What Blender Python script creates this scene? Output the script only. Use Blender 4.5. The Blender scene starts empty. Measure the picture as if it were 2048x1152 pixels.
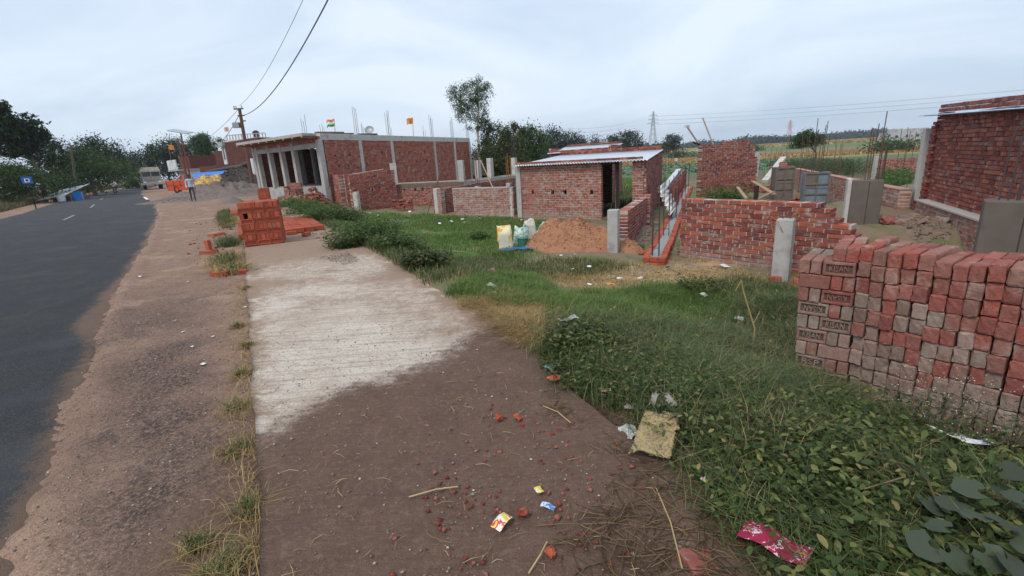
import bpy, bmesh, math, random
import numpy as np
from mathutils import Vector, Matrix

scn = bpy.context.scene
COL = scn.collection
R = math.radians

# ------------------------------------------------------------------ camera
cam_d = bpy.data.cameras.new('camera')
cam_d.sensor_width = 36.0
cam_d.lens = 36.0 * 940 / 2048
cam_d.clip_start = 0.05
cam_d.clip_end = 4000
cam = bpy.data.objects.new('camera', cam_d)
COL.objects.link(cam)
PITCH, ROLL = 0.269, -0.058
_F = Vector((0, math.cos(PITCH), -math.sin(PITCH)))
_U = Vector((0, math.sin(PITCH), math.cos(PITCH)))
_X = Vector((1, 0, 0))
_R = _X * math.cos(ROLL) + _U * math.sin(ROLL)
_U2 = _U * math.cos(ROLL) - _X * math.sin(ROLL)
cam.matrix_world = Matrix(((_R.x, _U2.x, -_F.x, 0), (_R.y, _U2.y, -_F.y, 0), (_R.z, _U2.z, -_F.z, 1.5), (0, 0, 0, 1)))
scn.camera = cam
scn.render.resolution_x, scn.render.resolution_y = 1024, 576

# ------------------------------------------------------------------ world: hazy overcast sky
SUN_EL, SUN_AZ = R(52), R(215)           # azimuth clockwise from +Y
w = bpy.data.worlds.new('World'); scn.world = w; w.use_nodes = True
nt = w.node_tree; nt.nodes.clear()
def wn(t, **k):
    n = nt.nodes.new(t)
    for a, b in k.items(): setattr(n, a, b)
    return n
sky = wn('ShaderNodeTexSky', sky_type='NISHITA', sun_disc=False, sun_elevation=SUN_EL, sun_rotation=SUN_AZ, air_density=1.0, dust_density=2.0)
tc = wn('ShaderNodeTexCoord')
mp = wn('ShaderNodeMapping'); mp.inputs['Scale'].default_value = (1.0, 1.0, 3.2)
nz = wn('ShaderNodeTexNoise'); nz.inputs['Scale'].default_value = 1.7; nz.inputs['Detail'].default_value = 5; nz.inputs['Roughness'].default_value = .52; nz.inputs['Distortion'].default_value = .7
rp = wn('ShaderNodeValToRGB')
rp.color_ramp.elements[0].position = .34; rp.color_ramp.elements[0].color = (4.3, 5.45, 7.0, 1)
rp.color_ramp.elements[1].position = .64; rp.color_ramp.elements[1].color = (6.9, 7.7, 8.7, 1)
mx = wn('ShaderNodeMix', data_type='RGBA'); mx.inputs['Factor'].default_value = .86
bg = wn('ShaderNodeBackground'); bg.inputs['Strength'].default_value = .095
wo = wn('ShaderNodeOutputWorld')
L = nt.links.new
L(tc.outputs['Generated'], mp.inputs['Vector']); L(mp.outputs['Vector'], nz.inputs['Vector']); L(nz.outputs['Fac'], rp.inputs['Fac'])
L(sky.outputs['Color'], mx.inputs['A']); L(rp.outputs['Color'], mx.inputs['B'])
L(mx.outputs['Result'], bg.inputs['Color']); L(bg.outputs['Background'], wo.inputs['Surface'])

sun_d = bpy.data.lights.new('sun', 'SUN'); sun_d.energy = 1.5; sun_d.angle = R(18); sun_d.color = (1, .95, .88)
sun = bpy.data.objects.new('sun', sun_d); COL.objects.link(sun)
sd = Vector((math.sin(SUN_AZ) * math.cos(SUN_EL), math.cos(SUN_AZ) * math.cos(SUN_EL), math.sin(SUN_EL)))
sun.rotation_euler = (-sd).to_track_quat('-Z', 'Y').to_euler()
vs = scn.view_settings
vs.view_transform = 'Standard'; vs.look = 'None'; vs.exposure = 0.5; vs.gamma = 1.0
try: vs.use_curve_mapping = False
except Exception: pass

# ------------------------------------------------------------------ numeric helpers
rng = np.random.default_rng(7)
rnd = random.Random(11)
TH = R(118.6)
UD = (math.cos(TH), math.sin(TH)); VD = (math.sin(TH), -math.cos(TH))
def UV(x, y): return x * UD[0] + y * UD[1], x * VD[0] + y * VD[1]
def XY(u, v): return u * UD[0] + v * VD[0], u * UD[1] + v * VD[1]
def S(a, b, x):
    t = np.clip((np.asarray(x, float) - a) / (b - a), 0, 1); return t * t * (3 - 2 * t)
def vnoise(x, y, seed=0):
    x = np.asarray(x, float); y = np.asarray(y, float)
    xi = np.floor(x).astype(np.int64); yi = np.floor(y).astype(np.int64)
    fx = x - xi; fy = y - yi; fx = fx * fx * (3 - 2 * fx); fy = fy * fy * (3 - 2 * fy)
    def h(a, b):
        n = (a * 374761393 + b * 668265263 + seed * 1442695) & 0x7fffffff
        n = (n ^ (n >> 13)) * 1274126177 & 0x7fffffff
        return ((n ^ (n >> 16)) & 0xffff) / 65535.0
    a = h(xi, yi); b = h(xi + 1, yi); c = h(xi, yi + 1); d = h(xi + 1, yi + 1)
    return (a * (1 - fx) + b * fx) * (1 - fy) + (c * (1 - fx) + d * fx) * fy
def fbm(x, y, seed=0, o=4):
    s = 0; a = .5; t = 0
    for i in range(o):
        s = s + a * vnoise(x * 2 ** i, y * 2 ** i, seed + i * 17); t += a; a *= .5
    return s / t
def H(x, y):
    """large shape of the land, metres"""
    u, v = UV(x, y); d = x * .358 + y * .934
    z = -.5 * S(1.9, 4.6, v) - .1 * S(4.6, 9, v)
    z = z + (-1.0 * S(22, 60, d) + 2.9 * S(150, 420, d)) * S(4, 18, v)
    s = (x - 3.46) * .612 - (y - 9.25) * .793; t = (x - 3.46) * .391 + (y - 9.25) * .92
    return z + .45 * S(.15, 1.0, t) * S(-.2, .6, s) * (1 - S(11, 14, t))
def road_r(u):   # road right edge, v as a function of u
    return np.interp(u, [-60, 0, 3, 6.7, 15, 25, 38, 51, 70, 91, 132, 200, 300], [-.3, -.85, -1.08, -1.58, -2.25, -3.2, -4.9, -7.1, -10.2, -13.0, -16.2, -18, -60])
def road_l(u): return road_r(u) - np.interp(u, [0, 60, 130], [7.0, 6.6, 5.6])
def Hn(x, y):
    """land with its bumps; kept under the road and the concrete"""
    x = np.asarray(x, float); y = np.asarray(y, float)
    u, v = UV(x, y); z = H(x, y); r = np.hypot(x, y)
    rough = S(1.9, 2.6, v)
    z = z + rough * ((fbm(x * .9, y * .9, 3) - .5) * .16 + (fbm(x * 4, y * 4, 5) - .5) * .07) * (1 - S(60, 120, r))
    sh = (1 - S(1.6, 2.0, v)) * S(0, .25, v - road_r(u))
    z = z + sh * (-.035 + (fbm(x * 2.2, y * 2.2, 9) - .5) * .045 + (fbm(x * 11, y * 11, 12) - .5) * .022)
    onroad = S(-.02, .2, v - road_l(u)) * (1 - S(-.25, .0, v - road_r(u) + (fbm(x * 1.1, y * 1.1, 17) - .5) * .22 + (fbm(x * 14, y * 14, 18) - .5) * .2))
    z = z - .09 * onroad
    slab = S(-.16, -.02, v) * (1 - S(1.6 - .75 * (1 - S(2.9, 3.7, u)), 1.9 - .55 * (1 - S(2.9, 3.7, u)), v + (fbm(x * 2.5, y * 2.5, 14) - .5) * .5)) * (1 - S(27, 28, u))
    z = z - .09 * slab
    lv = S(.3, 6, road_l(u) - v)
    return z + lv * (.35 * S(1, 9, road_l(u) - v) + (fbm(x * .4, y * .4, 21) - .5) * .5 * S(0, 5, road_l(u) - v)) * S(5, 30, u)
def gz(x, y): return float(Hn(x, y))

# ------------------------------------------------------------------ objects
def tag(o, label=None, cat=None, group=None, kind=None):
    if label: o['label'] = label
    if cat: o['category'] = cat
    if group: o['group'] = group
    if kind: o['kind'] = kind
    return o
def thing(name, label, cat, loc=(0, 0, 0), group=None):
    o = bpy.data.objects.new(name, None); COL.objects.link(o); o.location = loc; o.empty_display_size = .2
    return tag(o, label, cat, group)
def woff(p):
    v = Vector((0, 0, 0))
    while p is not None: v += p.location; p = p.parent
    return v
def link(name, me, parent=None, loc=None):
    o = bpy.data.objects.new(name, me); COL.objects.link(o)
    if parent is not None: o.parent = parent
    if loc is not None: o.location = loc
    return o
def mesh_np(name, V, F, mat, parent=None, smooth=False, attrs=None, local=False):
    """V (n,3); F (m,k) same-size faces or list of arrays"""
    V = np.asarray(V, np.float32)
    if parent is not None and not local:
        V = V - np.array(woff(parent), np.float32)
    me = bpy.data.meshes.new(name)
    fs = F if isinstance(F, list) and isinstance(F[0], np.ndarray) else [F]
    fs = [np.asarray(f, np.int32) for f in fs if len(f)]
    me.vertices.add(len(V)); me.vertices.foreach_set('co', V.ravel())
    nl = sum(f.size for f in fs); me.loops.add(nl)
    me.loops.foreach_set('vertex_index', np.concatenate([f.ravel() for f in fs]))
    np_ = sum(len(f) for f in fs); me.polygons.add(np_)
    tot = np.concatenate([np.full(len(f), f.shape[1], np.int32) for f in fs])
    st = np.concatenate([[0], np.cumsum(tot)[:-1]]).astype(np.int32)
    me.polygons.foreach_set('loop_start', st)
    try: me.polygons.foreach_set('loop_total', tot)
    except Exception: pass
    if smooth: me.polygons.foreach_set('use_smooth', np.ones(np_, bool))
    me.update(calc_edges=True)
    for k, a in (attrs or {}).items():
        at = me.attributes.new(k, 'FLOAT', 'POINT'); at.data.foreach_set('value', np.asarray(a, np.float32))
    if mat is not None: me.materials.append(mat)
    return link(name, me, parent)

class MB:
    """collects boxes, bars, tubes and patches in world coordinates"""
    def __init__(s): s.v = []; s.f = []
    def add(s, vs, fs):
        b = len(s.v); s.v += [tuple(p) for p in vs]; s.f += [tuple(i + b for i in f) for f in fs]
    def obox(s, c, ax, ay, az):
        c, ax, ay, az = map(Vector, (c, ax, ay, az))
        p = [c + ax * i + ay * j + az * k for k in (-1, 1) for j in (-1, 1) for i in (-1, 1)]
        s.add(p, [(0, 2, 3, 1), (4, 5, 7, 6), (0, 1, 5, 4), (2, 6, 7, 3), (0, 4, 6, 2), (1, 3, 7, 5)])
    def box(s, c, size, rz=0):
        ca, sa = math.cos(rz), math.sin(rz)
        s.obox(c, (ca * size[0] / 2, sa * size[0] / 2, 0), (-sa * size[1] / 2, ca * size[1] / 2, 0), (0, 0, size[2] / 2))
    def bar(s, a, b, w, h=None):
        a, b = Vector(a), Vector(b); d = b - a
        up = Vector((0, 0, 1)) if abs(d.normalized().z) < .95 else Vector((1, 0, 0))
        x = d.cross(up).normalized(); y = x.cross(d).normalized()
        s.obox((a + b) / 2, d / 2, x * (w / 2), y * ((h or w) / 2))
    def tube(s, pts, rad, n=6, cap=True):
        pts = [Vector(p) for p in pts]; rad = rad if hasattr(rad, '__len__') else [rad] * len(pts)
        b = len(s.v); prev = None
        for i, p in enumerate(pts):
            d = (pts[min(i + 1, len(pts) - 1)] - pts[max(i - 1, 0)]).normalized()
            if prev is None: prev = d.orthogonal().normalized()
            x = (prev - d * prev.dot(d)); x = x.normalized() if x.length > 1e-6 else d.orthogonal().normalized()
            prev = x; y = d.cross(x)
            for k in range(n):
                a = 2 * math.pi * k / n; s.v.append(tuple(p + (x * math.cos(a) + y * math.sin(a)) * rad[i]))
        for i in range(len(pts) - 1):
            for k in range(n):
                q = b + i * n; s.f.append((q + k, q + (k + 1) % n, q + n + (k + 1) % n, q + n + k))
        if cap:
            s.f.append(tuple(b + k for k in range(n))[::-1]); s.f.append(tuple(b + (len(pts) - 1) * n + k for k in range(n)))
    def poly(s, pts): s.add(pts, [tuple(range(len(pts)))])
    def prism(s, pts, z0, z1):
        n = len(pts); s.add([(p[0], p[1], z0) for p in pts] + [(p[0], p[1], z1) for p in pts],
                            [tuple(range(n))[::-1], tuple(range(n, 2 * n))] + [(i, (i + 1) % n, n + (i + 1) % n, n + i) for i in range(n)])
    def ball(s, c, r, n=8, m=6, sq=(1, 1, 1)):
        b = len(s.v); c = Vector(c)
        for i in range(m + 1):
            t = math.pi * i / m
            for k in range(n):
                a = 2 * math.pi * k / n
                s.v.append((c.x + r * sq[0] * math.sin(t) * math.cos(a), c.y + r * sq[1] * math.sin(t) * math.sin(a), c.z + r * sq[2] * math.cos(t)))
        for i in range(m):
            for k in range(n):
                q = b + i * n; s.f.append((q + k, q + n + k, q + n + (k + 1) % n, q + (k + 1) % n))
    def build(s, name, mat, parent=None, smooth=False, bevel=0):
        off = woff(parent)
        me = bpy.data.meshes.new(name); me.from_pydata([(p[0] - off.x, p[1] - off.y, p[2] - off.z) for p in s.v], [], s.f)
        if bevel:
            bm = bmesh.new(); bm.from_mesh(me)
            bmesh.ops.bevel(bm, geom=list(bm.edges), offset=bevel, segments=1, affect='EDGES', clamp_overlap=True)
            bm.to_mesh(me); bm.free()
        me.update()
        if smooth: me.polygons.foreach_set('use_smooth', [True] * len(me.polygons))
        if mat: me.materials.append(mat)
        return link(name, me, parent)
def one(fn, name, mat, parent=None, **k):
    m = MB(); fn(m); return m.build(name, mat, parent, **k)

# ------------------------------------------------------------------ materials
class NT:
    def __init__(s, name):
        s.m = bpy.data.materials.new(name); s.m.use_nodes = True; s.t = s.m.node_tree; s.t.nodes.clear()
        s.out = s.t.nodes.new('ShaderNodeOutputMaterial')
    def n(s, typ, props=None, **inp):
        n = s.t.nodes.new('ShaderNode' + typ)
        for k, v in (props or {}).items(): setattr(n, k, v)
        for k, v in inp.items():
            k = k.replace('_', ' ')
            i = n.inputs[int(k[1:])] if k[0] == '#' else n.inputs[k]
            s.set(i, v)
        return n
    def set(s, i, v):
        if hasattr(v, 'is_output'): s.t.links.new(v, i)
        elif hasattr(v, 'outputs'): s.t.links.new(v.outputs[0], i)
        else:
            if hasattr(v, '__len__') and len(v) == 3 and i.type == 'RGBA': v = (*v, 1)
            i.default_value = v
    def pos(s): return s.n('NewGeometry').outputs['Position']
    def obj(s): return s.n('TexCoord').outputs['Object']
    def noise(s, vec, scale, detail=4, rough=.55, dist=0, dims='3D'):
        return s.n('TexNoise', Vector=vec, Scale=scale, Detail=detail, Roughness=rough, Distortion=dist).outputs['Fac']
    def ramp(s, fac, stops, interp='LINEAR'):
        n = s.n('ValToRGB', Fac=fac); cr = n.color_ramp; cr.interpolation = interp
        while len(cr.elements) < len(stops): cr.elements.new(.5)
        for e, (p, c) in zip(cr.elements, stops):
            e.position = p; e.color = (*c, 1) if hasattr(c, '__len__') else (c, c, c, 1)
        return n.outputs['Color']
    def mix(s, f, a, b, mode='MIX'):
        n = s.n('Mix', dict(data_type='RGBA', blend_type=mode)); s.set(n.inputs['Factor'], f); s.set(n.inputs['A'], a); s.set(n.inputs['B'], b)
        return n.outputs['Result']
    def math(s, op, a, b=0.0, clamp=False):
        n = s.n('Math', dict(operation=op, use_clamp=clamp)); s.set(n.inputs[0], a); s.set(n.inputs[1], b); return n.outputs[0]
    def sm(s, a, b, x):
        n = s.n('MapRange', dict(interpolation_type='SMOOTHSTEP')); s.set(n.inputs['Value'], x); n.inputs['From Min'].default_value = a; n.inputs['From Max'].default_value = b
        return n.outputs['Result']
    def attr(s, name): return s.n('Attribute', dict(attribute_name=name)).outputs['Fac']
    def rand(s):
        a = s.n('ObjectInfo').outputs['Random']; b = s.n('NewGeometry').outputs['Random Per Island']
        return s.math('FRACT', s.math('ADD', s.math('MULTIPLY', a, 3.77), s.math('MULTIPLY', b, 5.31)))
    def bump(s, h, strength=.4, dist=.01):
        return s.n('Bump', Height=h, Strength=strength, Distance=dist).outputs['Normal']
    def done(s, col, rough=.85, normal=None, spec=.3, metal=0.0, **k):
        p = s.n('BsdfPrincipled'); s.set(p.inputs['Base Color'], col); s.set(p.inputs['Roughness'], rough); s.set(p.inputs['Metallic'], metal)
        p.inputs['Specular IOR Level'].default_value = spec
        if normal is not None: s.set(p.inputs['Normal'], normal)
        for a, b in k.items(): s.set(p.inputs[a.replace('_', ' ')], b)
        s.t.links.new(p.outputs[0], s.out.inputs['Surface']); return s.m
    def leaf(s, col, trans=.35, rough=.5):
        d = s.n('BsdfPrincipled'); s.set(d.inputs['Base Color'], col); s.set(d.inputs['Roughness'], rough); d.inputs['Specular IOR Level'].default_value = .25
        t = s.n('BsdfTranslucent'); s.set(t.inputs['Color'], col)
        m = s.n('MixShader'); m.inputs[0].default_value = trans; s.t.links.new(d.outputs[0], m.inputs[1]); s.t.links.new(t.outputs[0], m.inputs[2])
        s.t.links.new(m.outputs[0], s.out.inputs['Surface']); return s.m
M = {}
def plain(name, col, rough=.7, var=.25, scale=12, bump=.15, spec=.3, metal=0.0, dirt=None, dscale=2.5, dlo=.5, dhi=.75):
    n = NT(name); p = n.pos()
    f = n.noise(p, scale, 5)
    c = n.mix(f, tuple(x * (1 - var) for x in col), tuple(min(1, x * (1 + var)) for x in col))
    if dirt: c = n.mix(n.sm(dlo, dhi, n.noise(p, dscale, 6, .62)), c, dirt)
    M[name] = n.done(c, rough, n.bump(n.noise(p, scale * 5, 3), bump, .004), spec, metal); return M[name]
def brick_mat(name, stops, low=None, smear=(.42, .37, .33), lo=.52, hi=.66, sscale=5, rough=.9, grime=None, glo=.5, ghi=.7, bump=.5):
    n = NT(name); p = n.pos(); r = n.rand()
    base = n.ramp(r, stops)
    f = n.noise(p, 26, 5, .6)
    c = n.mix(f, n.mix(1, base, (.62, .62, .62), 'MULTIPLY'), n.mix(1, base, (1.25, 1.2, 1.15), 'MULTIPLY'))
    c = n.mix(n.sm(lo, hi, n.noise(p, sscale, 6, .65, .4)), c, smear)
    c = n.mix(n.math('MULTIPLY', n.sm(.6, .72, n.noise(p, 45, 3)), .5), c, (.30, .24, .2))
    if low:
        z = n.n('SeparateXYZ', Vector=p).outputs['Z']; f3 = n.math('ADD', z, n.math('MULTIPLY', n.math('SUBTRACT', n.noise(p, 3.5, 5, .65), .5), .9)); c = n.mix(n.math('MULTIPLY', n.sm(low[1], low[0], f3), .75), c, low[2])
    if grime: c = n.mix(n.sm(glo, ghi, n.noise(p, 1.6, 5, .6)), c, grime)
    M[name] = n.done(c, rough, n.bump(n.math('ADD', n.noise(p, 60, 4, .7), n.noise(p, 18, 3)), bump, .008), .2); return M[name]
brick_mat('brick_old', [(0, (.17, .048, .042)), (.3, (.25, .066, .052)), (.65, (.315, .088, .062)), (.88, (.40, .125, .078)), (1, (.22, .115, .095))], lo=.52, hi=.74, sscale=9)
brick_mat('brick_front', [(0, (.17, .048, .042)), (.3, (.25, .066, .052)), (.65, (.325, .085, .058)), (.88, (.42, .12, .072)), (1, (.22, .115, .095))], low=(-.66, -.18, (.34, .25, .21)), lo=.52, hi=.74, sscale=9)
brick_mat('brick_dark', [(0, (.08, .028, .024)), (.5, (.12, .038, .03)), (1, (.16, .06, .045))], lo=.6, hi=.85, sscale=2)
brick_mat('brick_big', [(0, (.25, .066, .048)), (.4, (.35, .096, .066)), (.8, (.42, .125, .082)), (1, (.46, .18, .125))], lo=.5, hi=.78, sscale=3)
brick_mat('brick_shed', [(0, (.24, .07, .05)), (.4, (.34, .10, .065)), (.8, (.40, .13, .085)), (1, (.30, .15, .11))], low=(-.75, -.2, (.29, .24, .185)), smear=(.39, .31, .27), lo=.44, hi=.74, sscale=6)
brick_mat('brick_pale', [(0, (.26, .10, .08)), (.4, (.34, .14, .105)), (.8, (.39, .17, .13)), (1, (.33, .20, .16))], low=(-.7, -.3, (.36, .29, .24)), smear=(.45, .36, .31), lo=.42, hi=.72, sscale=6)
brick_mat('brick_new', [(0, (.29, .064, .036)), (.4, (.38, .088, .048)), (.8, (.46, .12, .064)), (1, (.34, .115, .08))], smear=(.45, .26, .18), lo=.66, hi=.82)
brick_mat('brick_wine', [(0, (.21, .066, .056)), (.3, (.28, .095, .076)), (.55, (.24, .125, .10)), (.8, (.34, .088, .066)), (1, (.28, .155, .125))], smear=(.38, .26, .215), lo=.5, hi=.8, sscale=7, bump=.8)
brick_mat('brick_dusty', [(0, (.18, .125, .10)), (.3, (.28, .185, .15)), (.55, (.22, .17, .135)), (.8, (.34, .24, .20)), (1, (.26, .13, .105))], smear=(.36, .295, .245), lo=.48, hi=.78, sscale=7, grime=(.17, .145, .095), glo=.58, ghi=.78, bump=.8)
plain('mortar', (.43, .385, .345), .95, .3, 20, .5)
plain('mortar_brown', (.27, .20, .165), .95, .3, 20, .5)
plain('cement_wet', (.27, .275, .265), .7, .2, 9, .35)
plain('concrete', (.40, .385, .36), .9, .22, 7, .3, dirt=(.24, .225, .2))
plain('concrete_pale', (.50, .47, .43), .9, .18, 7, .3, dirt=(.28, .25, .22))
plain('rust_red', (.20, .045, .03), .7, .3, 20, .2)
plain('concrete_brown', (.14, .115, .095), .9, .28, 4, .35, dirt=(.085, .07, .06), dscale=1.6)
plain('plaster_white', (.66, .66, .66), .85, .1, 3, .1, dirt=(.34, .31, .29), dscale=1.1)
plain('plaster_grey', (.42, .40, .39), .9, .2, 2, .1, dirt=(.25, .23, .22), dscale=.5)
plain('rust', (.13, .065, .05), .85, .4, 30, .3)
plain('rebar', (.075, .055, .06), .7, .35, 40, .2)
plain('rebar_orange', (.36, .15, .055), .8, .3, 40, .2)
plain('form_steel', (.16, .13, .11), .6, .35, 9, .2, dirt=(.10, .055, .04), dscale=5)
plain('form_steel_blue', (.16, .20, .24), .55, .3, 9, .2, dirt=(.12, .10, .085), dscale=4)
plain('sheet_metal', (.62, .66, .70), .4, .1, 3, .05, .5, .35, dirt=(.40, .38, .36), dscale=1.8, dlo=.55, dhi=.8)
plain('sheet_blue', (.42, .60, .78), .4, .08, 4, .03, .5, .2)
plain('asbestos_white', (.62, .60, .57), .8, .14, 6, .2, dirt=(.40, .36, .32))
plain('wood', (.34, .22, .14), .85, .3, 20, .3)
plain('wood_pale', (.50, .40, .30), .85, .25, 20, .3)
plain('wood_dark', (.03, .026, .024), .8, .3, 20, .3)
plain('bark', (.16, .12, .09), .9, .3, 14, .5)
plain('bark_pale', (.40, .36, .30), .9, .25, 10, .4)
plain('dark_wire', (.03, .03, .032), .6, .1)
plain('galv', (.30, .31, .32), .5, .15, 9, .1, .5, .4)
plain('tarp_blue', (.02, .17, .55), .5, .2, 6, .3)
plain('plastic_white', (.74, .75, .76), .45, .06, 9, .1, .5)
plain('paper_grey', (.52, .50, .47), .8, .15, 9, .2)
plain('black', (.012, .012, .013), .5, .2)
plain('glass_dark', (.03, .04, .045), .12, .1, 3, 0, .6)
plain('skin', (.16, .085, .055), .6, .1)
plain('hair', (.012, .011, .011), .6, .1)
plain('shirt_blue', (.40, .50, .58), .85, .12, 12, .2)
plain('trousers', (.05, .055, .075), .85, .2)
plain('shirt_white', (.62, .62, .60), .85, .08)
plain('red_paint', (.55, .075, .03), .55, .18, 5, .1, dirt=(.32, .10, .05))
plain('lorry_cream', (.42, .40, .34), .6, .3, 6, .1, dirt=(.16, .14, .12), dscale=4)
plain('lorry_blue', (.10, .15, .26), .55, .2)
plain('tyre', (.02, .02, .021), .85, .2)
plain('sign_blue', (.02, .13, .40), .45, .08)
plain('solar_glass', (.30, .34, .38), .25, .1, 4, 0, .6)
plain('saffron', (.70, .25, .04), .8, .1)
plain('flag_green', (.04, .28, .07), .8, .1)
plain('flag_pink', (.60, .36, .33), .8, .15)
plain('soil_heap', (.34, .165, .09), .95, .45, 16, 2.2, dirt=(.24, .115, .065), dscale=4)
plain('gravel_heap', (.18, .145, .128), .95, .5, 26, 1.0)
plain('straw_heap', (.56, .37, .14), .95, .3, 16, 1.0)
plain('hay_dark', (.085, .07, .06), .95, .4, 18, 1.0)
plain('rubble_earth', (.19, .14, .105), .95, .35, 9, .9)
plain('frog_shade', (.10, .075, .062), .95, .35, 30, .6)  # darker frog floors: recess shade painted into the colour
plain('frog_red', (.26, .06, .035), .95, .35, 30, .6)

# ------------------------------------------------------------------ ground, road, concrete apron
def in_poly(x, y, poly):
    x = np.asarray(x); y = np.asarray(y); c = np.zeros(x.shape, bool); n = len(poly); j = n - 1
    for i in range(n):
        xi, yi = poly[i][0], poly[i][1]; xj, yj = poly[j][0], poly[j][1]
        k = ((yi > y) != (yj > y)) & (x < (xj - xi) * (y - yi) / (yj - yi + 1e-12) + xi)
        c ^= k; j = i
    return c
def soft_poly(x, y, poly, w):
    """1 inside, falling to 0 over w metres outside (signed distance to the outline)"""
    d = np.full(np.shape(x), 1e9); n = len(poly)
    for i in range(n):
        ax, ay = poly[i][0], poly[i][1]; bx, by = poly[(i + 1) % n][0], poly[(i + 1) % n][1]
        ex, ey = bx - ax, by - ay; t = np.clip(((x - ax) * ex + (y - ay) * ey) / (ex * ex + ey * ey + 1e-12), 0, 1)
        d = np.minimum(d, np.hypot(x - ax - t * ex, y - ay - t * ey))
    d = np.where(in_poly(x, y, poly), -d, d)
    return 1 - S(-w, w, d)

P_LAWN = [(-11.018, 23.07, 0.0), (-7.009, 17.822, -0.041), (-6.779, 21.88, -0.499), (-3.153, 19.237, -0.538), (-2.267, 18.582, -0.554), (0.425, 16.705, -0.594), (2.444, 14.958, -0.6), (1.371, 12.544, -0.564), (0.438, 10.1, -0.505), (-0.546, 8.194, -0.303), (-1.082, 7.033, -0.048), (-1.982, 8.385, -0.026), (-3.181, 9.998, -0.002), (-4.996, 12.889, 0.0)]
P_FRESH1 = [(-0.758, 5.291, 0.0), (-0.427, 6.17, -0.079), (0.302, 7.426, -0.399), (0.55, 6.179, -0.303), (0.382, 4.67, -0.077), (0.065, 4.501, -0.018), (-0.357, 4.885, -0.003)]
P_FRESH2 = [(0.468, 5.297, -0.167), (1.275, 6.56, -0.478), (2.258, 6.659, -0.505), (2.83, 6.434, -0.512), (2.928, 5.491, -0.505), (1.518, 4.434, -0.307), (0.676, 3.949, -0.06), (0.352, 4.079, -0.024)]
P_DRY = [(-0.55, 4.912, 0.0), (-0.143, 5.064, -0.029), (0.293, 4.521, -0.049), (0.257, 3.512, -0.0), (0.119, 3.587, 0.0), (-0.207, 4.324, 0.0)]
P_TRAMPLED = [(-1.089, 6.572, -0.016), (-0.546, 8.194, -0.303), (0.791, 9.191, -0.503), (2.563, 8.42, -0.533), (3.7, 8.949, -0.574), (4.06, 7.03, -0.554), (3.897, 6.172, -0.536), (2.983, 6.296, -0.514), (2.314, 6.606, -0.505), (1.275, 6.56, -0.478), (0.459, 7.348, -0.421), (-0.508, 6.377, -0.085)]
P_WEED = [(0.272, 3.461, 0.0), (0.414, 4.015, -0.028), (1.728, 4.892, -0.408), (2.953, 5.54, -0.506), (3.963, 6.167, -0.538), (2.307, 3.222, -0.337), (2.345, 2.688, -0.277), (2.673, 2.113, -0.28), (2.819, 1.564, -0.243), (1.526, 0.906, 0.0), (1.041, 1.071, 0.0), (0.981, 1.478, 0.0), (0.875, 1.766, 0.0), (0.843, 2.102, 0.0), (0.771, 2.571, -0.0), (0.388, 2.887, 0.0)]
P_MUD = [(-1.696, 1.518, 0.0), (-1.67, 2.729, 0.0), (-1.27, 3.302, 0.0), (-0.555, 3.737, 0.0), (-0.329, 4.337, 0.0), (0.231, 3.999, -0.009), (0.309, 3.092, 0.0), (0.876, 2.343, 0.0), (1.015, 1.691, 0.0), (1.05, 1.084, 0.0), (-0.097, 0.253, 0.0), (-0.586, 0.265, 0.0)]

def axis(lo, a, b, hi, step, g=1.055):
    c = list(np.arange(a, b + step, step)); s = step
    while c[-1] < hi: s *= g; c.append(c[-1] + s)
    s = step
    while c[0] > lo: s *= g; c.insert(0, c[0] - s)
    return np.array(c)
ua = axis(-40, .0, 8.5, 1500, .05, 1.05); va = axis(-700, -2.2, 7.5, 1500, .05, 1.06)
UU, VV = np.meshgrid(ua, va, indexing='ij'); GX, GY = XY(UU, VV)
GZ = Hn(GX, GY)
nu, nv = UU.shape; idx = np.arange(nu * nv).reshape(nu, nv)
quads = np.stack([idx[:-1, :-1], idx[1:, :-1], idx[1:, 1:], idx[:-1, 1:]], -1).reshape(-1, 4)[:, ::-1]
wob = (fbm(GX * 1.3, GY * 1.3, 31) - .5)
a_sh = (1 - S(1.7, 2.2, VV + wob * .5)) * S(-.6, .3, VV - road_l(UU) + 1.4 + wob)
a_gr = (1 - S(.1, .75, np.abs(VV - road_r(UU) - .42 + wob * .5))) * S(-.2, .35, fbm(GX * 2.2, GY * 2.2, 33) - .35) * (1 - S(5, 10, UU))
a_mud = soft_poly(GX + wob * .5, GY, P_MUD, .28)
a_dry = np.maximum(soft_poly(GX + wob, GY + wob, P_TRAMPLED, .6), soft_poly(GX, GY, P_DRY, .2))
a_green = np.maximum.reduce([soft_poly(GX + wob, GY, P_LAWN, .5), soft_poly(GX + wob * .6, GY, P_FRESH1, .2), soft_poly(GX + wob * .6, GY, P_FRESH2, .3)])
a_field = S(26, 60, GX * .358 + GY * .934) * S(7, 22, VV)
n = NT('ground_mat'); p = n.pos()
big = n.noise(p, .8, 5, .6); mid = n.noise(p, 5, 6, .62); fine = n.noise(p, 55, 5, .7)
soil = n.mix(big, (.17, .12, .085), (.27, .20, .135))
soil = n.mix(n.sm(.45, .62, n.noise(p, 1.7, 5)), soil, (.13, .15, .06))
dirt = n.mix(mid, (.185, .110, .078), (.36, .228, .160))
dirt = n.mix(n.sm(.5, .68, n.noise(p, 1.1, 5, .6)), dirt, (.41, .265, .185))
dirt = n.mix(n.math('MULTIPLY', n.sm(.56, .66, n.noise(p, 2.6, 6, .7)), .6), dirt, (.10, .078, .07))
vor = n.n('TexVoronoi', Vector=p, Scale=38.0)
spk = n.math('MULTIPLY', n.sm(.22, .05, vor.outputs['Distance']), n.sm(.45, .7, fine))
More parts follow.
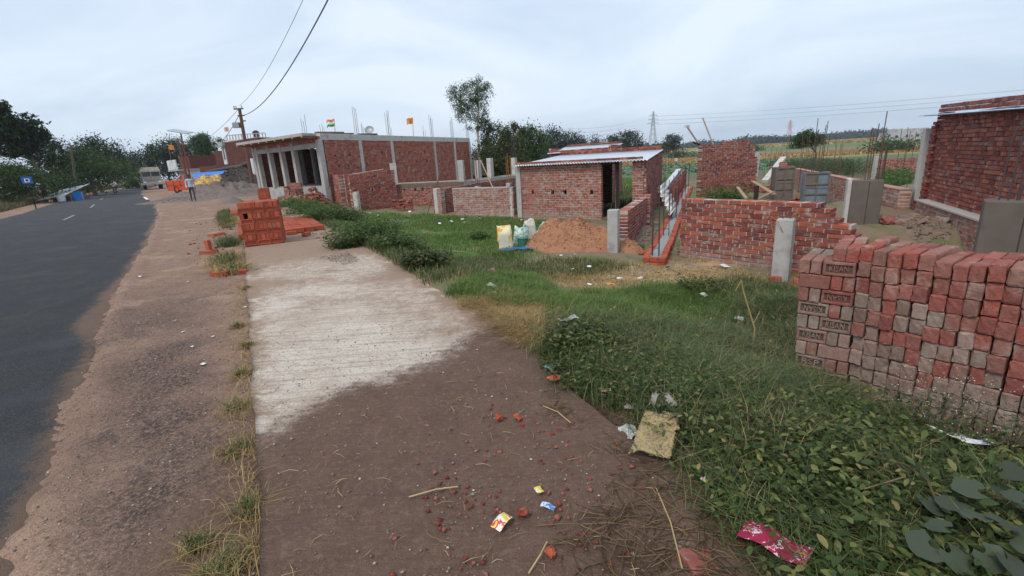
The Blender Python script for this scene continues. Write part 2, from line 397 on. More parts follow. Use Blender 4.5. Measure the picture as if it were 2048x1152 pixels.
gg = n.noise(p, 110, 4, .8); dirt = n.mix(n.math('MULTIPLY', n.sm(.5, .68, gg), .7), dirt, (.07, .052, .044)); dirt = n.mix(n.math('MULTIPLY', n.sm(.5, .36, gg), .5), dirt, (.47, .35, .275)); dirt = n.mix(n.math('MULTIPLY', n.sm(.52, .62, n.noise(p, 24, 5, .75)), .45), dirt, (.115, .078, .06))
dirt = n.mix(n.math('MULTIPLY', spk, .5), dirt, n.mix(.6, vor.outputs['Color'], (.25, .2, .18)))
grain = n.noise(p, 130, 4, .75); gr2 = n.noise(p, 34, 5, .75)
mud = n.mix(mid, (.095, .055, .039), (.19, .117, .084)); mud = n.mix(n.math('MULTIPLY', n.sm(.5, .64, gr2), .55), mud, (.21, .15, .115)); mud = n.mix(n.math('MULTIPLY', n.sm(.52, .7, grain), .6), mud, (.035, .022, .018))
drys = n.mix(mid, (.36, .235, .12), (.47, .36, .22))
drys = n.mix(n.sm(.5, .66, n.noise(p, 2.4, 5)), drys, (.27, .20, .145))
green = n.mix(mid, (.055, .105, .028), (.12, .19, .05))
green = n.mix(n.sm(.56, .7, n.noise(p, 1.2, 5)), green, (.23, .19, .10))
sx = n.n('SeparateXYZ', Vector=p)
dd = n.math('ADD', n.math('ADD', n.math('MULTIPLY', sx.outputs['X'], .358), n.math('MULTIPLY', sx.outputs['Y'], .934)), n.math('MULTIPLY', n.noise(p, .012, 2), 60.0))
fld = n.ramp(n.math('DIVIDE', dd, 500.0), [(0, (.10, .14, .06)), (.17, (.16, .12, .08)), (.185, (.09, .16, .075)), (.265, (.10, .17, .08)), (.275, (.38, .25, .09)), (.36, (.42, .28, .09)), (.37, (.24, .16, .11)), (.47, (.27, .17, .115)), (.48, (.11, .18, .06)), (.60, (.13, .19, .06)), (.615, (.46, .30, .08)), (.70, (.43, .30, .10)), (.72, (.15, .19, .07)), (.80, (.28, .27, .15)), (1, (.16, .19, .11))])
fld = n.mix(n.math('MULTIPLY', n.noise(p, .6, 5, .7), .55), fld, (.09, .09, .05))
dirt = n.mix(n.math('MULTIPLY', n.attr('gravel'), n.sm(.36, .6, n.noise(p, 45, 5, .8))), dirt, (.062, .046, .042))
c = n.mix(n.attr('dry'), soil, drys); c = n.mix(n.attr('green'), c, green)
c = n.mix(n.attr('field'), c, fld); c = n.mix(n.attr('shoulder'), c, dirt); c = n.mix(n.attr('mud'), c, mud)
hh = n.math('ADD', n.math('MULTIPLY', mid, .8), n.math('ADD', n.math('MULTIPLY', fine, .5), n.math('MULTIPLY', n.noise(p, 140, 3, .7), .25)))
n.done(c, .95, n.bump(hh, .9, .03), .15); M['ground'] = n.m
o = mesh_np('ground', np.stack([GX.ravel(), GY.ravel(), GZ.ravel()], 1), quads, M['ground'], smooth=True,
            attrs=dict(shoulder=a_sh.ravel(), mud=a_mud.ravel(), gravel=a_gr.ravel(), dry=a_dry.ravel(), green=a_green.ravel(), field=a_field.ravel()))
tag(o, kind='structure')

# road
ru = np.concatenate([np.arange(-30, 0, 1.0), np.arange(0, 12, .12), np.arange(12, 60, .6), np.arange(60, 230, 3)])
tt = np.concatenate([np.linspace(0, .12, 18), np.linspace(.14, .9, 24), np.linspace(.92, 1, 10)])
RU, TT = np.meshgrid(ru, tt, indexing='ij'); RV = road_r(RU) * (1 - TT) + road_l(RU) * TT
jag = (fbm(RU * 1.5, RU * 0 + 3, 41) - .5) * .25 * S(2, 10, RU * 0 + 9)
RV = RV + jag * ((TT < .001) | (TT > .999))
RX, RYY = XY(RU, RV); RZ = -.035 + .06 * (1 - (2 * TT - 1) ** 2) * .8 + (fbm(RX * .6, RYY * .6, 44) - .5) * .02 + (-.06) * ((TT < .001) | (TT > .999))
k = np.arange(RU.size).reshape(RU.shape)
rq = np.stack([k[:-1, :-1], k[1:, :-1], k[1:, 1:], k[:-1, 1:]], -1).reshape(-1, 4)
edge = np.minimum(RV - road_l(RU), road_r(RU) - RV)
dirtmask = 1 - S(.0, .42, edge + (fbm(RX * 1.0, RYY * 1.0, 46) - .5) * .3)
n = NT('asphalt'); p = n.pos(); f1 = n.noise(p, 3, 6, .6); f2 = n.noise(p, 90, 4, .7)
c = n.mix(f1, (.046, .048, .052), (.080, .082, .088))
c = n.mix(n.math('MULTIPLY', n.sm(.5, .62, f2), .7), c, (.15, .142, .135)); c = n.mix(n.math('MULTIPLY', n.sm(.52, .64, n.noise(p, 150, 3, .8)), .7), c, (.018, .018, .019)); c = n.mix(n.math('MULTIPLY', n.sm(.64, .74, n.noise(p, 45, 3, .7)), .8), c, (.24, .22, .20)); c = n.mix(n.math('MULTIPLY', n.sm(.5, .7, n.noise(p, 1.4, 6, .7, 1.0)), .45), c, (.125, .105, .09))
c = n.mix(n.math('MULTIPLY', n.sm(.52, .68, n.noise(p, .45, 5, .6, 1.5)), .55), c, (.105, .108, .115))
dm = n.math('MULTIPLY', n.sm(.25, .75, n.math('ADD', n.attr('dirt'), n.math('ADD', n.math('MULTIPLY', n.math('SUBTRACT', n.noise(p, 9, 6, .75), .5), 1.0), n.math('MULTIPLY', n.math('SUBTRACT', n.noise(p, 60, 4, .8), .5), 1.2)))), 1.0)
c = n.mix(dm, c, n.mix(f1, (.16, .108, .08), (.27, .185, .138)))
n.done(c, .92, n.bump(n.math('ADD', f2, n.noise(p, 260, 2)), 1.0, .016), .15); M['asphalt'] = n.m
road = mesh_np('road', np.stack([RX.ravel(), RYY.ravel(), RZ.ravel()], 1), rq, M['asphalt'], smooth=True, attrs=dict(dirt=dirtmask.ravel()))
tag(road, kind='structure')
n = NT('road_paint'); p = n.pos()
n.done(n.mix(n.sm(.42, .6, n.noise(p, 14, 5, .7)), (.34, .35, .355), (.09, .09, .095)), .7); M['road_paint'] = n.m
def road_z(t): return -.035 + .048 * (1 - (2 * t - 1) ** 2)
for (u0, u1) in ((27, 30.5), (38, 43), (53, 58), (70, 75)):      # worn centre dashes
    V_ = []; 
    for u in np.linspace(u0, u1, 6):
        for dv in (-.06, .06):
            v = float(road_r(u) * .5 + road_l(u) * .5) + dv; x, y = XY(u, v); V_.append((x, y, road_z(.5) + .016))
    mesh_np('painted_line', V_, [[2 * i, 2 * i + 1, 2 * i + 3, 2 * i + 2] for i in range(5)], M['road_paint'], road)
V_ = []
M['road_paint2'] = plain('road_paint2', (.72, .73, .72), .7, .1)
for u in np.linspace(45.5, 53, 6):
    for dv in (-.35, -.17):
        x, y = XY(u, float(road_r(u)) + dv); V_.append((x, y, .018))
mesh_np('painted_line', V_, [[2 * i, 2 * i + 1, 2 * i + 3, 2 * i + 2] for i in range(5)], M['road_paint2'], road)

# concrete apron beside the road: two pours with a joint
P_MUD2 = [(2.03, -0.58), (2.92, -0.21), (3.1, 0.07), (3.25, 0.38), (3.29, 0.79), (3.48, 1.2), (3.8, 1.65), (4.39, 2.02), (4.08, 2.13), (2.47, 2.54), (0.4, 1.48), (0.33, -0.02), (0.56, -0.39)]
n = NT('apron'); p = n.pos(); f1 = n.noise(p, 4.5, 6, .65); f2 = n.noise(p, 40, 5, .7)
st = n.n('Mapping', Vector=p); st.inputs['Rotation'].default_value = (0, 0, -R(28.6)); st.inputs['Scale'].default_value = (1.2, 26, 1)
ribs = n.noise(st.outputs[0], 1.0, 4, .6, .3)
c = n.mix(f1, (.52, .435, .355), (.78, .69, .59))
c = n.mix(n.math('MULTIPLY', n.sm(.46, .64, n.noise(p, 1.3, 6, .65, .6)), .7), c, (.44, .335, .26))
c = n.mix(n.math('MULTIPLY', n.sm(.5, .62, f2), .6), c, (.36, .28, .22))
c = n.mix(n.math('MULTIPLY', n.sm(.5, .6, ribs), .5), c, (.34, .27, .21))
c = n.mix(n.math('MULTIPLY', n.sm(.62, .7, n.noise(p, 90, 3)), .8), c, (.13, .09, .07))
at = n.math('ADD', n.attr('dusty'), n.math('ADD', n.math('MULTIPLY', n.math('SUBTRACT', n.noise(p, 9, 8, .75), .5), 1.5), n.math('MULTIPLY', n.math('SUBTRACT', n.noise(p, 55, 5, .8), .5), 1.3)))
du = n.mix(n.noise(p, 14, 6, .7), (.23, .15, .108), (.40, .285, .205))
c = n.mix(n.sm(.2, .95, at), c, du)
mt = n.math('ADD', n.attr('mud'), n.math('ADD', n.math('MULTIPLY', n.math('SUBTRACT', n.noise(p, 8, 7, .75), .5), 1.1), n.math('MULTIPLY', n.math('SUBTRACT', n.noise(p, 70, 5, .8), .5), .9)))
gr2 = n.noise(p, 34, 5, .75); grain = n.noise(p, 130, 4, .75); mc = n.mix(n.noise(p, 5, 6, .62), (.095, .055, .039), (.19, .117, .084)); mc = n.mix(n.math('MULTIPLY', n.sm(.5, .64, gr2), .55), mc, (.21, .15, .115)); mc = n.mix(n.math('MULTIPLY', n.sm(.52, .7, grain), .6), mc, (.035, .022, .018))
c = n.mix(n.sm(.25, .85, mt), c, mc)
n.done(c, .92, n.bump(n.math('ADD', n.math('MULTIPLY', ribs, 1.0), n.math('ADD', n.math('MULTIPLY', f2, .6), n.math('MULTIPLY', n.noise(p, 120, 3, .7), .5))), .9, .02), .2); M['apron'] = n.m
def apron(u0, u1, step):
    us = np.arange(u0, u1 + step * .5, step); vr = np.interp(us, [-4, .5, 1.8, 3.1, 8, 12.7, 27], [1.35, 1.5, 1.62, 1.84, 1.95, 1.85, 1.6]) + (fbm(us * 1.6, us * 0, 51) - .5) * .16
    vl = -.19 + (fbm(us * 2.2, us * 0 + 5, 52) - .5) * .05 - .018 * np.clip(us - 13, 0, 99)
    ts = np.linspace(0, 1, 52); A, B = np.meshgrid(us, ts, indexing='ij')
    V_ = vl[:, None] * (1 - B) + vr[:, None] * B; X, Y = XY(A, V_)
    wob = fbm(X * 1.7, Y * 1.7, 55) - .5
    mud = soft_poly(A + wob * .6, V_ + wob * .5, P_MUD2, .42)
    dusty = np.clip(.14 + .36 * S(5.2, 7.2, A + wob * 2.5) + S(7.3, 9.2, A + wob * 2.2) * .5 + .75 * soft_poly(A + wob, V_, [(4.6, .9), (6.5, 1.2), (7.2, 2.2), (3.0, 2.2)], .5) * .6 + .25 * S(-.08, .3, wob) + .55 * (1 - S(.0, .3, np.minimum(V_ - vl[:, None], vr[:, None] - V_))) * (fbm(X * 5, Y * 5, 56) > .45), 0, 1)
    Z = .0 + (fbm(X * 1.2, Y * 1.2, 57) - .5) * .016 + mud * ((fbm(X * 3, Y * 3, 58) - .5) * .05 + (fbm(X * 13, Y * 13, 59) - .5) * .02 + .012) - .004
    k = np.arange(A.size).reshape(A.shape); q = np.stack([k[:-1, :-1], k[1:, :-1], k[1:, 1:], k[:-1, 1:]], -1).reshape(-1, 4)[:, ::-1]
    Vt = np.stack([X.ravel(), Y.ravel(), Z.ravel()], 1)
    per = np.concatenate([k[:, 0], k[-1, 1:], k[::-1, -1][1:], k[0, ::-1][1:-1]]); m = len(per); lo = Vt[per].copy(); lo[:, 2] = -.3
    b = len(Vt); sk = np.stack([per, b + np.arange(m), b + (np.arange(m) + 1) % m, np.roll(per, -1)], 1)
    z0 = np.zeros(m)
    return mesh_np('concrete_apron', np.vstack([Vt, lo]), [q, sk], M['apron'], attrs=dict(mud=np.concatenate([mud.ravel(), z0]), dusty=np.concatenate([dusty.ravel(), z0 + .8])))
tag(apron(-2.5, 11.42, .05), kind='structure'); tag(apron(11.45, 26.5, .15), kind='structure')

# ------------------------------------------------------------------ brickwork
_bk = {}
def brick_mesh(dim, mat, var, bev=.006, noise=.004, cuts=0, frog=False):
    key = (tuple(round(x, 3) for x in dim), mat, var, frog, cuts)
    if key in _bk: return _bk[key]
    bm = bmesh.new(); bmesh.ops.create_cube(bm, size=1)
    for v in bm.verts: v.co = Vector((v.co.x * dim[0], v.co.y * dim[1], v.co.z * dim[2]))
    rr = random.Random(hash(key[0]) % 999 + var * 31)
    if cuts: bmesh.ops.subdivide_edges(bm, edges=list(bm.edges), cuts=cuts, use_grid_fill=True)
    if not cuts:
        bmesh.ops.bevel(bm, geom=list(bm.edges), offset=bev, segments=1, affect='EDGES')
    else:
        es = [e for e in bm.edges if e.calc_face_angle(0) > .5]
        bmesh.ops.bevel(bm, geom=es, offset=bev, segments=2, affect='EDGES', profile=.6)
    for v in bm.verts:
        v.co += Vector((rr.uniform(-1, 1), rr.uniform(-1, 1), rr.uniform(-1, 1))) * noise
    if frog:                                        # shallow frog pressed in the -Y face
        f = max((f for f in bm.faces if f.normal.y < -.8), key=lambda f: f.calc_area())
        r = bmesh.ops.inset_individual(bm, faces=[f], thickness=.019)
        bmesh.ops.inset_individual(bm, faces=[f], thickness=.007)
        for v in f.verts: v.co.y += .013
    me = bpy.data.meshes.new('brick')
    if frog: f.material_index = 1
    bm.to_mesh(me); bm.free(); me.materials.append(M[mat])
    if frog: me.materials.append(M['frog_shade' if 'new' not in mat else 'frog_red']); _bk[key] = me
    return me
def place_brick(parent, me, c, rz=0, rx=0, ry=0, sx=1.0, name='brick'):
    o = bpy.data.objects.new(name, me); COL.objects.link(o); o.parent = parent
    o.location = Vector(c) - woff(parent); o.rotation_euler = (rx, ry, rz); o.scale = (sx, 1, 1); return o
def brick_wall(parent, A, B, z0, z1, T=.22, pitch=.076, Lb=.236, openings=(), top=None, mode='obj', mat='brick_old', mm='mortar', cap=300, jit=.004, prio=None):
    """courses of bricks proud of a mortar core from A to B. openings: (s0, s1, zlo, zhi). top(s) -> z"""
    A = Vector((A[0], A[1])); B = Vector((B[0], B[1])); d = B - A; Ln = d.length; e = d / Ln; nrm = Vector((-e.y, e.x)); ang = math.atan2(e.y, e.x)
    nc = int(round((z1 - z0) / pitch)); core = MB(); jb = MB(); spots = []
    hb = pitch - .016
    for k in range(nc):
        zl = z0 + k * pitch; zh = zl + pitch; ivs = [(0, Ln)]
        if top is not None:
            ss = np.linspace(0, Ln, 120); ok = np.array([top(s) >= zh - .02 for s in ss]); ivs = []; st = None
            for i, v in enumerate(ok):
                if v and st is None: st = ss[i]
                if (not v or i == len(ok) - 1) and st is not None: ivs.append((st, ss[i])); st = None
        for (a, b, lo, hi) in openings:
            if lo < zl + pitch * .6 and hi > zl + pitch * .4:
                nv = []
                for (p, q) in ivs:
                    if b <= p or a >= q: nv.append((p, q)); continue
                    if a > p: nv.append((p, a))
                    if b < q: nv.append((b, q))
                ivs = nv
        for (p, q) in ivs:
            if q - p < .03: continue
            c = A + e * ((p + q) / 2); last = (k == nc - 1) or (top is not None)
            core.obox((c.x, c.y, zl + pitch / 2 - (.004 if last else 0)), (e.x * ((q - p) / 2 - .012), e.y * ((q - p) / 2 - .012), 0), (nrm.x * (T / 2 - .0045), nrm.y * (T / 2 - .0045), 0), (0, 0, pitch / 2 - (.005 if last else 0)))
            s = p + (.0 if k % 2 else -Lb / 2) + rnd.uniform(-.02, .02)
            while s < q - .02:
                a = max(p, s); b = min(q, s + Lb * rnd.uniform(.96, 1.03)); s = b if b > s else s + Lb
                ln = b - a - .017
                if ln < .035: continue
                spots.append((A.x + e.x * (a + b) / 2, A.y + e.y * (a + b) / 2, zl + pitch / 2 + rnd.uniform(-1, 1) * jit * .6, ln, rnd.uniform(-1, 1) * jit))
    if mode == 'obj':
        order = sorted(range(len(spots)), key=(prio and (lambda i: prio(spots[i]))) or (lambda i: spots[i][0] ** 2 + spots[i][1] ** 2))
        keep = set(order[:cap])
    else: keep = set()
    core.build('mortar', M[mm], parent)
    for i, (x, y, z, ln, j) in enumerate(spots):
        x += nrm.x * j; y += nrm.y * j
        if i in keep:
            me = brick_mesh((.225, T + .012, hb), mat, rnd.randrange(6))
            place_brick(parent, me, (x, y, z), ang + rnd.uniform(-.012, .012), rnd.uniform(-.02, .02), rnd.uniform(-.015, .015), ln / .225)
        else:
            t = rnd.uniform(-.004, .004)
            jb.obox((x, y, z), (e.x * ln / 2, e.y * ln / 2, t), (nrm.x * (T / 2 + .005), nrm.y * (T / 2 + .005), 0), (0, 0, hb / 2))
    if jb.v: tag(jb.build('brickwork', M[mat], parent), kind='stuff')
def along(A, B, s):
    d = Vector((B[0] - A[0], B[1] - A[1])); L_ = d.length; return (A[0] + d.x / L_ * s, A[1] + d.y / L_ * s)
def dist(A, B): return math.hypot(B[0] - A[0], B[1] - A[1])
def rot2(ang): a = R(ang); return (math.cos(a), math.sin(a))
def off(A, ang, s): c = rot2(ang); return (A[0] + c[0] * s, A[1] + c[1] * s)
def sub(parent, name):                                  # an Empty part
    o = bpy.data.objects.new(name, None); COL.objects.link(o); o.parent = parent; o.empty_display_size = .1; return o
def rebars(parent, xy, z0, tops, spread=.07, r=.008, ang=0, lean=.02, mat='rebar', ties=()):
    for i, zt in enumerate(tops):
        a = R(ang) + math.pi / 4 + i * 2 * math.pi / max(len(tops), 1)
        x, y = xy[0] + spread * math.cos(a), xy[1] + spread * math.sin(a)
        lx, ly = rnd.uniform(-lean, lean), rnd.uniform(-lean, lean)
        h = zt - z0
        one(lambda m: m.tube([(x, y, z0), (x + lx * h * .5, y + ly * h * .5, z0 + h * .5), (x + lx * h * 1.3, y + ly * h * 1.3, zt)], r, 5), 'rebar', M[mat], parent)
    for zt in ties:
        m = MB(); c = [(xy[0] + spread * 1.1 * math.cos(R(ang) + math.pi / 4 + k * math.pi / 2), xy[1] + spread * 1.1 * math.sin(R(ang) + math.pi / 4 + k * math.pi / 2), zt) for k in range(5)]
        m.tube(c, r * .6, 4); m.build('tie', M[mat], parent)
def column(parent, xy, z0, z1, w, d=None, ang=0, mat='concrete', name='column'):
    m = MB(); m.box((xy[0], xy[1], (z0 + z1) / 2), (w, d or w, z1 - z0), R(ang)); return m.build(name, M[mat], parent, bevel=.008)
def corrugated(parent, name, P00, P10, P01, mat, waves=18, amp=.02, th=.006, n=None):
    """sheet spanned by P00->P10 (across the waves) and P00->P01 (along them)"""
    a, b, c = Vector(P00), Vector(P10), Vector(P01); ex, ey = b - a, c - a; nz_ = ex.cross(ey).normalized()
    if nz_.z < 0: nz_ = -nz_
    k = waves * 6 + 1; V_ = []
    for lay in (0, -th):
        for j in (0, 1):
            for i in range(k):
                t = i / (k - 1); V_.append(a + ex * t + ey * j + nz_ * (amp * math.sin(t * waves * 2 * math.pi) + lay))
    F = []
    for i in range(k - 1):
        F += [(i, i + 1, k + i + 1, k + i), (2 * k + i, 3 * k + i, 3 * k + i + 1, 2 * k + i + 1), (i, 2 * k + i, 2 * k + i + 1, i + 1), (k + i, k + i + 1, 3 * k + i + 1, 3 * k + i)]
    return mesh_np(name, np.array(V_), np.array(F), M[mat], parent, smooth=True)

# ================================================================== brick wall in the front with a toothed end
A, B = (3.46, 9.25), (5.28, 6.92)
t = thing('brick_wall', 'red brick wall with toothed stepped end behind the short grey concrete post', 'wall', (A[0], A[1], -.6))
LB = dist(A, B)
def topB(s):
    r = LB - s
    return .575 if r > .55 else .50 if r > .40 else .35 if r > .28 else .27 if r > .1 else .13 if r > .04 else .02
brick_wall(t, A, B, -.66, .58, T=.23, pitch=.0765, top=topB, mat='brick_front')
# post in front with rusty wire loops
px = (4.256, 7.155, -0.562)
t = thing('concrete_post', 'short square concrete post tangled with rusty wire before the toothed brick wall', 'post', (px[0], px[1], -.6))
column(t, px, -.65, 0.37, .235, ang=-40, mat='concrete', name='shaft')
zt = 0.37
for k in range(7):
    m = MB(); a = rnd.uniform(0, 6.28); r0 = rnd.uniform(.06, .13); q = []
    for i in range(9):
        f = i / 8; q.append((px[0] + math.cos(a + f * 1.6) * (r0 + .10 * math.sin(f * 3.1)), px[1] + math.sin(a + f * 1.6) * (r0 + .09 * math.sin(f * 3.1)), zt + .05 + .06 * math.sin(f * 6 + k) - .42 * f * (k % 3) / 2 * f))
    m.tube(q, .005, 4); m.build('wire', M['rebar_orange'], t)
for s in (-.05, .06): one(lambda m: m.tube([(px[0] + s, px[1], zt - .02), (px[0] + s * 1.2, px[1] + .02, zt + .16), (px[0] + s * 1.9, px[1] + .02, zt + .21)], .006, 5), 'rebar', M['rebar'], t)

# ------------------------------------------------------------------ strip foundation: brick kerbs with wet cement between
N0, N1 = (2.48, 8.69), (2.87, 8.67); E0 = (12.53, 32.65)
ang = 67.5; e = rot2(ang); nn = (-e[1], e[0])
C0 = (2.70, 8.60)
t = thing('strip_foundation', 'low strip of orange bricks holding fresh grey cement with upright rebars', 'foundation', (C0[0], C0[1], -.55))
lenS = 20.0; wS = .42
m = MB(); c = off(C0, ang, lenS / 2 + .1); zs = 0
for i in range(40):
    a = .1 + i * .5; b = a + .5; ca = off(C0, ang, a); cb = off(C0, ang, b); za, zb = [H(*q) - .0 for q in (ca, cb)]
    za = float(H(*off(off(C0, ang, a), ang + 90, .3))) + .085; zb = float(H(*off(off(C0, ang, b), ang + 90, .3))) + .085
    pl = [(ca[0] + nn[0] * .12, ca[1] + nn[1] * .12, za), (ca[0] - nn[0] * .12, ca[1] - nn[1] * .12, za), (cb[0] - nn[0] * .12, cb[1] - nn[1] * .12, zb), (cb[0] + nn[0] * .12, cb[1] + nn[1] * .12, zb)]
    m.add(pl + [(q[0], q[1], q[2] - .3) for q in pl], [(3, 2, 1, 0), (0, 1, 5, 4), (2, 3, 7, 6), (1, 2, 6, 5), (3, 0, 4, 7)])
m.build('cement_bed', M['cement_wet'], t)
cnt = 0; jb = MB()
for side in (-1, 1):
    s = .04
    while s < lenS:
        wd = rnd.uniform(.072, .08)
        for lay in (0, 1):
            c = off(C0, ang, s); zz = float(H(*off(off(C0, ang, s), ang + 90, .3))) + (-.03 if lay == 0 else .062) + rnd.uniform(-.006, .006)
            o_ = side * (.155 + rnd.uniform(-.012, .012)) ; x, y = c[0] + nn[0] * o_, c[1] + nn[1] * o_
            if s < 9.5 and cnt < 290:
                place_brick(t, brick_mesh((.115, .072, .085), 'brick_new', rnd.randrange(6)), (x, y, zz), R(ang) + math.pi / 2 + rnd.uniform(-.06, .06), rnd.uniform(-.03, .03), rnd.uniform(-.04, .04)); cnt += 1
            elif lay == 1: jb.obox((x, y, zz - .04), (nn[0] * .057, nn[1] * .057, 0), (e[0] * .036, e[1] * .036, 0), (0, 0, .09))
        s += wd + .004
tag(jb.build('brickwork', M['brick_new'], t), kind='stuff')
for (o_, ln) in ((-.135, .13), (0, .15), (.14, .12)):
    for lay in (0, 1):
        x, y = C0[0] + nn[0] * o_ - e[0] * .02, C0[1] + nn[1] * o_ - e[1] * .02
        place_brick(t, brick_mesh((.115, .11, .085), 'brick_new', rnd.randrange(6)), (x - e[0] * rnd.uniform(0, .02), y - e[1] * rnd.uniform(0, .02), -.565 + lay * .092), R(ang) + math.pi / 2 + rnd.uniform(-.05, .05), 0, 0, ln / .115)
for (s, tops) in ((.22, (1.15, 1.28, 1.2, 1.1)), (2.9, (.75, .9, .8, .85)), (6.0, (.65, .8, .7, .75)), (9.5, (.75, .8, .7, .9)), (13, (.6, .8, .9, .8)), (16.5, (.7, .6, .8, .8))):
    c = off(C0, ang, s); z0 = float(H(*c)); rebars(t, c, z0, [z0 + .55 + q for q in tops], .085, .008 if s < 4 else .01, ang, .03, ties=(z0 + .25, z0 + .7, z0 + 1.1) if s < 4 else ())

# ------------------------------------------------------------------ square post at the soil heap, low wall up to the shed
P1 = (2.192, 9.775, -0.543)
t = thing('concrete_post', 'grey square concrete post rising out of the brown soil heap', 'post', (P1[0], P1[1], -.55))
zt = 0.36
column(t, P1, -.65, zt, .215, ang=-25, mat='concrete', name='shaft')
for s in (-.045, .05): one(lambda m: m.tube([(P1[0] + s, P1[1], zt - .02), (P1[0] + s, P1[1], zt + .13)], .006, 5), 'rebar', M['rebar'], t)
A, B = (2.52, 10.35), (3.92, 13.5)
t = thing('brick_wall', 'low red brick wall running from the soil heap post to the shed', 'wall', (A[0], A[1], -.6))
brick_wall(t, A, B, -.66, .29, T=.23, pitch=.0765, mat='brick_old')
column_xy = off(B, 66, -.5)
tt_ = sub(t, 'pier'); m = MB()
brick_wall(tt_, off(column_xy, 66 - 90, .13), off(off(column_xy, 66 - 90, .13), 66, .3), -.66, .36, T=.16, pitch=.0765, mat='brick_old', mode='join')

# ------------------------------------------------------------------ the shed with the corrugated roof
S0 = (.45, 17.30); SD = -38
q = lambda s: off(S0, SD, s)
Lf = 4.70
DK = 68
t = thing('brick_shed', 'small brick shed with sagging corrugated roof weighed down by bricks', 'shed', (S0[0], S0[1], -.6))
fw = sub(t, 'front_wall')
holes = [(.45, .53, .25, .34), (1.25, .36 + 1.0, .25, .34), (1.75, 1.86, .25, .34), (2.75, 2.84, .25, .34)]
brick_wall(fw, q(.16), q(Lf), -.7, 1.2, T=.115, pitch=.0765, openings=[(a, b, lo, hi) for a, b, lo, hi in holes] + [(3.16, 4.18, -.62, 1.25)], mat='brick_shed', cap=300)
rb = (6.3, 19.55)
rw = sub(t, 'side_wall')
brick_wall(rw, q(Lf), rb, -.7, 1.44, T=.115, pitch=.0765, mat='brick_old', top=lambda s: 1.2 + .24 * s / dist(q(Lf), rb), cap=220)
lw = sub(t, 'side_wall'); lb = (S0[0] + rb[0] - q(Lf)[0], S0[1] + rb[1] - q(Lf)[1])
brick_wall(lw, q(.06), lb, -.7, 1.42, T=.115, pitch=.0765, mat='brick_shed', top=lambda s: 1.2 + .24 * s / dist(q(Lf), rb), mode='join')
bw = sub(t, 'back_wall')
brick_wall(bw, lb, rb, -.7, 1.42, T=.115, pitch=.0765, mat='brick_shed', mode='join', openings=[(2.6, 3.75, -.62, 1.3)])
column(t, q(.05), -.7, 1.2, .2, .16, SD, 'concrete', 'column')
# door frame and threshold, dark inner partition
m = MB(); m.bar((*q(3.17), -.6), (*q(3.17), 1.2), .05, .09); m.bar((*q(3.83), -.6), (*q(3.83), 1.2), .05, .09); m.bar((*q(3.17), 1.18), (*q(3.83), 1.18), .09, .05); m.build('door_frame', M['wood_dark'], t)
pt = sub(t, 'partition')
brick_wall(pt, off(q(3.83), 77.5, .1), off(q(3.83), 77.5, 3.6), -.65, 1.25, T=.11, pitch=.0765, mat='brick_shed', mode='join')
m = MB(); c = off(q(1.9), DK, 1.1); m.box((c[0], c[1], -.55), (3.8, 2.2, .06), R(SD)); m.build('floor', M['concrete_brown'], t)
rf = [(*off(off(S0, SD, -.02), DK, -.28), 1.235), (*off(off(S0, SD, Lf + .12), DK, -.28), 1.235), (*off(off(lb, SD, -.05), DK, .25), 1.50)]
roof = corrugated(t, 'roof', rf[0], rf[1], rf[2], 'sheet_metal', waves=46, amp=.018)
def row_on_roof(parent, P, Q, mat, n, h=.075):
    P, Q = Vector(P), Vector(Q); a = math.atan2(Q.y - P.y, Q.x - P.x)
    for i in range(n):
        c = P.lerp(Q, (i + .5) / n) + Vector((0, 0, h / 2 + .02)); ln = (Q - P).length / n - .008
        place_brick(parent, brick_mesh((.225, .11, .07), mat, rnd.randrange(6)), c, a + rnd.uniform(-.03, .03), rnd.uniform(-.04, .04), rnd.uniform(-.03, .03) - math.asin((Q - P).normalized().z), ln / .225)
# two rows of bricks lie along the eaves and the back edge
row_on_roof(roof, (*off(q(-.0), DK, -.13), 1.245), (*off(q(Lf - .05), DK, -.13), 1.245), 'brick_old', 20)
row_on_roof(roof, (*off(lb, DK, .02), 1.49), (*off(rb, DK, .02), 1.49), 'brick_old', 20)
row_on_roof(roof, (*off(lb, DK, .02), 1.56), (*off(rb, DK, .02), 1.56), 'brick_old', 20)
# second shed behind
Q0 = (2.25, 24.0, 1.63); ZQ = Q0[2] - .06
t = thing('brick_shed', 'second brick shed with metal sheet roof half hidden behind the corrugated one', 'shed', (Q0[0], Q0[1], -.7))
B0 = (Q0[0], Q0[1]); B1 = off(B0, -34, 3.1); B2 = off(B0, 68, 3.4); B3 = off(B1, 68, 3.4)
for (nm, a, b, z) in (('front_wall', B0, B1, ZQ), ('side_wall', B1, B3, ZQ + .26), ('side_wall', B0, B2, ZQ + .26), ('back_wall', B2, B3, ZQ + .28)):
    s_ = sub(t, nm); brick_wall(s_, a, b, -.75, z, T=.115, pitch=.0765, mat='brick_old', mode='join')
roof = corrugated(t, 'roof', (*off(off(B0, 68, -.2), -34, -.1), ZQ + .05), (*off(off(B1, 68, -.2), -34, .1), ZQ + .05), (*off(off(B2, 68, .1), -34, -.1), ZQ + .36), 'sheet_metal', waves=34)
row_on_roof(roof, (*off(B0, 68, -.05), ZQ + .07), (*off(B1, 68, -.05), ZQ + .07), 'brick_old', 15)
row_on_roof(roof, (*B2, ZQ + .37), (*B3, ZQ + .37), 'brick_old', 15)

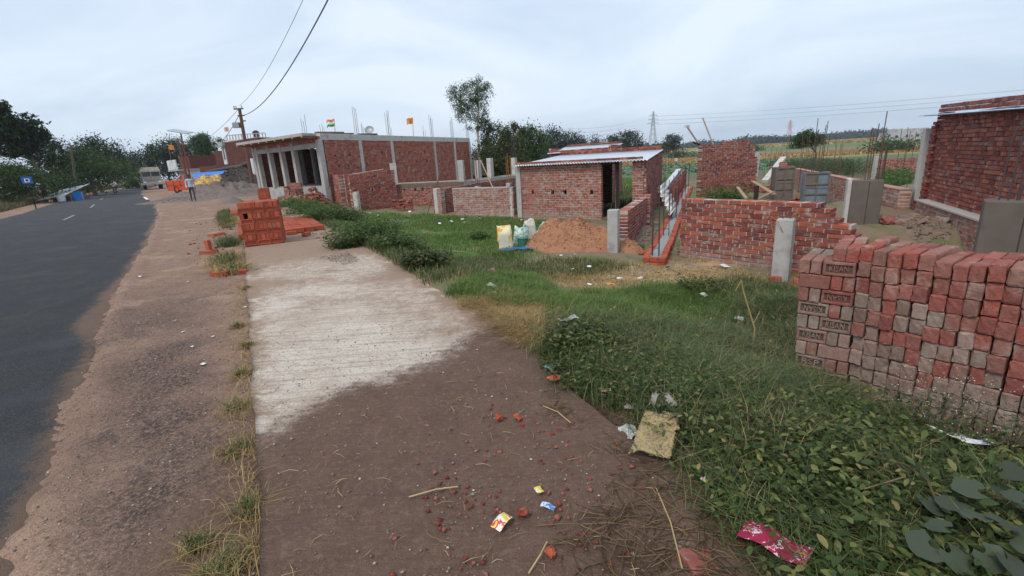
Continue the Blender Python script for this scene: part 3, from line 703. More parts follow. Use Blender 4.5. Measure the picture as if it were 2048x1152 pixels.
# ------------------------------------------------------------------ wall left of the shed with its gate post
A, B = (-2.06, 18.85), (.30, 17.44)
t = thing('brick_wall', 'weathered pale red brick wall joined to the left side of the shed', 'wall', (A[0], A[1], -.6))
brick_wall(t, A, B, -.66, .47, T=.23, pitch=.0765, mat='brick_pale')
one(lambda m: m.box((A[0] * .5 + B[0] * .5, A[1] * .5 + B[1] * .5, .485), (dist(A, B), .25, .03), math.atan2(B[1] - A[1], B[0] - A[0])), 'coping', M['mortar'], t)
column(t, off(B, -38, -.16), -.66, .50, .24, .27, -38, 'concrete_pale', 'column')
G = (-2.81, 19.4)
t = thing('gate_post', 'pale concrete gate post edged with brick beside the open gateway', 'post', (G[0], G[1], -.6))
column(t, G, -.66, .5, .2, .23, -38, 'concrete_pale', 'shaft')
s_ = sub(t, 'brick_edge'); brick_wall(s_, off(G, -38, .1), off(G, -38, .34), -.66, .48, T=.22, pitch=.0765, mat='brick_pale', mode='join')
one(lambda m: m.box((*off(G, -36, .62), -.6), (.75, .2, .06), R(-36)), 'threshold', M['mortar'], t)
A, B = off(G, -38, .3), off(off(G, -38, .3), 68, 5.2)
t = thing('brick_wall', 'dark red brick wall running back inside the open gateway', 'wall', (A[0], A[1], -.6))
brick_wall(t, off(A, 68, .2), B, -.66, .45, T=.115, pitch=.0765, mat='brick_old', mode='join')
# leaning iron poles
for k, (a, b) in enumerate((((-3.31, 19.3, -0.58), (-2.64, 20.2, 1.22)), ((-3.03, 19.6, -0.59), (-2.77, 20.6, 1.28)))):
    m = MB(); m.tube([a, b], .022, 6); tag(m.build('iron_pole', M['rust']), ['rusty iron pole leaning to the gate post with a wide slant', 'rusty iron pole propped almost upright beside the gate post'][k], 'pole')

# ------------------------------------------------------------------ brick plinth of the unfinished house in the middle
A, Cn, B = (-5.58, 24.29), (-2.11, 23.26), (0.46, 27.96)
t = thing('brick_plinth', 'raised brick plinth with concrete beam and column stubs beyond the pale wall', 'plinth', (A[0], A[1], -.5))
f_ = sub(t, 'front_wall')
brick_wall(f_, A, Cn, -.66, .38, T=.23, pitch=.0765, mat='brick_old', mode='join', openings=[(.5, .58, .2, .3), (1.1, 1.2, .2, .3), (1.5, 1.6, .2, .3), (2.2, 2.28, .2, .3)])
r_ = sub(t, 'side_wall')
brick_wall(r_, Cn, B, -.66, .38, T=.23, pitch=.0765, mat='brick_old', mode='join')
def beam(parent, a, b, z0, z1, w, mat='concrete', name='beam'):
    m = MB(); m.box(((a[0] + b[0]) / 2, (a[1] + b[1]) / 2, (z0 + z1) / 2), (dist(a, b), w, z1 - z0), math.atan2(b[1] - a[1], b[0] - a[0])); return m.build(name, M[mat], parent, bevel=.006)
beam(t, A, off(Cn, -16, .12), .385, .55, .25, 'concrete_brown'); beam(t, off(Cn, 61, .14), B, .382, .54, .25, 'concrete')
for (a, b, z) in ((off(A, 68, .3), off(Cn, 68, .3), .56), (off(Cn, 61, .3), off(B, 61, 0), .555)): beam(t, a, b, z, z + .05, .06, 'wood_pale', 'shutter_board')
column(t, off(Cn, 61, .02), -.6, 1.55, .27, .22, -16, 'concrete', 'column')
for (pxx, yt, tops) in ((981, 316, ()), (1029, 315, (2.6, 2.75, 2.5, 2.7))):
    c = {981: (-0.78, 25.68), 1029: (0.54, 28.1)}[pxx]
    zt = {981: 1.57, 1029: 1.52}[pxx]
    column(t, c, -.6, zt, .30, .24, 61, 'concrete_pale', 'column')
    if tops: rebars(t, c, zt - .05, [zt + 1.6, zt + 1.75, zt + 1.5, zt + 1.7], .09, .012, 61, .02)
cc = (-1.53, 27.5, 0.68); zc_ = 1.5
column(t, cc, -.6, zc_, .30, .24, 61, 'concrete_pale', 'column'); rebars(t, cc, zc_ - .05, [zc_ + .4, zc_ + .2, zc_ + .5], .08, .012, 61)
# inner stub columns rising behind the pale wall, rebar in front of them
for k, (xy_, z_, tp) in enumerate((((-1.12, 19.0, 0.39), .62, 1.75), ((0.12, 18.3, 0.39), .70, 1.6))):
    c = thing('rebar_column', ['slim concrete stub with rebars standing behind the pale brick wall middle', 'slim concrete stub with rebars behind the pale brick wall next to the shed'][k], 'column', (xy_[0], xy_[1], -.6))
    column(c, xy_, -.65, z_ - .1, .2, .16, -38, 'concrete', 'stub'); rebars(c, xy_, z_ - .15, [tp, tp + .1, tp - .05, tp], .07, .01, -38, .02, 'rebar_orange' if k else 'rust')
m = MB(); m.tube([(-0.49, 18.6, 0.38), (-1.01, 20.5, 1.49)], .025, 6); tag(m.build('wooden_prop', M['wood']), 'slanting wooden prop leaning over the plinth behind the pale wall', 'pole')

# ------------------------------------------------------------------ annex: pier, sloping wall and short post in front of the big building
A, B = (-9.49, 25.76), (-7.57, 22.87)
B = off(A, -42, 1.45)
t = thing('brick_pier', 'broad brick pier stuck to the corner of the big unfinished building', 'pier', (A[0], A[1], -.4))
brick_wall(t, A, B, -.55, 1.24, T=.23, pitch=.0765, mat='brick_big', mode='join')
s_ = sub(t, 'return_wall'); brick_wall(s_, off(B, 60, .12), off(B, 60, 1.8), -.55, 1.24, T=.23, pitch=.0765, mat='brick_big', mode='join')
A, B = (-7.3, 22.52), (-5.49, 23.89)
t = thing('brick_wall', 'red brick wall with sloping top between the broad pier and the plinth', 'wall', (A[0], A[1], -.45))
Lw = dist(A, B)
brick_wall(t, A, B, -.55, 1.5, T=.23, pitch=.0765, mat='brick_old', mode='join', top=lambda s: 1.18 + .16 * min(1, s / Lw * 1.3), openings=[(1.0, 1.08, .4, .5), (1.35, 1.43, .42, .52)])
m = MB(); m.bar((*off(A, 30, .05), 1.19), (*off(A, dirn_ := math.degrees(math.atan2(B[1] - A[1], B[0] - A[0])), Lw * .78), 1.34), .06, .03); m.build('coping_strip', M['wood_pale'], t)
c = (-6.99, 22.35)
t = thing('concrete_post', 'short pale post capped with broken brick before the sloping brick wall', 'post', (c[0] + .05, c[1] - .15, -.47))
column(t, (c[0] + .05, c[1] - .2), -.6, .42, .24, .2, -20, 'concrete_pale', 'shaft')
for k in range(4): place_brick(t, brick_mesh((.225, .11, .07), 'brick_old', k), (c[0] + .02 + rnd.uniform(-.06, .06), c[1] - .2 + rnd.uniform(-.05, .05), .46 + .07 * (k // 2)), rnd.uniform(0, 3))
c = (-5.06, 21.5)
t = thing('concrete_column', 'tall pale concrete column stub standing at the corner of the plinth', 'column', (c[0], c[1], .5))
column(t, (-5.72, 24.92), .3, 1.59, .30, .24, 20, 'concrete_pale', 'shaft')
c = (-4.88, 22.14)
t = thing('brick_stack', 'small heap of stacked red bricks in front of the plinth', 'brick stack', (c[0], c[1], -.5))
for k in range(6):
    for i in range(5): place_brick(t, brick_mesh((.225, .11, .07), 'brick_old', rnd.randrange(6)), (*off(off(c, -20, (i - 2) * .21 + rnd.uniform(-.02, .02)), 70, rnd.uniform(0, .1)), -.46 + k * .075), R(-20) + rnd.uniform(-.2, .2))

# ================================================================== big unfinished building
CB = (-9.27, 24.9); FL = (-14.99, 29.62); RE = (-2.81, 39.39)
af = math.degrees(math.atan2(FL[1] - CB[1], FL[0] - CB[0])); ar = math.degrees(math.atan2(RE[1] - CB[1], RE[0] - CB[0]))
LF, LR = dist(CB, FL), dist(CB, RE)
t = thing('unfinished_building', 'long unfinished brick building with open shop bays and concrete roof slab', 'building', (CB[0], CB[1], -.4))
fp = lambda s: off(CB, af, s); rp_ = lambda s: off(CB, ar, s)
# right side wall with put-log holes
holes = []
for (sx_, z_) in ((.6, 2.1), (1.7, 2.12), (2.7, 2.1), (.8, 1.55), (1.5, 1.55), (3.0, 1.6), (4.5, 2.2), (6.2, 2.15), (5.8, 1.55), (8.0, 1.6), (9.0, 2.2), (10.5, 2.1), (11.6, 2.2), (9.2, 1.6), (10.8, 1.55), (12.6, 1.7), (13.6, 2.2), (14.6, 2.1), (13.9, 1.6), (2.2, 1.4), (7.2, 2.2)):
    holes.append((sx_, sx_ + .11, z_, z_ + .09))
w_ = sub(t, 'side_wall')
brick_wall(w_, rp_(.2), rp_(LR), -.5, 2.92, T=.22, pitch=.0765, mat='brick_big', mm='mortar_brown', mode='join', openings=holes)
w2 = sub(t, 'back_wall')
BR = RE; BL = (FL[0] + RE[0] - CB[0], FL[1] + RE[1] - CB[1])
brick_wall(w2, BR, BL, -.5, 2.9, T=.22, pitch=.0765, mat='brick_big', mm='mortar_brown', mode='join')
w3 = sub(t, 'side_wall'); brick_wall(w3, FL, BL, -.5, 2.9, T=.22, pitch=.0765, mat='brick_big', mm='mortar_brown', mode='join')
w4 = sub(t, 'inner_wall'); brick_wall(w4, off(off(CB, ar, 11.5), af, .3), off(FL, ar, 11.5), .5, 2.9, T=.11, pitch=.0765, mat='brick_dark', mm='mortar_brown', mode='join')  # darker brick colour stands in for deep shade inside the bays
beam(t, off(rp_(0), ar, .0), rp_(LR), 2.925, 3.24, .27, 'concrete_pale', 'ring_beam')
for k, s in enumerate((2.9, 5.75, 10.6, 13.4, LR - .05)):
    column(t, off(rp_(s), ar - 90, .02), -.5, 2.92, .26, .24, ar, 'concrete_pale' if k != 2 else 'concrete', 'column')
    xy_ = rp_(s); rebars(t, xy_, 3.2, [4.55 + rnd.uniform(-.2, .2) for _ in range(4)], .10, .014, ar, .015, 'galv')
for (s, dep) in ((1.2, 3), (4, 5), (7, 4), (9, 6), (11, 5), (14.5, 4)):
    c = off(rp_(s), af, dep); rebars(t, c, 3.2, [4.2 + rnd.uniform(-.2, .3) for _ in range(3)], .12, .014, ar, .03, 'galv')
# facade: plinth, columns, beam
m = MB(); m.prism([off(fp(-.1), ar, -.05), off(fp(LF), ar, -.05), off(fp(LF), ar, 11.3), off(fp(.15), ar, 11.3)][::-1], -.5, .62); m.build('plinth', M['concrete'], t)
cols = [0.02, 2.64, 4.02, 5.44, 6.95, LF - .1]
for k, s in enumerate(cols):
    column(t, fp(s), -.5 if k == 0 else .62, 2.93, .30 if k == 0 else .25, .25, af, 'concrete', 'column')
    if 0 < k: column(t, off(fp(s), ar, 3.2), .62, 2.9, .22, .22, af, 'concrete', 'column')
beam(t, fp(-.1), fp(LF), 2.56, 2.80, .2, 'concrete', 'lintel_beam')
fs = sub(t, 'upper_front_wall'); brick_wall(fs, fp(-.1), fp(LF), 2.81, 3.12, T=.2, pitch=.0765, mat='brick_big', mode='join')
# roof slab with front overhang
ov = .95
rs = [off(off(CB, ar, -ov), af, -.12), off(off(FL, ar, -ov), af, .3), off(BL, ar, .1), off(BR, ar, .1)]
m = MB(); m.prism([off(fp(.13), ar, -ov), off(fp(LF + .3), ar, -ov), off(BL, ar, .1), off(off(BR, ar, .1), af, .145)][::-1], 3.12, 3.25); m.build('roof_slab', M['concrete'], t)
for i in range(9):                                         # shuttering left under the overhang
    s = .1 + i * LF / 8; m = MB(); m.bar((*off(fp(s), ar, -ov - .06), 3.07), (*off(fp(s), ar, -.12), 3.05), .09, .09); m.build('shuttering_timber', M['wood'], t)
for i in range(5):
    m = MB(); a_ = off(fp(-.1), ar, -ov + .05 + i * .18); b_ = off(fp(LF + .2), ar, -ov + .05 + i * .18); m.bar((*a_, 3.108 - .002 * i), (*b_, 3.108), .14, .02); m.build('shuttering_board', M['bark' if i % 2 else 'wood'], t)
for (s, dep, ln, mt) in ((.1, .3, 1.7, 'bark'), (.6, 1.5, 1.2, 'wood'), (1.9, .6, 1.0, 'bark'), (3.4, .5, 1.4, 'wood_dark')):       # timber left on the roof
    c = off(rp_(s), af, dep); m = MB(); m.bar((*c, 3.30), (*off(c, ar - 8, ln), 3.32), .2, .09); m.build('roof_timber', M[mt], t)
# roof clutter: dish and flags
c = off(off(CB, af, 2.2), ar, 6)
d_ = thing('satellite_dish', 'round grey satellite dish standing on the flat concrete roof', 'dish', (c[0], c[1], 3.25))
m = MB(); b = 0
for i in range(5):
    for k in range(14):
        a = 2 * math.pi * k / 14; r = .3 * i / 4; m.v.append((c[0] + r * math.cos(a), c[1] + .1 - .10 * (i / 4) ** 2 + r * math.sin(a) * .5, 3.75 + r * math.sin(a) * .85))
for i in range(4):
    for k in range(14): m.f.append((i * 14 + k, i * 14 + (k + 1) % 14, (i + 1) * 14 + (k + 1) % 14, (i + 1) * 14 + k))
m.build('reflector', M['galv'], d_, smooth=True); one(lambda m: m.tube([(c[0], c[1] + .1, 3.25), (c[0], c[1] + .12, 3.74)], .03, 6), 'mast', M['galv'], d_)
def flag(xy, z0, z1, bands, w, h, label, side=-1):
    f = thing('flag', label, 'flag', (xy[0], xy[1], z0)); one(lambda m: m.tube([(xy[0], xy[1], z0), (xy[0] + .08, xy[1], z1)], .02, 5), 'staff', M['wood'], f)
    nb = len(bands)
    for b, mt in enumerate(bands):
        V_ = []; zt_, zb_ = z1 - h * b / nb, z1 - h * (b + 1) / nb
        for i in range(7):
            for z in (zt_, zb_): V_.append((xy[0] + .08 + side * w * i / 6, xy[1] + .12 * math.sin(i * 1.3), z - .12 * i / 6 * w + .03 * math.sin(i * 2)))
        mesh_np('cloth', V_, [[2 * i, 2 * i + 1, 2 * i + 3, 2 * i + 2] for i in range(6)], M[mt], f)
c = off(off(CB, af, 3.6), ar, 4); flag(c, 3.25, 4.45, ['saffron', 'plastic_white', 'flag_green'], .55, .42, 'small three banded flag on the flat concrete roof')
c = off(off(CB, af, .6), ar, 9); flag(c, 3.25, 4.5, ['saffron'], .45, .38, 'small saffron flag on a bent staff on the flat concrete roof')
# half round brick pier in front of the shop bays, rubble
c = (-11.09, 25.3)
t = thing('brick_pier', 'rounded low brick pier standing before the open shop bays', 'pier', (c[0], c[1], -.2))
s_ = sub(t, 'body')
for k in range(5):
    a = 150 + k * 38; p0 = off(c, a, .46); p1 = off(c, a + 38, .46); brick_wall(s_, p0, p1, -.4, .78 - .05 * k, T=.11, pitch=.0765, mat='brick_old', mode='join')
brick_wall(s_, off(c, -10, .46), off(c, 150, .46), -.4, .9, T=.11, pitch=.0765, mat='brick_old', mode='join')
def heap_bricks(name, label, cat, c, rx, ry, h, n, mat, rz=0, group=None, steep=1.0, cap=130):
    t = thing(name, label, cat, (c[0], c[1], gz(c[0], c[1])), group)
    ca, sa = math.cos(rz), math.sin(rz)
    for i in range(n):
        a = rnd.uniform(0, 6.28); r = math.sqrt(rnd.random()); x, y = rx * r * math.cos(a), ry * r * math.sin(a)
        X, Y = c[0] + x * ca - y * sa, c[1] + x * sa + y * ca
        z = gz(X, Y) + h * (1 - r ** steep) * rnd.uniform(.55, 1.0) + .03
        o = place_brick(t, brick_mesh((.225, .11, .07), mat, rnd.randrange(6)), (X, Y, z), rnd.uniform(0, 3.1), rnd.uniform(-.6, .6), rnd.uniform(-.5, .5), rnd.choice((1, 1, .6, .8)))
    return t
heap_bricks('brick_heap', 'tumbled heap of red bricks against the corner column of the big building', 'brick heap', (-9.5, 24.0), .8, .6, .85, 150, 'brick_old', steep=1.6)
heap_bricks('brick_heap', 'spread of broken brick rubble before the plinth of the shop bays', 'brick heap', (-10.54, 24.6), 1.7, .8, .34, 140, 'brick_pale')

# ================================================================== things along the strip foundation
t = thing('corrugated_sheet', 'white corrugated cement sheet leaning beside the strip foundation', 'sheet', (4.9, 14.2, -.6))
corrugated(t, 'sheet', (4.63, 14.6, 0.37), (4.69, 13.6, -0.34), (5.18, 15.6, 0.49), 'asbestos_white', waves=6, amp=.035, th=.012)
A, B = (6.18, 18.15), (26.78, 67.88)
B = off(A, 67.5, 15)
t = thing('brick_wall', 'long brick boundary wall with small piers running back along the strip foundation', 'wall', (A[0], A[1], -.6))
brick_wall(t, A, B, -.75, .2, T=.115, pitch=.0765, mat='brick_old', cap=160)
for i in range(6):
    c = off(off(A, 67.5, .3 + i * 2.3), -22.5, .12); m = MB(); m.box((c[0], c[1], -.2), (.24, .14, .85), R(67.5)); m.build('pier', M['brick_old'], t)
m = MB(); a_ = off(A, 67.5, -.5); m.bar((*off(a_, 157, .12), .16), (*off(off(A, 67.5, 9), 157, .1), .42), .22, .02); tag(m.build('metal_sheet', M['sheet_metal']), 'long pale metal sheet resting along the boundary wall top', 'sheet')
for (s, h) in ((1.5, 1.2), (4, 1.4), (7, 1.5), (10, 1.5), (13, 1.5)):
    c = off(off(A, 67.5, s), 157, 1.0); t = thing('rebar_cluster', 'bunch of thin rebars standing in the ground beyond the boundary wall', 'rebar', (c[0], c[1], float(H(*c))), 'rebars beyond the boundary wall')
    rebars(t, c, float(H(*c)) - .05, [float(H(*c)) + h + rnd.uniform(-.1, .2) for _ in range(4)], .1, .009, 67, .02)

# ================================================================== tall wall in the front plot
A, B = (7.0, 17.41), (9.4, 18.12)
t = thing('brick_wall', 'free standing tall red brick wall with broken right edge among the foundations', 'wall', (A[0], A[1], -.2))
LT = dist(A, B)
brick_wall(t, A, B, -.25, 1.72, T=.23, pitch=.0765, mat='brick_old', top=lambda s: (1.6 if s < LT * .42 else 1.69 if s < LT * .84 else 1.45 if s < LT * .93 else 1.1), cap=300)
for (a, b, nm) in (((1399, 288), (1374, 252), 'short'), ((1425, 287), (1405, 236), 'long')): pass
pa, pb = (6.95, 17.3, 1.55), (6.34, 17.0, 2.22); m = MB(); m.tube([pa, pb], .03, 6); o = m.build('timber_prop', M['wood_pale']); tag(o, 'pale timber with a block on its end slanting over the tall brick wall', 'timber')
one(lambda m: m.box(pb, (.16, .1, .08), .5), 'end_block', M['paper_grey'], o)
pa, pb = (7.55, 17.6, 1.55), (7.03, 17.4, 2.5); m = MB(); m.tube([pa, pb], .024, 6); tag(m.build('timber_prop', M['wood_pale']), 'slim bare pole slanting above the tall brick wall', 'timber')
m = MB(); m.bar((6.58, 17.0, 1.68), (6.9, 17.2, 1.59), .06, .05); tag(m.build('timber_offcut', M['wood_dark']), 'short dark timber end lying on the corner of the tall brick wall', 'timber')

# formwork columns
def formwork(xy, z0, z1, w, d, ang, label, blue):
    t = thing('formwork_column', label, 'formwork', (xy[0], xy[1], z0)); e = rot2(ang); n_ = (-e[1], e[0])
    column(t, xy, z0, z1 - .03, w - .05, d - .05, ang, 'concrete', 'concrete_core')
    for s in (-1, 1):
        for hseg in range(2):
            for half in (-1, 1):
                c = (xy[0] + e[0] * half * w / 4 - s * n_[0] * d / 2, xy[1] + e[1] * half * w / 4 - s * n_[1] * d / 2); zz = z0 + (z1 - z0) * (hseg + .5) / 2
                m = MB(); m.box((*c, zz), (w / 2 - .012, .03, (z1 - z0) / 2 - .012), R(ang)); m.build('steel_panel', M['form_steel_blue' if (blue and rnd.random() < .6) else 'form_steel'], t)
        c = (xy[0] + s * e[0] * w / 2, xy[1] + s * e[1] * w / 2); m = MB(); m.box((*c, (z0 + z1) / 2), (.03, d + .06, z1 - z0), R(ang)); m.build('side_panel', M['form_steel_blue' if blue else 'form_steel'], t)
    for f in (.02, .33, .64, .97):
        zz = z0 + (z1 - z0) * f; c = (xy[0] - (-n_[0]) * 0 + n_[0] * -(d / 2 + .025), xy[1] - n_[1] * (d / 2 + .025)); m = MB(); m.box((*c, zz), (w + .04, .03, .035), R(ang)); m.build('rib', M['form_steel'], t)
    for k in (-1, 0, 1):
        c = (xy[0] + e[0] * k * w / 2.1 - n_[0] * (d / 2 + .03), xy[1] + e[1] * k * w / 2.1 - n_[1] * (d / 2 + .03)); m = MB(); m.box((*c, (z0 + z1) / 2), (.025, .03, z1 - z0), R(ang)); m.build('stiffener', M['form_steel'], t)
    return t
c = (8.77, 15.16); formwork(c, -.25, 0.76, .52, .4, -12, 'rusty brown steel formwork column between timber and rubble', False)
c = (8.81, 13.59); f2_ = formwork(c, -.25, 0.64, .58, .42, -22, 'steel formwork column with blue grey panels near the toothed wall', True)
rebars(f2_, (c[0], c[1]), .6, [1.9, 2.1, 1.8, 2.0], .14, .01, -22, .02)
c = (7.73, 14.71); m = MB(); m.tube([(c[0], c[1], -.3), (c[0], c[1], 0.26)], .07, 8); tag(m.build('timber_stump', M['wood_dark']), 'black charred timber stump behind the toothed brick wall', 'stump')
for k, (a, b, wd) in enumerate((((6.11, 12.6, 0.43), (5.5, 10.9, 0.31), .07), ((8.25, 16.0, 0.31), (7.6, 13.5, 0.1), .12), ((5.96, 11.2, 0.25), (7.32, 13.0, 0.22), .05))):
    m = MB(); m.bar((a[0], a[1], max(a[2], gz(a[0], a[1]) + .05)), (b[0], b[1], max(b[2], gz(b[0], b[1]) + .04)), wd, .03); tag(m.build('timber_plank', M['wood']), ['narrow pale plank lying by the green bush behind the wall', 'wide pale plank lying from the tall wall to the rusty formwork', 'thin plank lying between the charred stump and the rusty formwork'][k], 'plank')
pa, pb = (9.75, 18.0, 0.13), (11.81, 20.5, 0.88); m = MB(); m.bar(pa, pb, .22, .1); tag(m.build('concrete_lintel', M['concrete_pale']), 'pale concrete beam tilted up against the rubble behind rusty formwork', 'beam')
heap_bricks('brick_heap', 'heap of orange brick pieces between the two formwork columns', 'brick heap', (9.5, 15.43), .42, .35, .4, 60, 'brick_new')
heap_bricks('brick_heap', 'scattered brick rubble under the tilted concrete beam', 'brick heap', (11.89, 21.93), .9, .9, .25, 60, 'brick_old')
c = (15.02, 28.78); column(thing('concrete_post', 'slender pale concrete post right of the tall brick wall', 'post', (c[0], c[1], -.3)), c, -.4, 1.0, .17, ang=20, mat='concrete', name='shaft')
# ruined cross wall
A, B = (10.06, 16.95), (14.07, 22.42); B = off(A, 66, 3.2)
t = thing('brick_wall', 'crumbling orange brick wall with ragged top right of rusty formwork', 'wall', (A[0], A[1], -.2))
brick_wall(t, A, B, -.3, .75, T=.23, pitch=.0765, mat='brick_old', top=lambda s: .52 + .22 * math.sin(s * 2.2 + 2.4) + .1 * math.sin(s * 9), cap=120)
# boundary wall on the right of the plot
A, B = (9.16, 10.86), (15.43, 25.64); B = off(A, 69, 12.5)
t = thing('brick_wall', 'long brick boundary wall passing behind the brown cement pillar', 'wall', (A[0], A[1], -.4))
brick_wall(t, A, B, -.62, .29, T=.23, pitch=.0765, mat='brick_pale', cap=300)
one(lambda m: m.box((A[0] * .5 + B[0] * .5, A[1] * .5 + B[1] * .5, .30), (dist(A, B), .25, .02), math.atan2(B[1] - A[1], B[0] - A[0])), 'coping', M['brick_pale'], t)
# brown cement pillar, pale board on its side
c = (7.06, 9.21)
c = (7.1, 9.36)
t = thing('cement_pillar', 'broad brown cement pillar topped with long rebars beside the toothed wall', 'pillar', (c[0], c[1], -.5))
zt = 0.7
column(t, c, -.6, zt, .50, .30, -30, 'concrete_brown', 'shaft')
column(t, off(off(c, 150, .29), 60, .02), -.6, zt + .03, .07, .32, -30, 'concrete_pale', 'form_board')
rebars(t, off(c, -30, .08), zt - .02, [1.55, 1.75, 1.68, 1.6, 1.95, 1.35], .13, .009, -30, .015, 'rust', ties=())
rebars(t, off(c, -30, .2), zt - .02, [zt + .55, zt + .5], .06, .011, -30, .01)
rebars(t, off(c, -30, .0), zt - .02, [zt + .15], .0, .008, 0)
# seam down the pillar
one(lambda m: m.bar((*off(off(c, -30, .02), -120, .152), -.55), (*off(off(c, -30, .02), -120, .152), zt - .02), .015, .006), 'seam', M['rebar'], t)
# small square stack of bricks and low brick steps
c = (7.79, 9.2)
t = thing('brick_stack', 'small square stack of brown bricks between pillar and right building', 'brick stack', (c[0], c[1], -.5))
for k in range(6):
    for i in range(2):
        for j in range(2): place_brick(t, brick_mesh((.225, .11, .07), 'brick_dusty' if (k + i) % 2 else 'brick_wine', rnd.randrange(6)), (*off(off(c, -30 + 90 * (k % 2), (i - .5) * .235), 60 + 90 * (k % 2), (j - .5) * .12), -.46 + k * .076), R(-30 + 90 * (k % 2)) + rnd.uniform(-.05, .05))
A = (7.65, 9.5); B = off(A, 62, 2.6)
t = thing('brick_wall', 'low broken brick footing behind the small square brick stack', 'wall', (A[0], A[1], -.5))
brick_wall(t, off(A, 62, .3), B, -.6, .1, T=.23, pitch=.0765, mat='brick_pale', top=lambda s: -.25 + .15 * s, cap=60)
heap_bricks('brick_heap', 'few loose red bricks at the foot of the brown cement pillar', 'brick heap', (7.48, 9.18), .22, .2, .12, 12, 'brick_wine')

# ================================================================== building on the right
LG = (9.28, 10.45); DG = 63.5
base = LG; near = off(base, DG, -6.5)
t = thing('brick_building', 'brick building with blue sheet roof and toothed corner at the plot edge', 'building', (base[0], base[1], -.5))
upw = sub(t, 'upper_wall'); ub = off(base, DG - 90, .16)
Lg = 6.5
def topG(s): return 1.70 + .17 * s / Lg
brick_wall(upw, off(ub, DG, -Lg), off(ub, DG, .42), .1, 2.0, T=.22, pitch=.0765, mat='brick_old', mm='mortar_brown', top=lambda s: 1.735 + .2 * (s + .3) / 7.55 if s < Lg + .25 else 1.7, cap=300, jit=.007)
low = sub(t, 'lower_wall')
brick_wall(low, off(base, DG, -Lg), base, -.62, .09, T=.3, pitch=.0765, mat='brick_pale', cap=220, jit=.006)
one(lambda m: m.box((*off(off(base, DG, -Lg / 2), DG + 90, .06), .10), (Lg, .26, .03), R(DG)), 'ledge', M['mortar'], low)
tooth = sub(t, 'toothed_pier')
for k in range(31):
    zz = -.58 + k * .0765; ins = .04 if k % 2 else -.02; c = off(off(base, DG, .2 + ins), DG + 90, .02 if k < 9 else -.1); 
    place_brick(tooth, brick_mesh((.225, .23, .066), 'brick_old', k % 6), (*c, zz), R(DG) + rnd.uniform(-.03, .03), 0, 0, 1.0 + (.15 if k % 2 else 0))
column(t, off(off(base, DG, .48), DG + 90, -.02), -.6, 1.62, .22, .24, DG, 'concrete_pale', 'corner_column')
bkw = sub(t, 'back_wall'); brick_wall(bkw, off(ub, DG, .5), off(off(ub, DG, .5), DG - 90, 5), -.6, 1.8, T=.22, pitch=.0765, mat='brick_old', mode='join')
e_ = rot2(DG); 
P00 = (*off(off(ub, DG, -Lg - .3), DG + 90, .3), 1.705); P01 = (*off(off(ub, DG, .75), DG + 90, .34), 1.905); P10 = (*off(off(ub, DG, -Lg - .3), DG - 90, 5), 1.72)
roof = corrugated(t, 'roof', P00, P10, P01, 'sheet_blue', waves=30, amp=.012)
for lay in range(2): row_on_roof(roof, (*off(off(ub, DG, -Lg), DG + 90, .02), 1.735 + .078 * lay), (*off(off(ub, DG, .45 - .1 * lay), DG + 90, .02), 1.925 + .078 * lay), 'brick_old', 29)
# big cement footing with hooped rebars
c = (6.58, 5.95)
t = thing('cement_pillar', 'wide grey brown cement pillar with hooped purple rebars before the right building', 'pillar', (c[0], c[1], -.5))
zt = 0.62
column(t, c, -.6, zt, .75, .42, -42, 'concrete_brown', 'shaft')
one(lambda m: m.bar((*off(c, -132, .213), -.55), (*off(c, -132, .213), zt - .01), .018, .006), 'seam', M['rebar'], t)
for (s, h1, w_) in ((-.16, 1.02, .16), (.22, 1.0, .12)):
    a_ = off(off(c, -42, s - w_ / 2), 48, .0); b_ = off(off(c, -42, s + w_ / 2), 48, .0); md = off(c, -42, s)
    m = MB(); m.tube([(*a_, zt - .03), (*a_, zt + h1 * .72), (*off(a_, -42, w_ * .15), zt + h1 * .86), (*md, zt + h1 * .92), (*off(b_, -42, -w_ * .15), zt + h1 * .86), (*b_, zt + h1 * .72), (*b_, zt - .03)], .009, 6); m.build('hooped_rebar', M['rebar'], t)
for (s, h1) in ((-.16, 1.05), (.06, .98), (.08, .85), (.28, .95), (-.06, .2), (.16, .22)):
    a_ = off(off(c, -42, s), 48, rnd.uniform(-.06, .06)); m = MB(); m.tube([(*a_, zt - .03), (a_[0] + .02, a_[1], zt + h1)], .011, 6); m.build('rebar', M['rebar'], t)
# field wall and rebars behind
A, B = (20.04, 26.0, -0.54), (21.61, 24.0, -0.56)
t = thing('brick_wall', 'far red brick field wall behind the bunch of rebars', 'wall', (A[0], A[1], -.8))
brick_wall(t, A, B, -1.0, 0.4, T=.115, pitch=.0765, mat='brick_old', mode='join')
column(t, A, -1.0, 0.51, .25, ang=-5, mat='concrete', name='column')
hh_ = 0
for k, (p_, h, n_) in enumerate((((12.45, 20.0, 0.54), 2.0, 5), ((12.43, 19.0, 0.55), 2.0, 4), ((14.49, 21.0, 0.52), 1.8, 5), ((12.45, 15.0, 0.38), 1.6, 4), ((12.31, 22.0, 0.63), 1.5, 4), ((13.59, 25.0, 0.54), 1.5, 4), ((15.52, 27.0, 0.49), 1.5, 4))):
    z_ = gz(p_[0], p_[1]); t = thing('rebar_cluster', 'bunch of rusty rebars standing in the weeds behind the boundary wall', 'rebar', (p_[0], p_[1], z_), 'rebars in the weedy plot')
    top_ = {0: 1.77, 1: 1.68, 2: 1.58, 3: 1.76, 4: 1.18, 5: 1.21, 6: 1.19}[k]
    rebars(t, p_, z_ - .1, [top_ + rnd.uniform(-.35, .1) for _ in range(n_)], .16, .008, 30 * k, .03, 'rust')

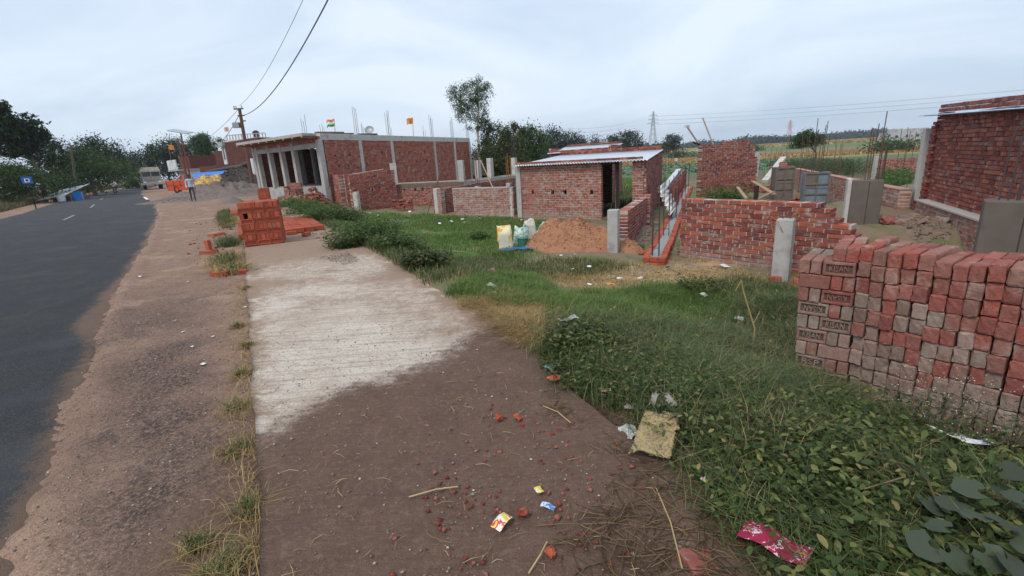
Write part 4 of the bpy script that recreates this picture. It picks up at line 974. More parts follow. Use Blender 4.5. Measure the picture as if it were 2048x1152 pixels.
# ================================================================== stack of stamped bricks on the right
P0 = (2.15, 3.4); PM = (2.41, 3.16); PE = (2.84, 2.5)
S1 = dist(P0, PM); SA1 = math.degrees(math.atan2(PM[1] - P0[1], PM[0] - P0[0])); SA2 = math.degrees(math.atan2(PE[1] - PM[1], PE[0] - PM[0]))
CH = .1075; nC = 10; ZB = .66 - CH * nC
def sp(s, dep, z):
    """point s along the face, dep metres behind it; the stack leans a little"""
    a = SA1 if s < S1 else SA2; b = off(P0, SA1, s) if s < S1 else off(PM, SA2, s - S1); c = off(b, a + 90, dep + .02 * (.66 - z)); return off(c, a, .055 * (.66 - z) * max(0, 1 - s / 1.2)), a
t = thing('brick_stack', 'long dry stack of stamped bricks, wine red on top and dusty grey below', 'brick stack', (P0[0], P0[1], -.4))
def text_mesh(txt, h):
    cu = bpy.data.curves.new('lettering', 'FONT'); cu.body = txt; cu.size = h * 1.38; cu.align_x = 'CENTER'; cu.align_y = 'CENTER'; cu.extrude = .005; cu.offset = .0006; cu.resolution_u = 2
    ob = bpy.data.objects.new('tmp', cu); COL.objects.link(ob); dg = bpy.context.evaluated_depsgraph_get(); me = bpy.data.meshes.new_from_object(ob.evaluated_get(dg)); COL.objects.unlink(ob); bpy.data.objects.remove(ob)
    return me
TXT = {}
def lettering(brick, txt, flip, mat):
    if (txt, mat) not in TXT:
        me = text_mesh(txt, .048); xs = [v.co.x for v in me.vertices]; k = .135 / (max(xs) - min(xs))
        for v in me.vertices: v.co = Vector((v.co.x * k, v.co.y, v.co.z))
        me.materials.clear(); me.materials.append(M[mat]); TXT[(txt, mat)] = me
    o = bpy.data.objects.new('lettering', TXT[(txt, mat)]); COL.objects.link(o); o.parent = brick
    o.location = (0, -.0305, 0); o.rotation_euler = (math.pi / 2, 0 if not flip else math.pi, 0); return o
def pick(c):
    r = rnd.random()
    return 'brick_wine' if r < (.05, .05, .08, .12, .25, .45, .6, .75, .9, .92, .95)[min(c, 10)] else 'brick_dusty'
total = MB()
pat = {9: 'HHF', 8: 'PHH', 7: 'HHU', 6: 'UHH', 5: 'HHF', 4: 'FHH', 3: 'HHP', 2: 'RHH', 1: 'HHF', 0: 'PHH'}
for c in range(nC):
    s = .0; zz = ZB + CH * (c + .5)
    for ch in pat[c]:
        mt = pick(c); ln = (S1 - .012) * (.232 if ch != 'H' else .081) / .394
        if ch == 'H':
            p_, a = sp(s + ln / 2, .115 + rnd.uniform(-.006, .006), zz); place_brick(t, brick_mesh((.078, .23, .103), mt, rnd.randrange(5), .008, .0025, 1), (*p_, zz), R(a) + rnd.uniform(-.03, .03), 0, rnd.uniform(-.02, .02), ln / .082)
        else:
            d0 = .038 + rnd.uniform(-.004, .006); p_, a = sp(s + ln / 2, d0, zz)
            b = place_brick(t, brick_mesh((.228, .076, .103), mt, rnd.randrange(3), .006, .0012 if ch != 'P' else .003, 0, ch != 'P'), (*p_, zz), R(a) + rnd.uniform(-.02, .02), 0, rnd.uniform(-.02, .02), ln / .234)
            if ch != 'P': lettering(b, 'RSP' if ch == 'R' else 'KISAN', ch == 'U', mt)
            for q_ in (1, 2):
                p2, a = sp(s + ln / 2, d0 + .078 * q_, zz); place_brick(t, brick_mesh((.228, .074, .103), mt, rnd.randrange(3), .007, .0015), (*p2, zz), R(a))
        s += ln + .004
s = S1; Ls = 2.2
while s < Ls:
    wd = rnd.uniform(.074, .086); z = ZB + rnd.uniform(-.008, .008) + .015 * math.sin(s * 5)
    for c in range(nC + 1):
        hh_ = CH * rnd.uniform(.965, 1.03); mt = pick(c); p_, a = sp(s + wd / 2, .115 + rnd.uniform(-.012, .014) + .012 * math.sin(s * 5 + c * .4), z)
        place_brick(t, brick_mesh((.079, .23, .104), mt, rnd.randrange(6), .011, .0035, 1), (*p_, z + hh_ / 2), R(a) + rnd.uniform(-.06, .06), rnd.uniform(-.03, .03), rnd.uniform(-.05, .05), wd / .083)
        z += hh_; p2, a = sp(s + wd / 2, .355, z)
        if c == nC: place_brick(t, brick_mesh((.079, .23, .104), mt, rnd.randrange(6), .011, .0035, 1), (*p2, z - hh_ / 2 + rnd.uniform(-.012, .012)), R(a) + rnd.uniform(-.08, .08), 0, rnd.uniform(-.04, .04), wd / .083)
        else:
            e1_ = rot2(a); total.obox((*p2, z - hh_ / 2), (e1_[0] * wd * .46, e1_[1] * wd * .46, 0), (-e1_[1] * .112, e1_[0] * .112, 0), (0, 0, .049))
    s += wd + .002
for s in (.20, .285):                                 # the top course starts a little in from the end
    for dep in (.13, .37):
        zz = .66 + CH * .5 + rnd.uniform(-.006, .004); p_, a = sp(s + .04, dep, zz); place_brick(t, brick_mesh((.079, .23, .104), 'brick_wine', rnd.randrange(6), .011, .0035, 1), (*p_, zz), R(a) + rnd.uniform(-.05, .05), 0, rnd.uniform(-.03, .03), .98)
for c in range(nC):
    for k in range(4):
        p_, a = sp(.04 + k * .085, .36, ZB + CH * c); e1_ = rot2(a); total.obox((*p_, ZB + CH * (c + .5)), (e1_[0] * .037, e1_[1] * .037, 0), (-e1_[1] * .113, e1_[0] * .113, 0), (0, 0, .049))
tag(total.build('brickwork', M['brick_dusty'], t), kind='stuff')

# ================================================================== orange brick pile by the road
c0 = (-5.63, 9.99); c1 = (-4.92, 10.25); pa_ = math.degrees(math.atan2(c1[1] - c0[1], c1[0] - c0[0])); Wp = dist(c0, c1); pe = rot2(pa_); pn = (-pe[1], pe[0])
t = thing('brick_pile', 'neat square pile of new orange bricks on the concrete apron', 'brick pile', (c0[0], c0[1], 0))
Lb_ = Wp / 3; CHp = 0.91 / 8
wb = Wp / 9; hb = CHp - .003
for c in range(8):
    z = .004 + CHp * (c + .5); ox = rnd.uniform(-.008, .008)
    if c % 2:      # headers on edge, three deep
        for k in range(9):
            if c == 5 and k == 1: continue
            for r_ in range(3):
                x = (k + .5) * wb + ox; y = (r_ + .5) * Lb_
                place_brick(t, brick_mesh((wb - .006, Lb_ - .006, hb), 'brick_new', rnd.randrange(6), .004, .002), (c0[0] + pe[0] * x + pn[0] * y, c0[1] + pe[1] * x + pn[1] * y, z), R(pa_) + rnd.uniform(-.03, .03), 0, rnd.uniform(-.02, .02))
    else:          # stretchers on edge with the frog outwards
        for k in range(3):
            for r_ in range(9):
                x = (k + .5) * Lb_ + ox; y = (r_ + .5) * wb
                place_brick(t, brick_mesh((Lb_ - .006, wb - .006, hb), 'brick_new', rnd.randrange(4), .004, .0015, 0, r_ == 0), (c0[0] + pe[0] * x + pn[0] * y, c0[1] + pe[1] * x + pn[1] * y, z), R(pa_) + rnd.uniform(-.02, .02), 0, rnd.uniform(-.015, .015))
for k in range(14):
    x, y = rnd.uniform(.1, Wp - .1), rnd.uniform(.3, Wp - .05); place_brick(t, brick_mesh((Lb_ - .006, wb - .006, hb * .6), 'brick_new', k % 4), (c0[0] + pe[0] * x + pn[0] * y, c0[1] + pe[1] * x + pn[1] * y, CHp * 8 + .03), R(pa_) + rnd.choice((0, math.pi / 2)) + rnd.uniform(-.05, .05)) if False else None
q0 = (-8.25, 16.0, 0.76)
t = thing('brick_pile', 'smaller pile of orange bricks standing behind the square pile', 'brick pile', (q0[0], q0[1], 0))
for c in range(9):
    for k in range(4):
        for r_ in range(2):
            x, y = (k + .5) * .082, (r_ + .5) * .24
            place_brick(t, brick_mesh((.078, .235, .108), 'brick_new', rnd.randrange(6), .004, .002), (q0[0] + pe[0] * x + pn[0] * y, q0[1] + pe[1] * x + pn[1] * y, .004 + .111 * (c + .5)), R(pa_) + rnd.uniform(-.03, .03))
# one brick deep beds spread on the apron
for k, (u0, u1, v0, v1, lab) in enumerate(((12.7, 17.2, -.28, 1.75, 'flat bed of orange bricks laid out behind the square brick pile'), (20.2, 22.6, -.55, .9, 'small flat bed of orange bricks near the gravel heap'))):
    bx_, by_ = XY(u0, v0); t = thing('brick_bed', lab, 'brick bed', (bx_, by_, 0)); m = MB(); cnt = 0
    v = v0
    while v < v1 - .2:
        u = u0 + rnd.uniform(0, .3)
        ue = u1 - rnd.uniform(0, .4) - (.9 * (v - v0) / (v1 - v0) if k == 0 else 0)
        while u < ue:
            x, y = XY(u, v + .12); rz = TH + math.pi / 2 + rnd.uniform(-.04, .04); zz = .06 + rnd.uniform(-.004, .012)
            if cnt < 240 and u < u0 + 2.2: place_brick(t, brick_mesh((.235, .078, .11), 'brick_new', rnd.randrange(6), .004, .002), (x, y, zz), rz); cnt += 1
            else: m.box((x, y, zz), (.235, .076, .11), rz)
            u += .082
        v += .243
    if m.v: tag(m.build('brickwork', M['brick_new'], t), kind='stuff')
# loose bricks
loose = [((-6.423, 10.018, 0.0), 1.2, 'ground left of the square pile, standing on end', True), ((-6.174, 9.506, 0.0), .4, '', False), ((-6.017, 9.552, 0.0), 2.0, '', False), ((-7.627, 12.481, 0.0), .5, '', False), ((-7.723, 12.352, 0.0), 2.6, '', False), ((-4.578, 7.263, 0.0), .2, '', False), ((-4.277, 7.363, 0.0), 2.2, '', False)]
for i, (p_, rz, _, up) in enumerate(loose):
    o = link('loose_brick', brick_mesh((.235, .11, .078), 'brick_new', i % 6)); o.location = (p_[0], p_[1], gz(p_[0], p_[1]) + (.115 if up else .03)); o.rotation_euler = (0, R(88) if up else rnd.uniform(-.15, .15), rz)
    tag(o, ['orange brick standing on end in the dirt beside the road', 'orange brick lying on the road side of the upright brick', 'orange brick lying on the apron side of the upright brick', 'orange brick in the dirt close to the side of the square pile', 'orange brick in the dirt a step out from the square pile', 'orange brick piece lying in bare dirt beside the dry straw stalk', 'orange brick piece against the edge of the concrete apron'][i], 'brick', 'loose bricks in the roadside dirt')
for i, p_ in enumerate(((-5.31, 11.52), (-5.35, 12.02), (-4.8, 11.17), (-5.7, 13.18), (-5.47, 12.98))):
    o = link('loose_brick', brick_mesh((.235, .11, .078), 'brick_new', i % 6)); o.location = (p_[0], p_[1], .042); o.rotation_euler = (0, 0, rnd.uniform(0, 3)); tag(o, 'loose orange brick lying on the apron right of the square pile', 'brick', 'loose bricks on the apron')
for i, (p_, lab, mt, sc) in enumerate((((1.132, 1.839, 0.0), 'broken brick half hidden in the weeds near the bare earth', 'brick_wine', 1), ((0.687, 1.425, 0.0), 'wet red brick piece sunk in mud by the pink packet', 'brick_wine', 1), ((0.655, 1.541, 0.0), 'flat grey brown stone chip in the muddy edge of the weeds', 'brick_dusty', .8), ((-0.289, 7.071, -0.217), 'pale broken brick on the trampled dry grass', 'brick_pale', 1), ((2.74, 9.461, -0.555), 'orange brick pair lying at the foot of the soil heap', 'brick_new', .8))):
    o = link('loose_brick', brick_mesh((.235, .11, .078), mt, i % 6, .01, .005, 1)); o.location = (p_[0], p_[1], gz(p_[0], p_[1]) + .03); o.rotation_euler = (rnd.uniform(-.2, .2), rnd.uniform(-.25, .25), rnd.uniform(0, 3)); o.scale = (sc, sc, sc); tag(o, lab, 'brick')
for i, p_ in enumerate([(4.537, 6.979, -0.568), (4.257, 6.709, -0.555), (4.123, 6.289, -0.544), (4.094, 7.049, -0.556), (4.763, 7.477, -0.581), (4.101, 6.573, -0.548)]):
    o = link('loose_brick', brick_mesh((.225, .11, .07), 'brick_new', i % 6)); o.location = (p_[0], p_[1], gz(p_[0], p_[1]) + .04); o.rotation_euler = (rnd.uniform(-.3, .3), rnd.uniform(-.3, .3), rnd.uniform(0, 3)); tag(o, 'loose brick at the foot of the wire tangled post', 'brick', 'loose bricks by the tangled post')

# ================================================================== heaps
def heap(name, label, cat, c, rx, ry, h, mat, rz=0, seed=1, n=46, rough=.10, pw=1.5, clod=None, base=None):
    V_ = []; ca, sa = math.cos(rz), math.sin(rz); rr = np.linspace(0, 1, 34); aa = np.linspace(0, 2 * math.pi, n, endpoint=False)
    for r in rr:
        for a in aa:
            k = 1 + .22 * (float(fbm(math.cos(a) * 1.5 + seed, math.sin(a) * 1.5, seed)) - .5) * 2
            x, y = rx * r * k * math.cos(a), ry * r * k * math.sin(a); X, Y = c[0] + x * ca - y * sa, c[1] + x * sa + y * ca
            z = (gz(X, Y) if base is None else base) + h * (1 - r ** pw) ** 1.1 * (1 + rough * 4 * (float(fbm(X * 2.2, Y * 2.2, seed + 3)) - .5)) + rough * .7 * (float(fbm(X * 11, Y * 11, seed + 5)) - .5) * (1 - r * .8) * min(1, h * 2) - .03 * (r > .99) - .02
            V_.append((X, Y, z))
    F = [[i * n + k, i * n + (k + 1) % n, (i + 1) * n + (k + 1) % n, (i + 1) * n + k] for i in range(33) for k in range(n)]
    o = mesh_np(name, V_, F, M[mat], smooth=True); tag(o, label, cat)
    if clod:
        VA = np.array(V_)[: 30 * n]; k = rng.integers(0, len(VA), clod[0]); P = VA[k] + rng.normal(0, 1, (clod[0], 3)) * [.02 * rx, .02 * rx, 0]; r = clod[1] + (clod[2] - clod[1]) * rng.random(clod[0]) ** 3
        B8 = np.array([(1, 0, 0), (-1, 0, 0), (0, 1, 0), (0, -1, 0), (0, 0, 1), (0, 0, -1)], float)[None] * rng.uniform(.6, 1.3, (clod[0], 6, 3)) * r[:, None, None] + P[:, None, :]
        F8 = np.array([(0, 2, 4), (2, 1, 4), (1, 3, 4), (3, 0, 4), (2, 0, 5), (1, 2, 5), (3, 1, 5), (0, 3, 5)]); tag(mesh_np('clods', B8.reshape(-1, 3), (np.arange(clod[0])[:, None, None] * 6 + F8[None]).reshape(-1, 3), M[mat], o), kind='stuff')
    return o
c = (1.439, 10.215, -0.529)
hs = heap('soil_heap', 'heap of orange brown soil in front of the shed', 'soil heap', (1.489, 10.765), 1.3, .95, .72, 'soil_heap', R(-8), 6, 160, .26, 1.6, (4200, .003, .024))
heap('soil_heap', 'low spill of orange brown soil right of the heap post', 'soil heap', (2.555, 10.032, -0.558), .42, .4, .22, 'soil_heap', 0, 7, 40, .3, 1.8, (600, .004, .03))
heap('earth_heap', 'dark clods of dug earth along the low brick wall', 'earth heap', (3.447, 12.024, -0.599), .4, 1.6, .16, 'rubble_earth', R(-24), 12, 60, .3, 1.5, (900, .01, .06))
heap('earth_heap', 'pile of earth and stones below the right building wall', 'earth heap', (7.73, 8.59), .7, .4, .12, 'rubble_earth', R(60), 15, 60, .9, 1.8, (500, .01, .06))
heap_bricks('brick_heap', 'dark stones and brick bits on the earth below the right building wall', 'brick heap', (7.97, 8.95), .5, .3, .14, 26, 'brick_dusty')
heap('gravel_heap', 'wide dark grey gravel heap behind the walking man', 'gravel heap', (-20.53, 35.18), 4.2, 2.4, .95, 'gravel_heap', R(20), 21, 90, .3, 1.6, (6000, .012, .035), base=-.02)
heap('gravel_heap', 'low dark gravel spread reaching the road edge', 'gravel heap', (-21.9, 31.91), 2.6, 1.3, .25, 'gravel_heap', R(30), 25, 50, .1, 1.5, (1500, .01, .05), base=-.02)
heap('gravel_heap', 'small gravel heap beside the brick bed', 'gravel heap', (-15.5, 27.02), .8, .6, .35, 'gravel_heap', 0, 29, 40, .12, base=-.02)
heap('gravel_patch', 'flat scatter of grey gravel on the green plot', 'gravel heap', (-4.58, 17.619, -0.493), 1.1, .8, .1, 'gravel_heap', 0, 33, 40, .1, 1.5, (1200, .008, .03))
heap('straw_heap', 'yellow straw heap in front of the blue tarpaulin', 'straw heap', (-26.54, 44.0), 2.3, 1.6, 1.5, 'straw_heap', R(10), 41, 70, .16, 1.8, (1500, .02, .12), base=0)
heap('hay_heap', 'dark weathered hay stack beside the utility pole', 'hay stack', (-23.0, 42.0), 2.1, 1.7, 2.0, 'hay_dark', 0, 45, 50, .12, 2.2, (1500, .02, .12), base=0)

# ================================================================== roadside houses on the left
def house_frame(px_l, px_r): pass
ha = 128.0                                             # direction along the road there
# red brick house, upper storey set back
A = (-26.23, 50.0); 
t = thing('brick_house', 'two storey dark red brick house with grey balcony post behind the utility pole', 'house', (A[0], A[1], 0))
q = lambda s, d: off(off(A, 140, s), 66, d)
ab = 140.9
q = lambda s, d: off(off(A, ab, s), 66, d)
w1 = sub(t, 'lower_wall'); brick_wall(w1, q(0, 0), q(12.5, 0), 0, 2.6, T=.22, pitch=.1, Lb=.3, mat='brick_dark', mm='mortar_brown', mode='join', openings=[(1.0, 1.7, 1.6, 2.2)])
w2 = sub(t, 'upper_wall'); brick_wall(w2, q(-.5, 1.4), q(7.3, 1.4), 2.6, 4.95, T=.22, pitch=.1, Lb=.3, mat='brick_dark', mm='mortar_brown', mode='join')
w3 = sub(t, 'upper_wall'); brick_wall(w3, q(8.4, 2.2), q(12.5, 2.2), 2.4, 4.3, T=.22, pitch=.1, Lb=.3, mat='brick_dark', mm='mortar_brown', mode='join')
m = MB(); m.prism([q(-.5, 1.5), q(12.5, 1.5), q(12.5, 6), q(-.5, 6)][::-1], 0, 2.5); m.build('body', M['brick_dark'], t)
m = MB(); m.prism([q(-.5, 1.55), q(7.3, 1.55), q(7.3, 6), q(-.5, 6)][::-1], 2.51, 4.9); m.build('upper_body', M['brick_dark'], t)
m = MB(); P_ = [(*q(-.3, -.9), 2.35), (*q(9.5, -.9), 2.0), (*q(9.5, 1.4), 2.55), (*q(-.3, 1.4), 2.9)]; m.add(P_ + [(a, b, c - .12) for a, b, c in P_], [(3, 2, 1, 0), (4, 5, 6, 7), (0, 1, 5, 4), (1, 2, 6, 5), (2, 3, 7, 6), (3, 0, 4, 7)]); m.build('tiled_awning', M['hay_dark'], t)
m = MB(); c = q(7.8, 1.5); m.box((c[0], c[1], 3.75), (.9, .5, 2.4), R(140)); m.build('white_bay', M['plaster_white'], t); m = MB(); c = q(7.8, 1.22); m.box((c[0], c[1], 3.85), (.3, .06, 1.3), R(140)); m.build('window', M['glass_dark'], t)
m = MB(); c = q(7.8, 1.4); m.box((c[0], c[1], 4.85), (1.3, .8, .5), R(140)); m.build('parapet', M['concrete'], t)
m = MB(); m.prism([q(-.6, 1.3), q(7.4, 1.3), q(7.4, 6.1), q(-.6, 6.1)][::-1], 4.96, 5.05); m.build('roof_slab', M['concrete'], t)
c = (-24.64, 48.0); one(lambda m: m.tube([(*c, 0), (*c, 2.9)], .16, 8), 'veranda_post', M['plaster_white'], t)
# white house with balcony
A = (-40.52, 62.0)
t = thing('white_house', 'low white house with sky blue balcony parapet behind the red trailer', 'house', (A[0], A[1], 0)); q = lambda s, d: off(off(A, 136, s), 60, d)
m = MB(); m.prism([q(0, 0), q(3.2, 0), q(3.2, 6), q(0, 6)][::-1], 0, 2.3); m.build('wall', M['plaster_white'], t)
m = MB(); m.prism([q(-.3, -.8), q(5.2, -.8), q(5.2, 6), q(-.3, 6)][::-1], 2.31, 2.5); m.build('balcony_slab', M['concrete'], t)
m = MB(); m.prism([q(.6, -.75), q(5.0, -.75), q(5.0, -.6), q(.6, -.6)][::-1], 2.51, 3.7); m.build('parapet', M['plaster_white'], t)
m = MB(); m.prism([q(0, .8), q(5, .8), q(5, 6), q(0, 6)][::-1], 2.51, 4.1); m.build('upper_wall', M['brick_dark'], t)
for s in (.6, 1.7, 2.7):
    m = MB(); c = q(s, -.03); m.box((c[0], c[1], 1.3), (.7, .06, .7), R(136)); f = m.build('window', M['plaster_grey'], t); m = MB(); c = q(s, -.075); m.box((c[0], c[1], 1.3), (.54, .03, .55), R(136)); m.build('pane', M['glass_dark'], f)
flag(q(2.6, -.7), 3.7, 5.6, ['saffron'], .6, .6, 'orange flag on the balcony parapet of the low white house', 1)
# far white two storey house with water tank
A = (-45.36, 95.0)
t = thing('white_house', 'distant tall white house with black rooftop water tank', 'house', (A[0], A[1], 0)); q = lambda s, d: off(off(A, 172, s), 70, d)
zr = 8.17
m = MB(); m.prism([q(0, 0), q(7.5, 0), q(7.5, 7), q(0, 7)][::-1], 0, zr - .4); m.build('wall', M['plaster_white'], t)
m = MB(); m.prism([q(-.4, -.4), q(7.9, -.4), q(7.9, 7.2), q(-.4, 7.2)][::-1], zr - .4, zr - .25); m.build('roof_slab', M['plaster_white'], t)
for i in range(14): m = MB(); c = q(-.3 + i * .62, -.3); m.box((c[0], c[1], zr + .15), (.14, .14, .8), 0); m.build('baluster', M['plaster_grey'], t)
m = MB(); m.bar((*q(-.3, -.3), zr + .6), (*q(7.8, -.3), zr + .6), .18, .14); m.build('handrail', M['plaster_grey'], t)
c = q(3.6, 2); m = MB(); m.tube([(*c, zr - .2), (*c, zr + 1.1), (*c, zr + 1.35)], [.6, .6, .25], 12); m.build('water_tank', M['black'], t)
for s in (2, 5): m = MB(); c = q(s, -.05); m.box((c[0], c[1], zr - 2.2), (1.1, .12, 1.3), R(172)); m.build('window', M['glass_dark'], t)
c = q(7.6, .2); flag(c, zr - .3, zr + 2.2, ['flag_pink'], .9, .8, 'pink pennant on the distant tall white house', -1)
# blue tarp lean-to
t = thing('tarpaulin_shelter', 'bright blue tarpaulin stretched low over the straw', 'tarpaulin', (-27.7, 47.0, 0))
L0, R0 = (-30.48, 47.5, 1.12), (-24.87, 45.5, 1.26); L1, R1 = (-31.89, 50.0, 1.49), (-26.36, 48.0, 1.59)
V_ = []
for j in range(6):
    for i in range(15):
        a = Vector(L0).lerp(Vector(R0), i / 14); b = Vector(L1).lerp(Vector(R1), i / 14); p_ = a.lerp(b, j / 5); V_.append((p_.x, p_.y, p_.z + .35 - .10 * math.sin(i * 1.1) * (1 - j / 5) - .12 * math.sin(math.pi * j / 5)))
mesh_np('sheet', V_, [[j * 15 + i, j * 15 + i + 1, (j + 1) * 15 + i + 1, (j + 1) * 15 + i] for j in range(5) for i in range(14)], M['tarp_blue'], t, smooth=True)
for k in (0, 7, 14):
    p_ = V_[k]; one(lambda m: m.tube([(p_[0], p_[1], 0), (p_[0], p_[1], p_[2])], .05, 6), 'pole', M['wood'], t)
# red trailer
c = (-31.59, 46.63)
t = thing('farm_trailer', 'red flat farm trailer with raised drawbar parked by the road', 'trailer', (c[0], c[1], 0)); ta = 168; q = lambda s, d, z: (*off(off(c, ta, s), ta - 90, d), z)
def obx(parent, nm, mat, s, d, z, l, w_, h): m = MB(); m.box(q(s, d, z), (l, w_, h), R(ta)); return m.build(nm, M[mat], parent, bevel=.02)
obx(t, 'bed', 'red_paint', 0, .9, .75, 2.6, 1.6, .12)
for d in (.1, 1.7): obx(t, 'side_board', 'red_paint', 0, d, 1.02, 2.6, .06, .45)
for s in (-1.3, 1.3): obx(t, 'end_board', 'red_paint', s, .9, 1.0, .06, 1.56, .42)
for s in (-1.2, -.4, .4, 1.2): obx(t, 'stake', 'rust', s, .06, .98, .07, .05, .6)
obx(t, 'lower_skirt', 'red_paint', 0, .15, .5, 2.5, .08, .36)
for d in (.2, 1.6):
    m = MB(); a_ = Vector(q(.2, d - .09, .38)); b_ = Vector(q(.2, d + .09, .38)); m.tube([a_, b_], .36, 16); wv = m.build('wheel', M['tyre'], t); m = MB(); m.tube([Vector(q(.2, d - .1, .38)), Vector(q(.2, d + .1, .38))], .17, 12); m.build('rim', M['red_paint'], wv)
m = MB(); m.tube([q(.5, .5, 1.2), q(0, .9, 1.75)], .05, 6); m.tube([q(-.5, .5, 1.2), q(0, .9, 1.75)], .05, 6); m.build('drawbar', M['red_paint'], t)
# lorry
c = (-53.33, 73.63)
t = thing('lorry', 'dusty cream lorry with high decorated cab parked at the bend', 'lorry', (c[0], c[1], 0)); ta = 20
fwd = -52; ex = rot2(fwd + 90); ef = rot2(fwd)
def lq(x, y, z): return (c[0] + ex[0] * x + ef[0] * y, c[1] + ex[1] * x + ef[1] * y, z)
def lb_(nm, mat, x, y, z, sx_, sy_, sz_, bev=.03): m = MB(); m.box(lq(x, y, z), (sx_, sy_, sz_), R(fwd + 90)); return m.build(nm, M[mat], t, bevel=bev)
lb_('cab', 'lorry_cream', 0, -.9, 1.75, 2.4, 1.7, 1.9, .08)
lb_('visor', 'lorry_cream', 0, .1, 2.72, 2.5, .5, .35)
lb_('crown_board', 'lorry_cream', 0, -.2, 3.02, 2.3, .15, .45)
ws = lb_('windscreen', 'glass_dark', 0, -.03, 2.22, 2.1, .06, .62, .01)
lb_('screen_pillar', 'lorry_cream', 0, .01, 2.22, .1, .06, .66, .01)
lb_('grille', 'galv', 0, -.02, 1.45, 1.7, .08, .4, .01)
for i in range(4): lb_('grille_bar', 'lorry_cream', 0, .03, 1.3 + i * .1, 1.66, .04, .04, .005)
lb_('bumper', 'lorry_cream', 0, .12, .85, 2.5, .25, .35)
for x in (-.9, .9): lb_('headlight', 'plastic_white', x, .03, 1.1, .3, .1, .2)
lb_('number_plate', 'saffron', 0, .26, .86, .5, .02, .14, .004)
for x in (-1.4, 1.4): lb_('mirror', 'black', x, .05, 2.2, .22, .06, .45)
lb_('chassis', 'rust', 0, -4.2, .8, 1.0, 6.5, .25)
lb_('cargo_body', 'lorry_blue', 0, -4.9, 1.95, 2.4, 5.8, 1.7)
for i in range(6): lb_('body_rib', 'lorry_cream', -1.22, -2.3 - i * 1.05, 1.95, .06, .1, 1.7, .01)
for (y, xs) in ((-.9, (-1.0, 1.0)), (-4.8, (-1.0, 1.0)), (-6.2, (-1.0, 1.0))):
    for x in xs:
        m = MB(); m.tube([lq(x - .15, y, .5), lq(x + .15, y, .5)], .5, 16); wv = m.build('wheel', M['tyre'], t); m = MB(); m.tube([lq(x - .16, y, .5), lq(x + .16, y, .5)], .22, 10); m.build('rim', M['rust'], wv)
# small yellow grey truck parked across the road
c = (-69.16, 89.73); fwd = -60; ex = rot2(fwd + 90); ef = rot2(fwd)
t = thing('parked_truck', 'small dusty tan truck seen from behind under the roadside trees', 'truck', (c[0], c[1], 0))
lb_('cargo_body', 'lorry_cream', 0, -1.4, 1.5, 2.0, 3.0, 1.3); lb_('cab', 'lorry_cream', 0, -3.6, 1.4, 1.8, 1.3, 1.5, .1); lb_('tailboard', 'wood', 0, .13, 1.3, 1.9, .06, .9, .01); lb_('chassis', 'rust', 0, -1.8, .7, .8, 4.2, .2); lb_('bumper', 'black', 0, .15, .62, 1.9, .12, .16)
for x in (-.75, .75): lb_('tail_light', 'red_paint', x, .17, .86, .2, .05, .1)
for y in (-.8, -3.4):
    for x in (-.8, .8): m = MB(); m.tube([lq(x - .12, y, .4), lq(x + .12, y, .4)], .4, 14); m.build('wheel', M['tyre'], t)

# ================================================================== poles, lamp, sign
def pole_thing(name, label, cat, base, top, r0, r1, mat): 
    t = thing(name, label, cat, base); m = MB(); b, e_ = Vector(base), Vector(top); m.tube([b + Vector((0, 0, -.3)), b.lerp(e_, .5), e_], [r0, (r0 + r1) / 2, r1], 10); m.build('shaft', M[mat], t); return t
PB = (-20.638, 39.516, 0.0); PT = (PB[0] + .15, PB[1], 6.46)
t = pole_thing('utility_pole', 'rust brown utility pole with a meter box beside the hay stack', 'pole', (PB[0], PB[1], 0), PT, .15, .12, 'rust')
for k, dz in enumerate((.05, .55, .95)): one(lambda m: m.bar((PT[0] - .45 + .2 * k, PT[1], PT[2] - dz), (PT[0] + .3, PT[1], PT[2] - dz), .07, .09), 'crossarm', M['rust'], t)
for s in (-.4, -.25, .2): one(lambda m: m.tube([(PT[0] + s, PT[1], PT[2] - .02), (PT[0] + s, PT[1], PT[2] + .18)], .05, 8), 'insulator', M['plaster_grey'], t)
one(lambda m: m.box((PT[0] - .42, PT[1] - .1, PT[2] - 1.25), (.5, .35, .4)), 'meter_box', M['galv'], t)
B_ = (-24.906, 38.491, 0.0); 
t = pole_thing('solar_street_lamp', 'solar street lamp with flat panel on a red pole behind the walking man', 'street lamp', (B_[0], B_[1], 0), (B_[0] + .1, B_[1], 4.79), .075, .05, 'rust_red')
zt = 4.86
V_ = []; m = MB(); m.obox((B_[0] + .1, B_[1], zt + .05), (.72, .0, -.16), (.0, .45, .08), (.0, 0, .03)); m.build('solar_panel', M['solar_glass'], t)
one(lambda m: m.box((B_[0] - .2, B_[1] - .2, zt - .55), (.28, .5, .12)), 'lamp_head', M['galv'], t)
B_ = (-31.088, 47.64, 0.0); pole_thing('utility_pole', 'thin grey utility pole near the low white house', 'pole', (B_[0], B_[1], 0), (B_[0], B_[1], 4.99), .1, .08, 'rust')
B_ = (-42.54, 48.0, 0.72); tl = pole_thing('utility_pole', 'leaning brown utility pole before the roadside trees', 'pole', (B_[0], B_[1], gz(B_[0], B_[1])), (-41.7, 48.0, 5.08), .12, .08, 'bark')
one(lambda m: m.bar((-42.2, 48.0, 4.69), (-41.37, 48.0, 4.55), .07, .1), 'crossarm', M['bark'], tl)
Sg = (-32.24, 33.0, 1.07); zs_ = 1.67; ze_ = 2.13
t = thing('road_sign', 'blue road sign with white square and dark pictogram on a post', 'sign', (Sg[0], Sg[1], gz(Sg[0], Sg[1])))
one(lambda m: m.tube([(Sg[0], Sg[1], gz(Sg[0], Sg[1]) - .2), (Sg[0], Sg[1], zs_ + .1)], .035, 8), 'post', M['black'], t)
sw = (ze_ - zs_); cz = (ze_ + zs_) / 2; fa = R(38)
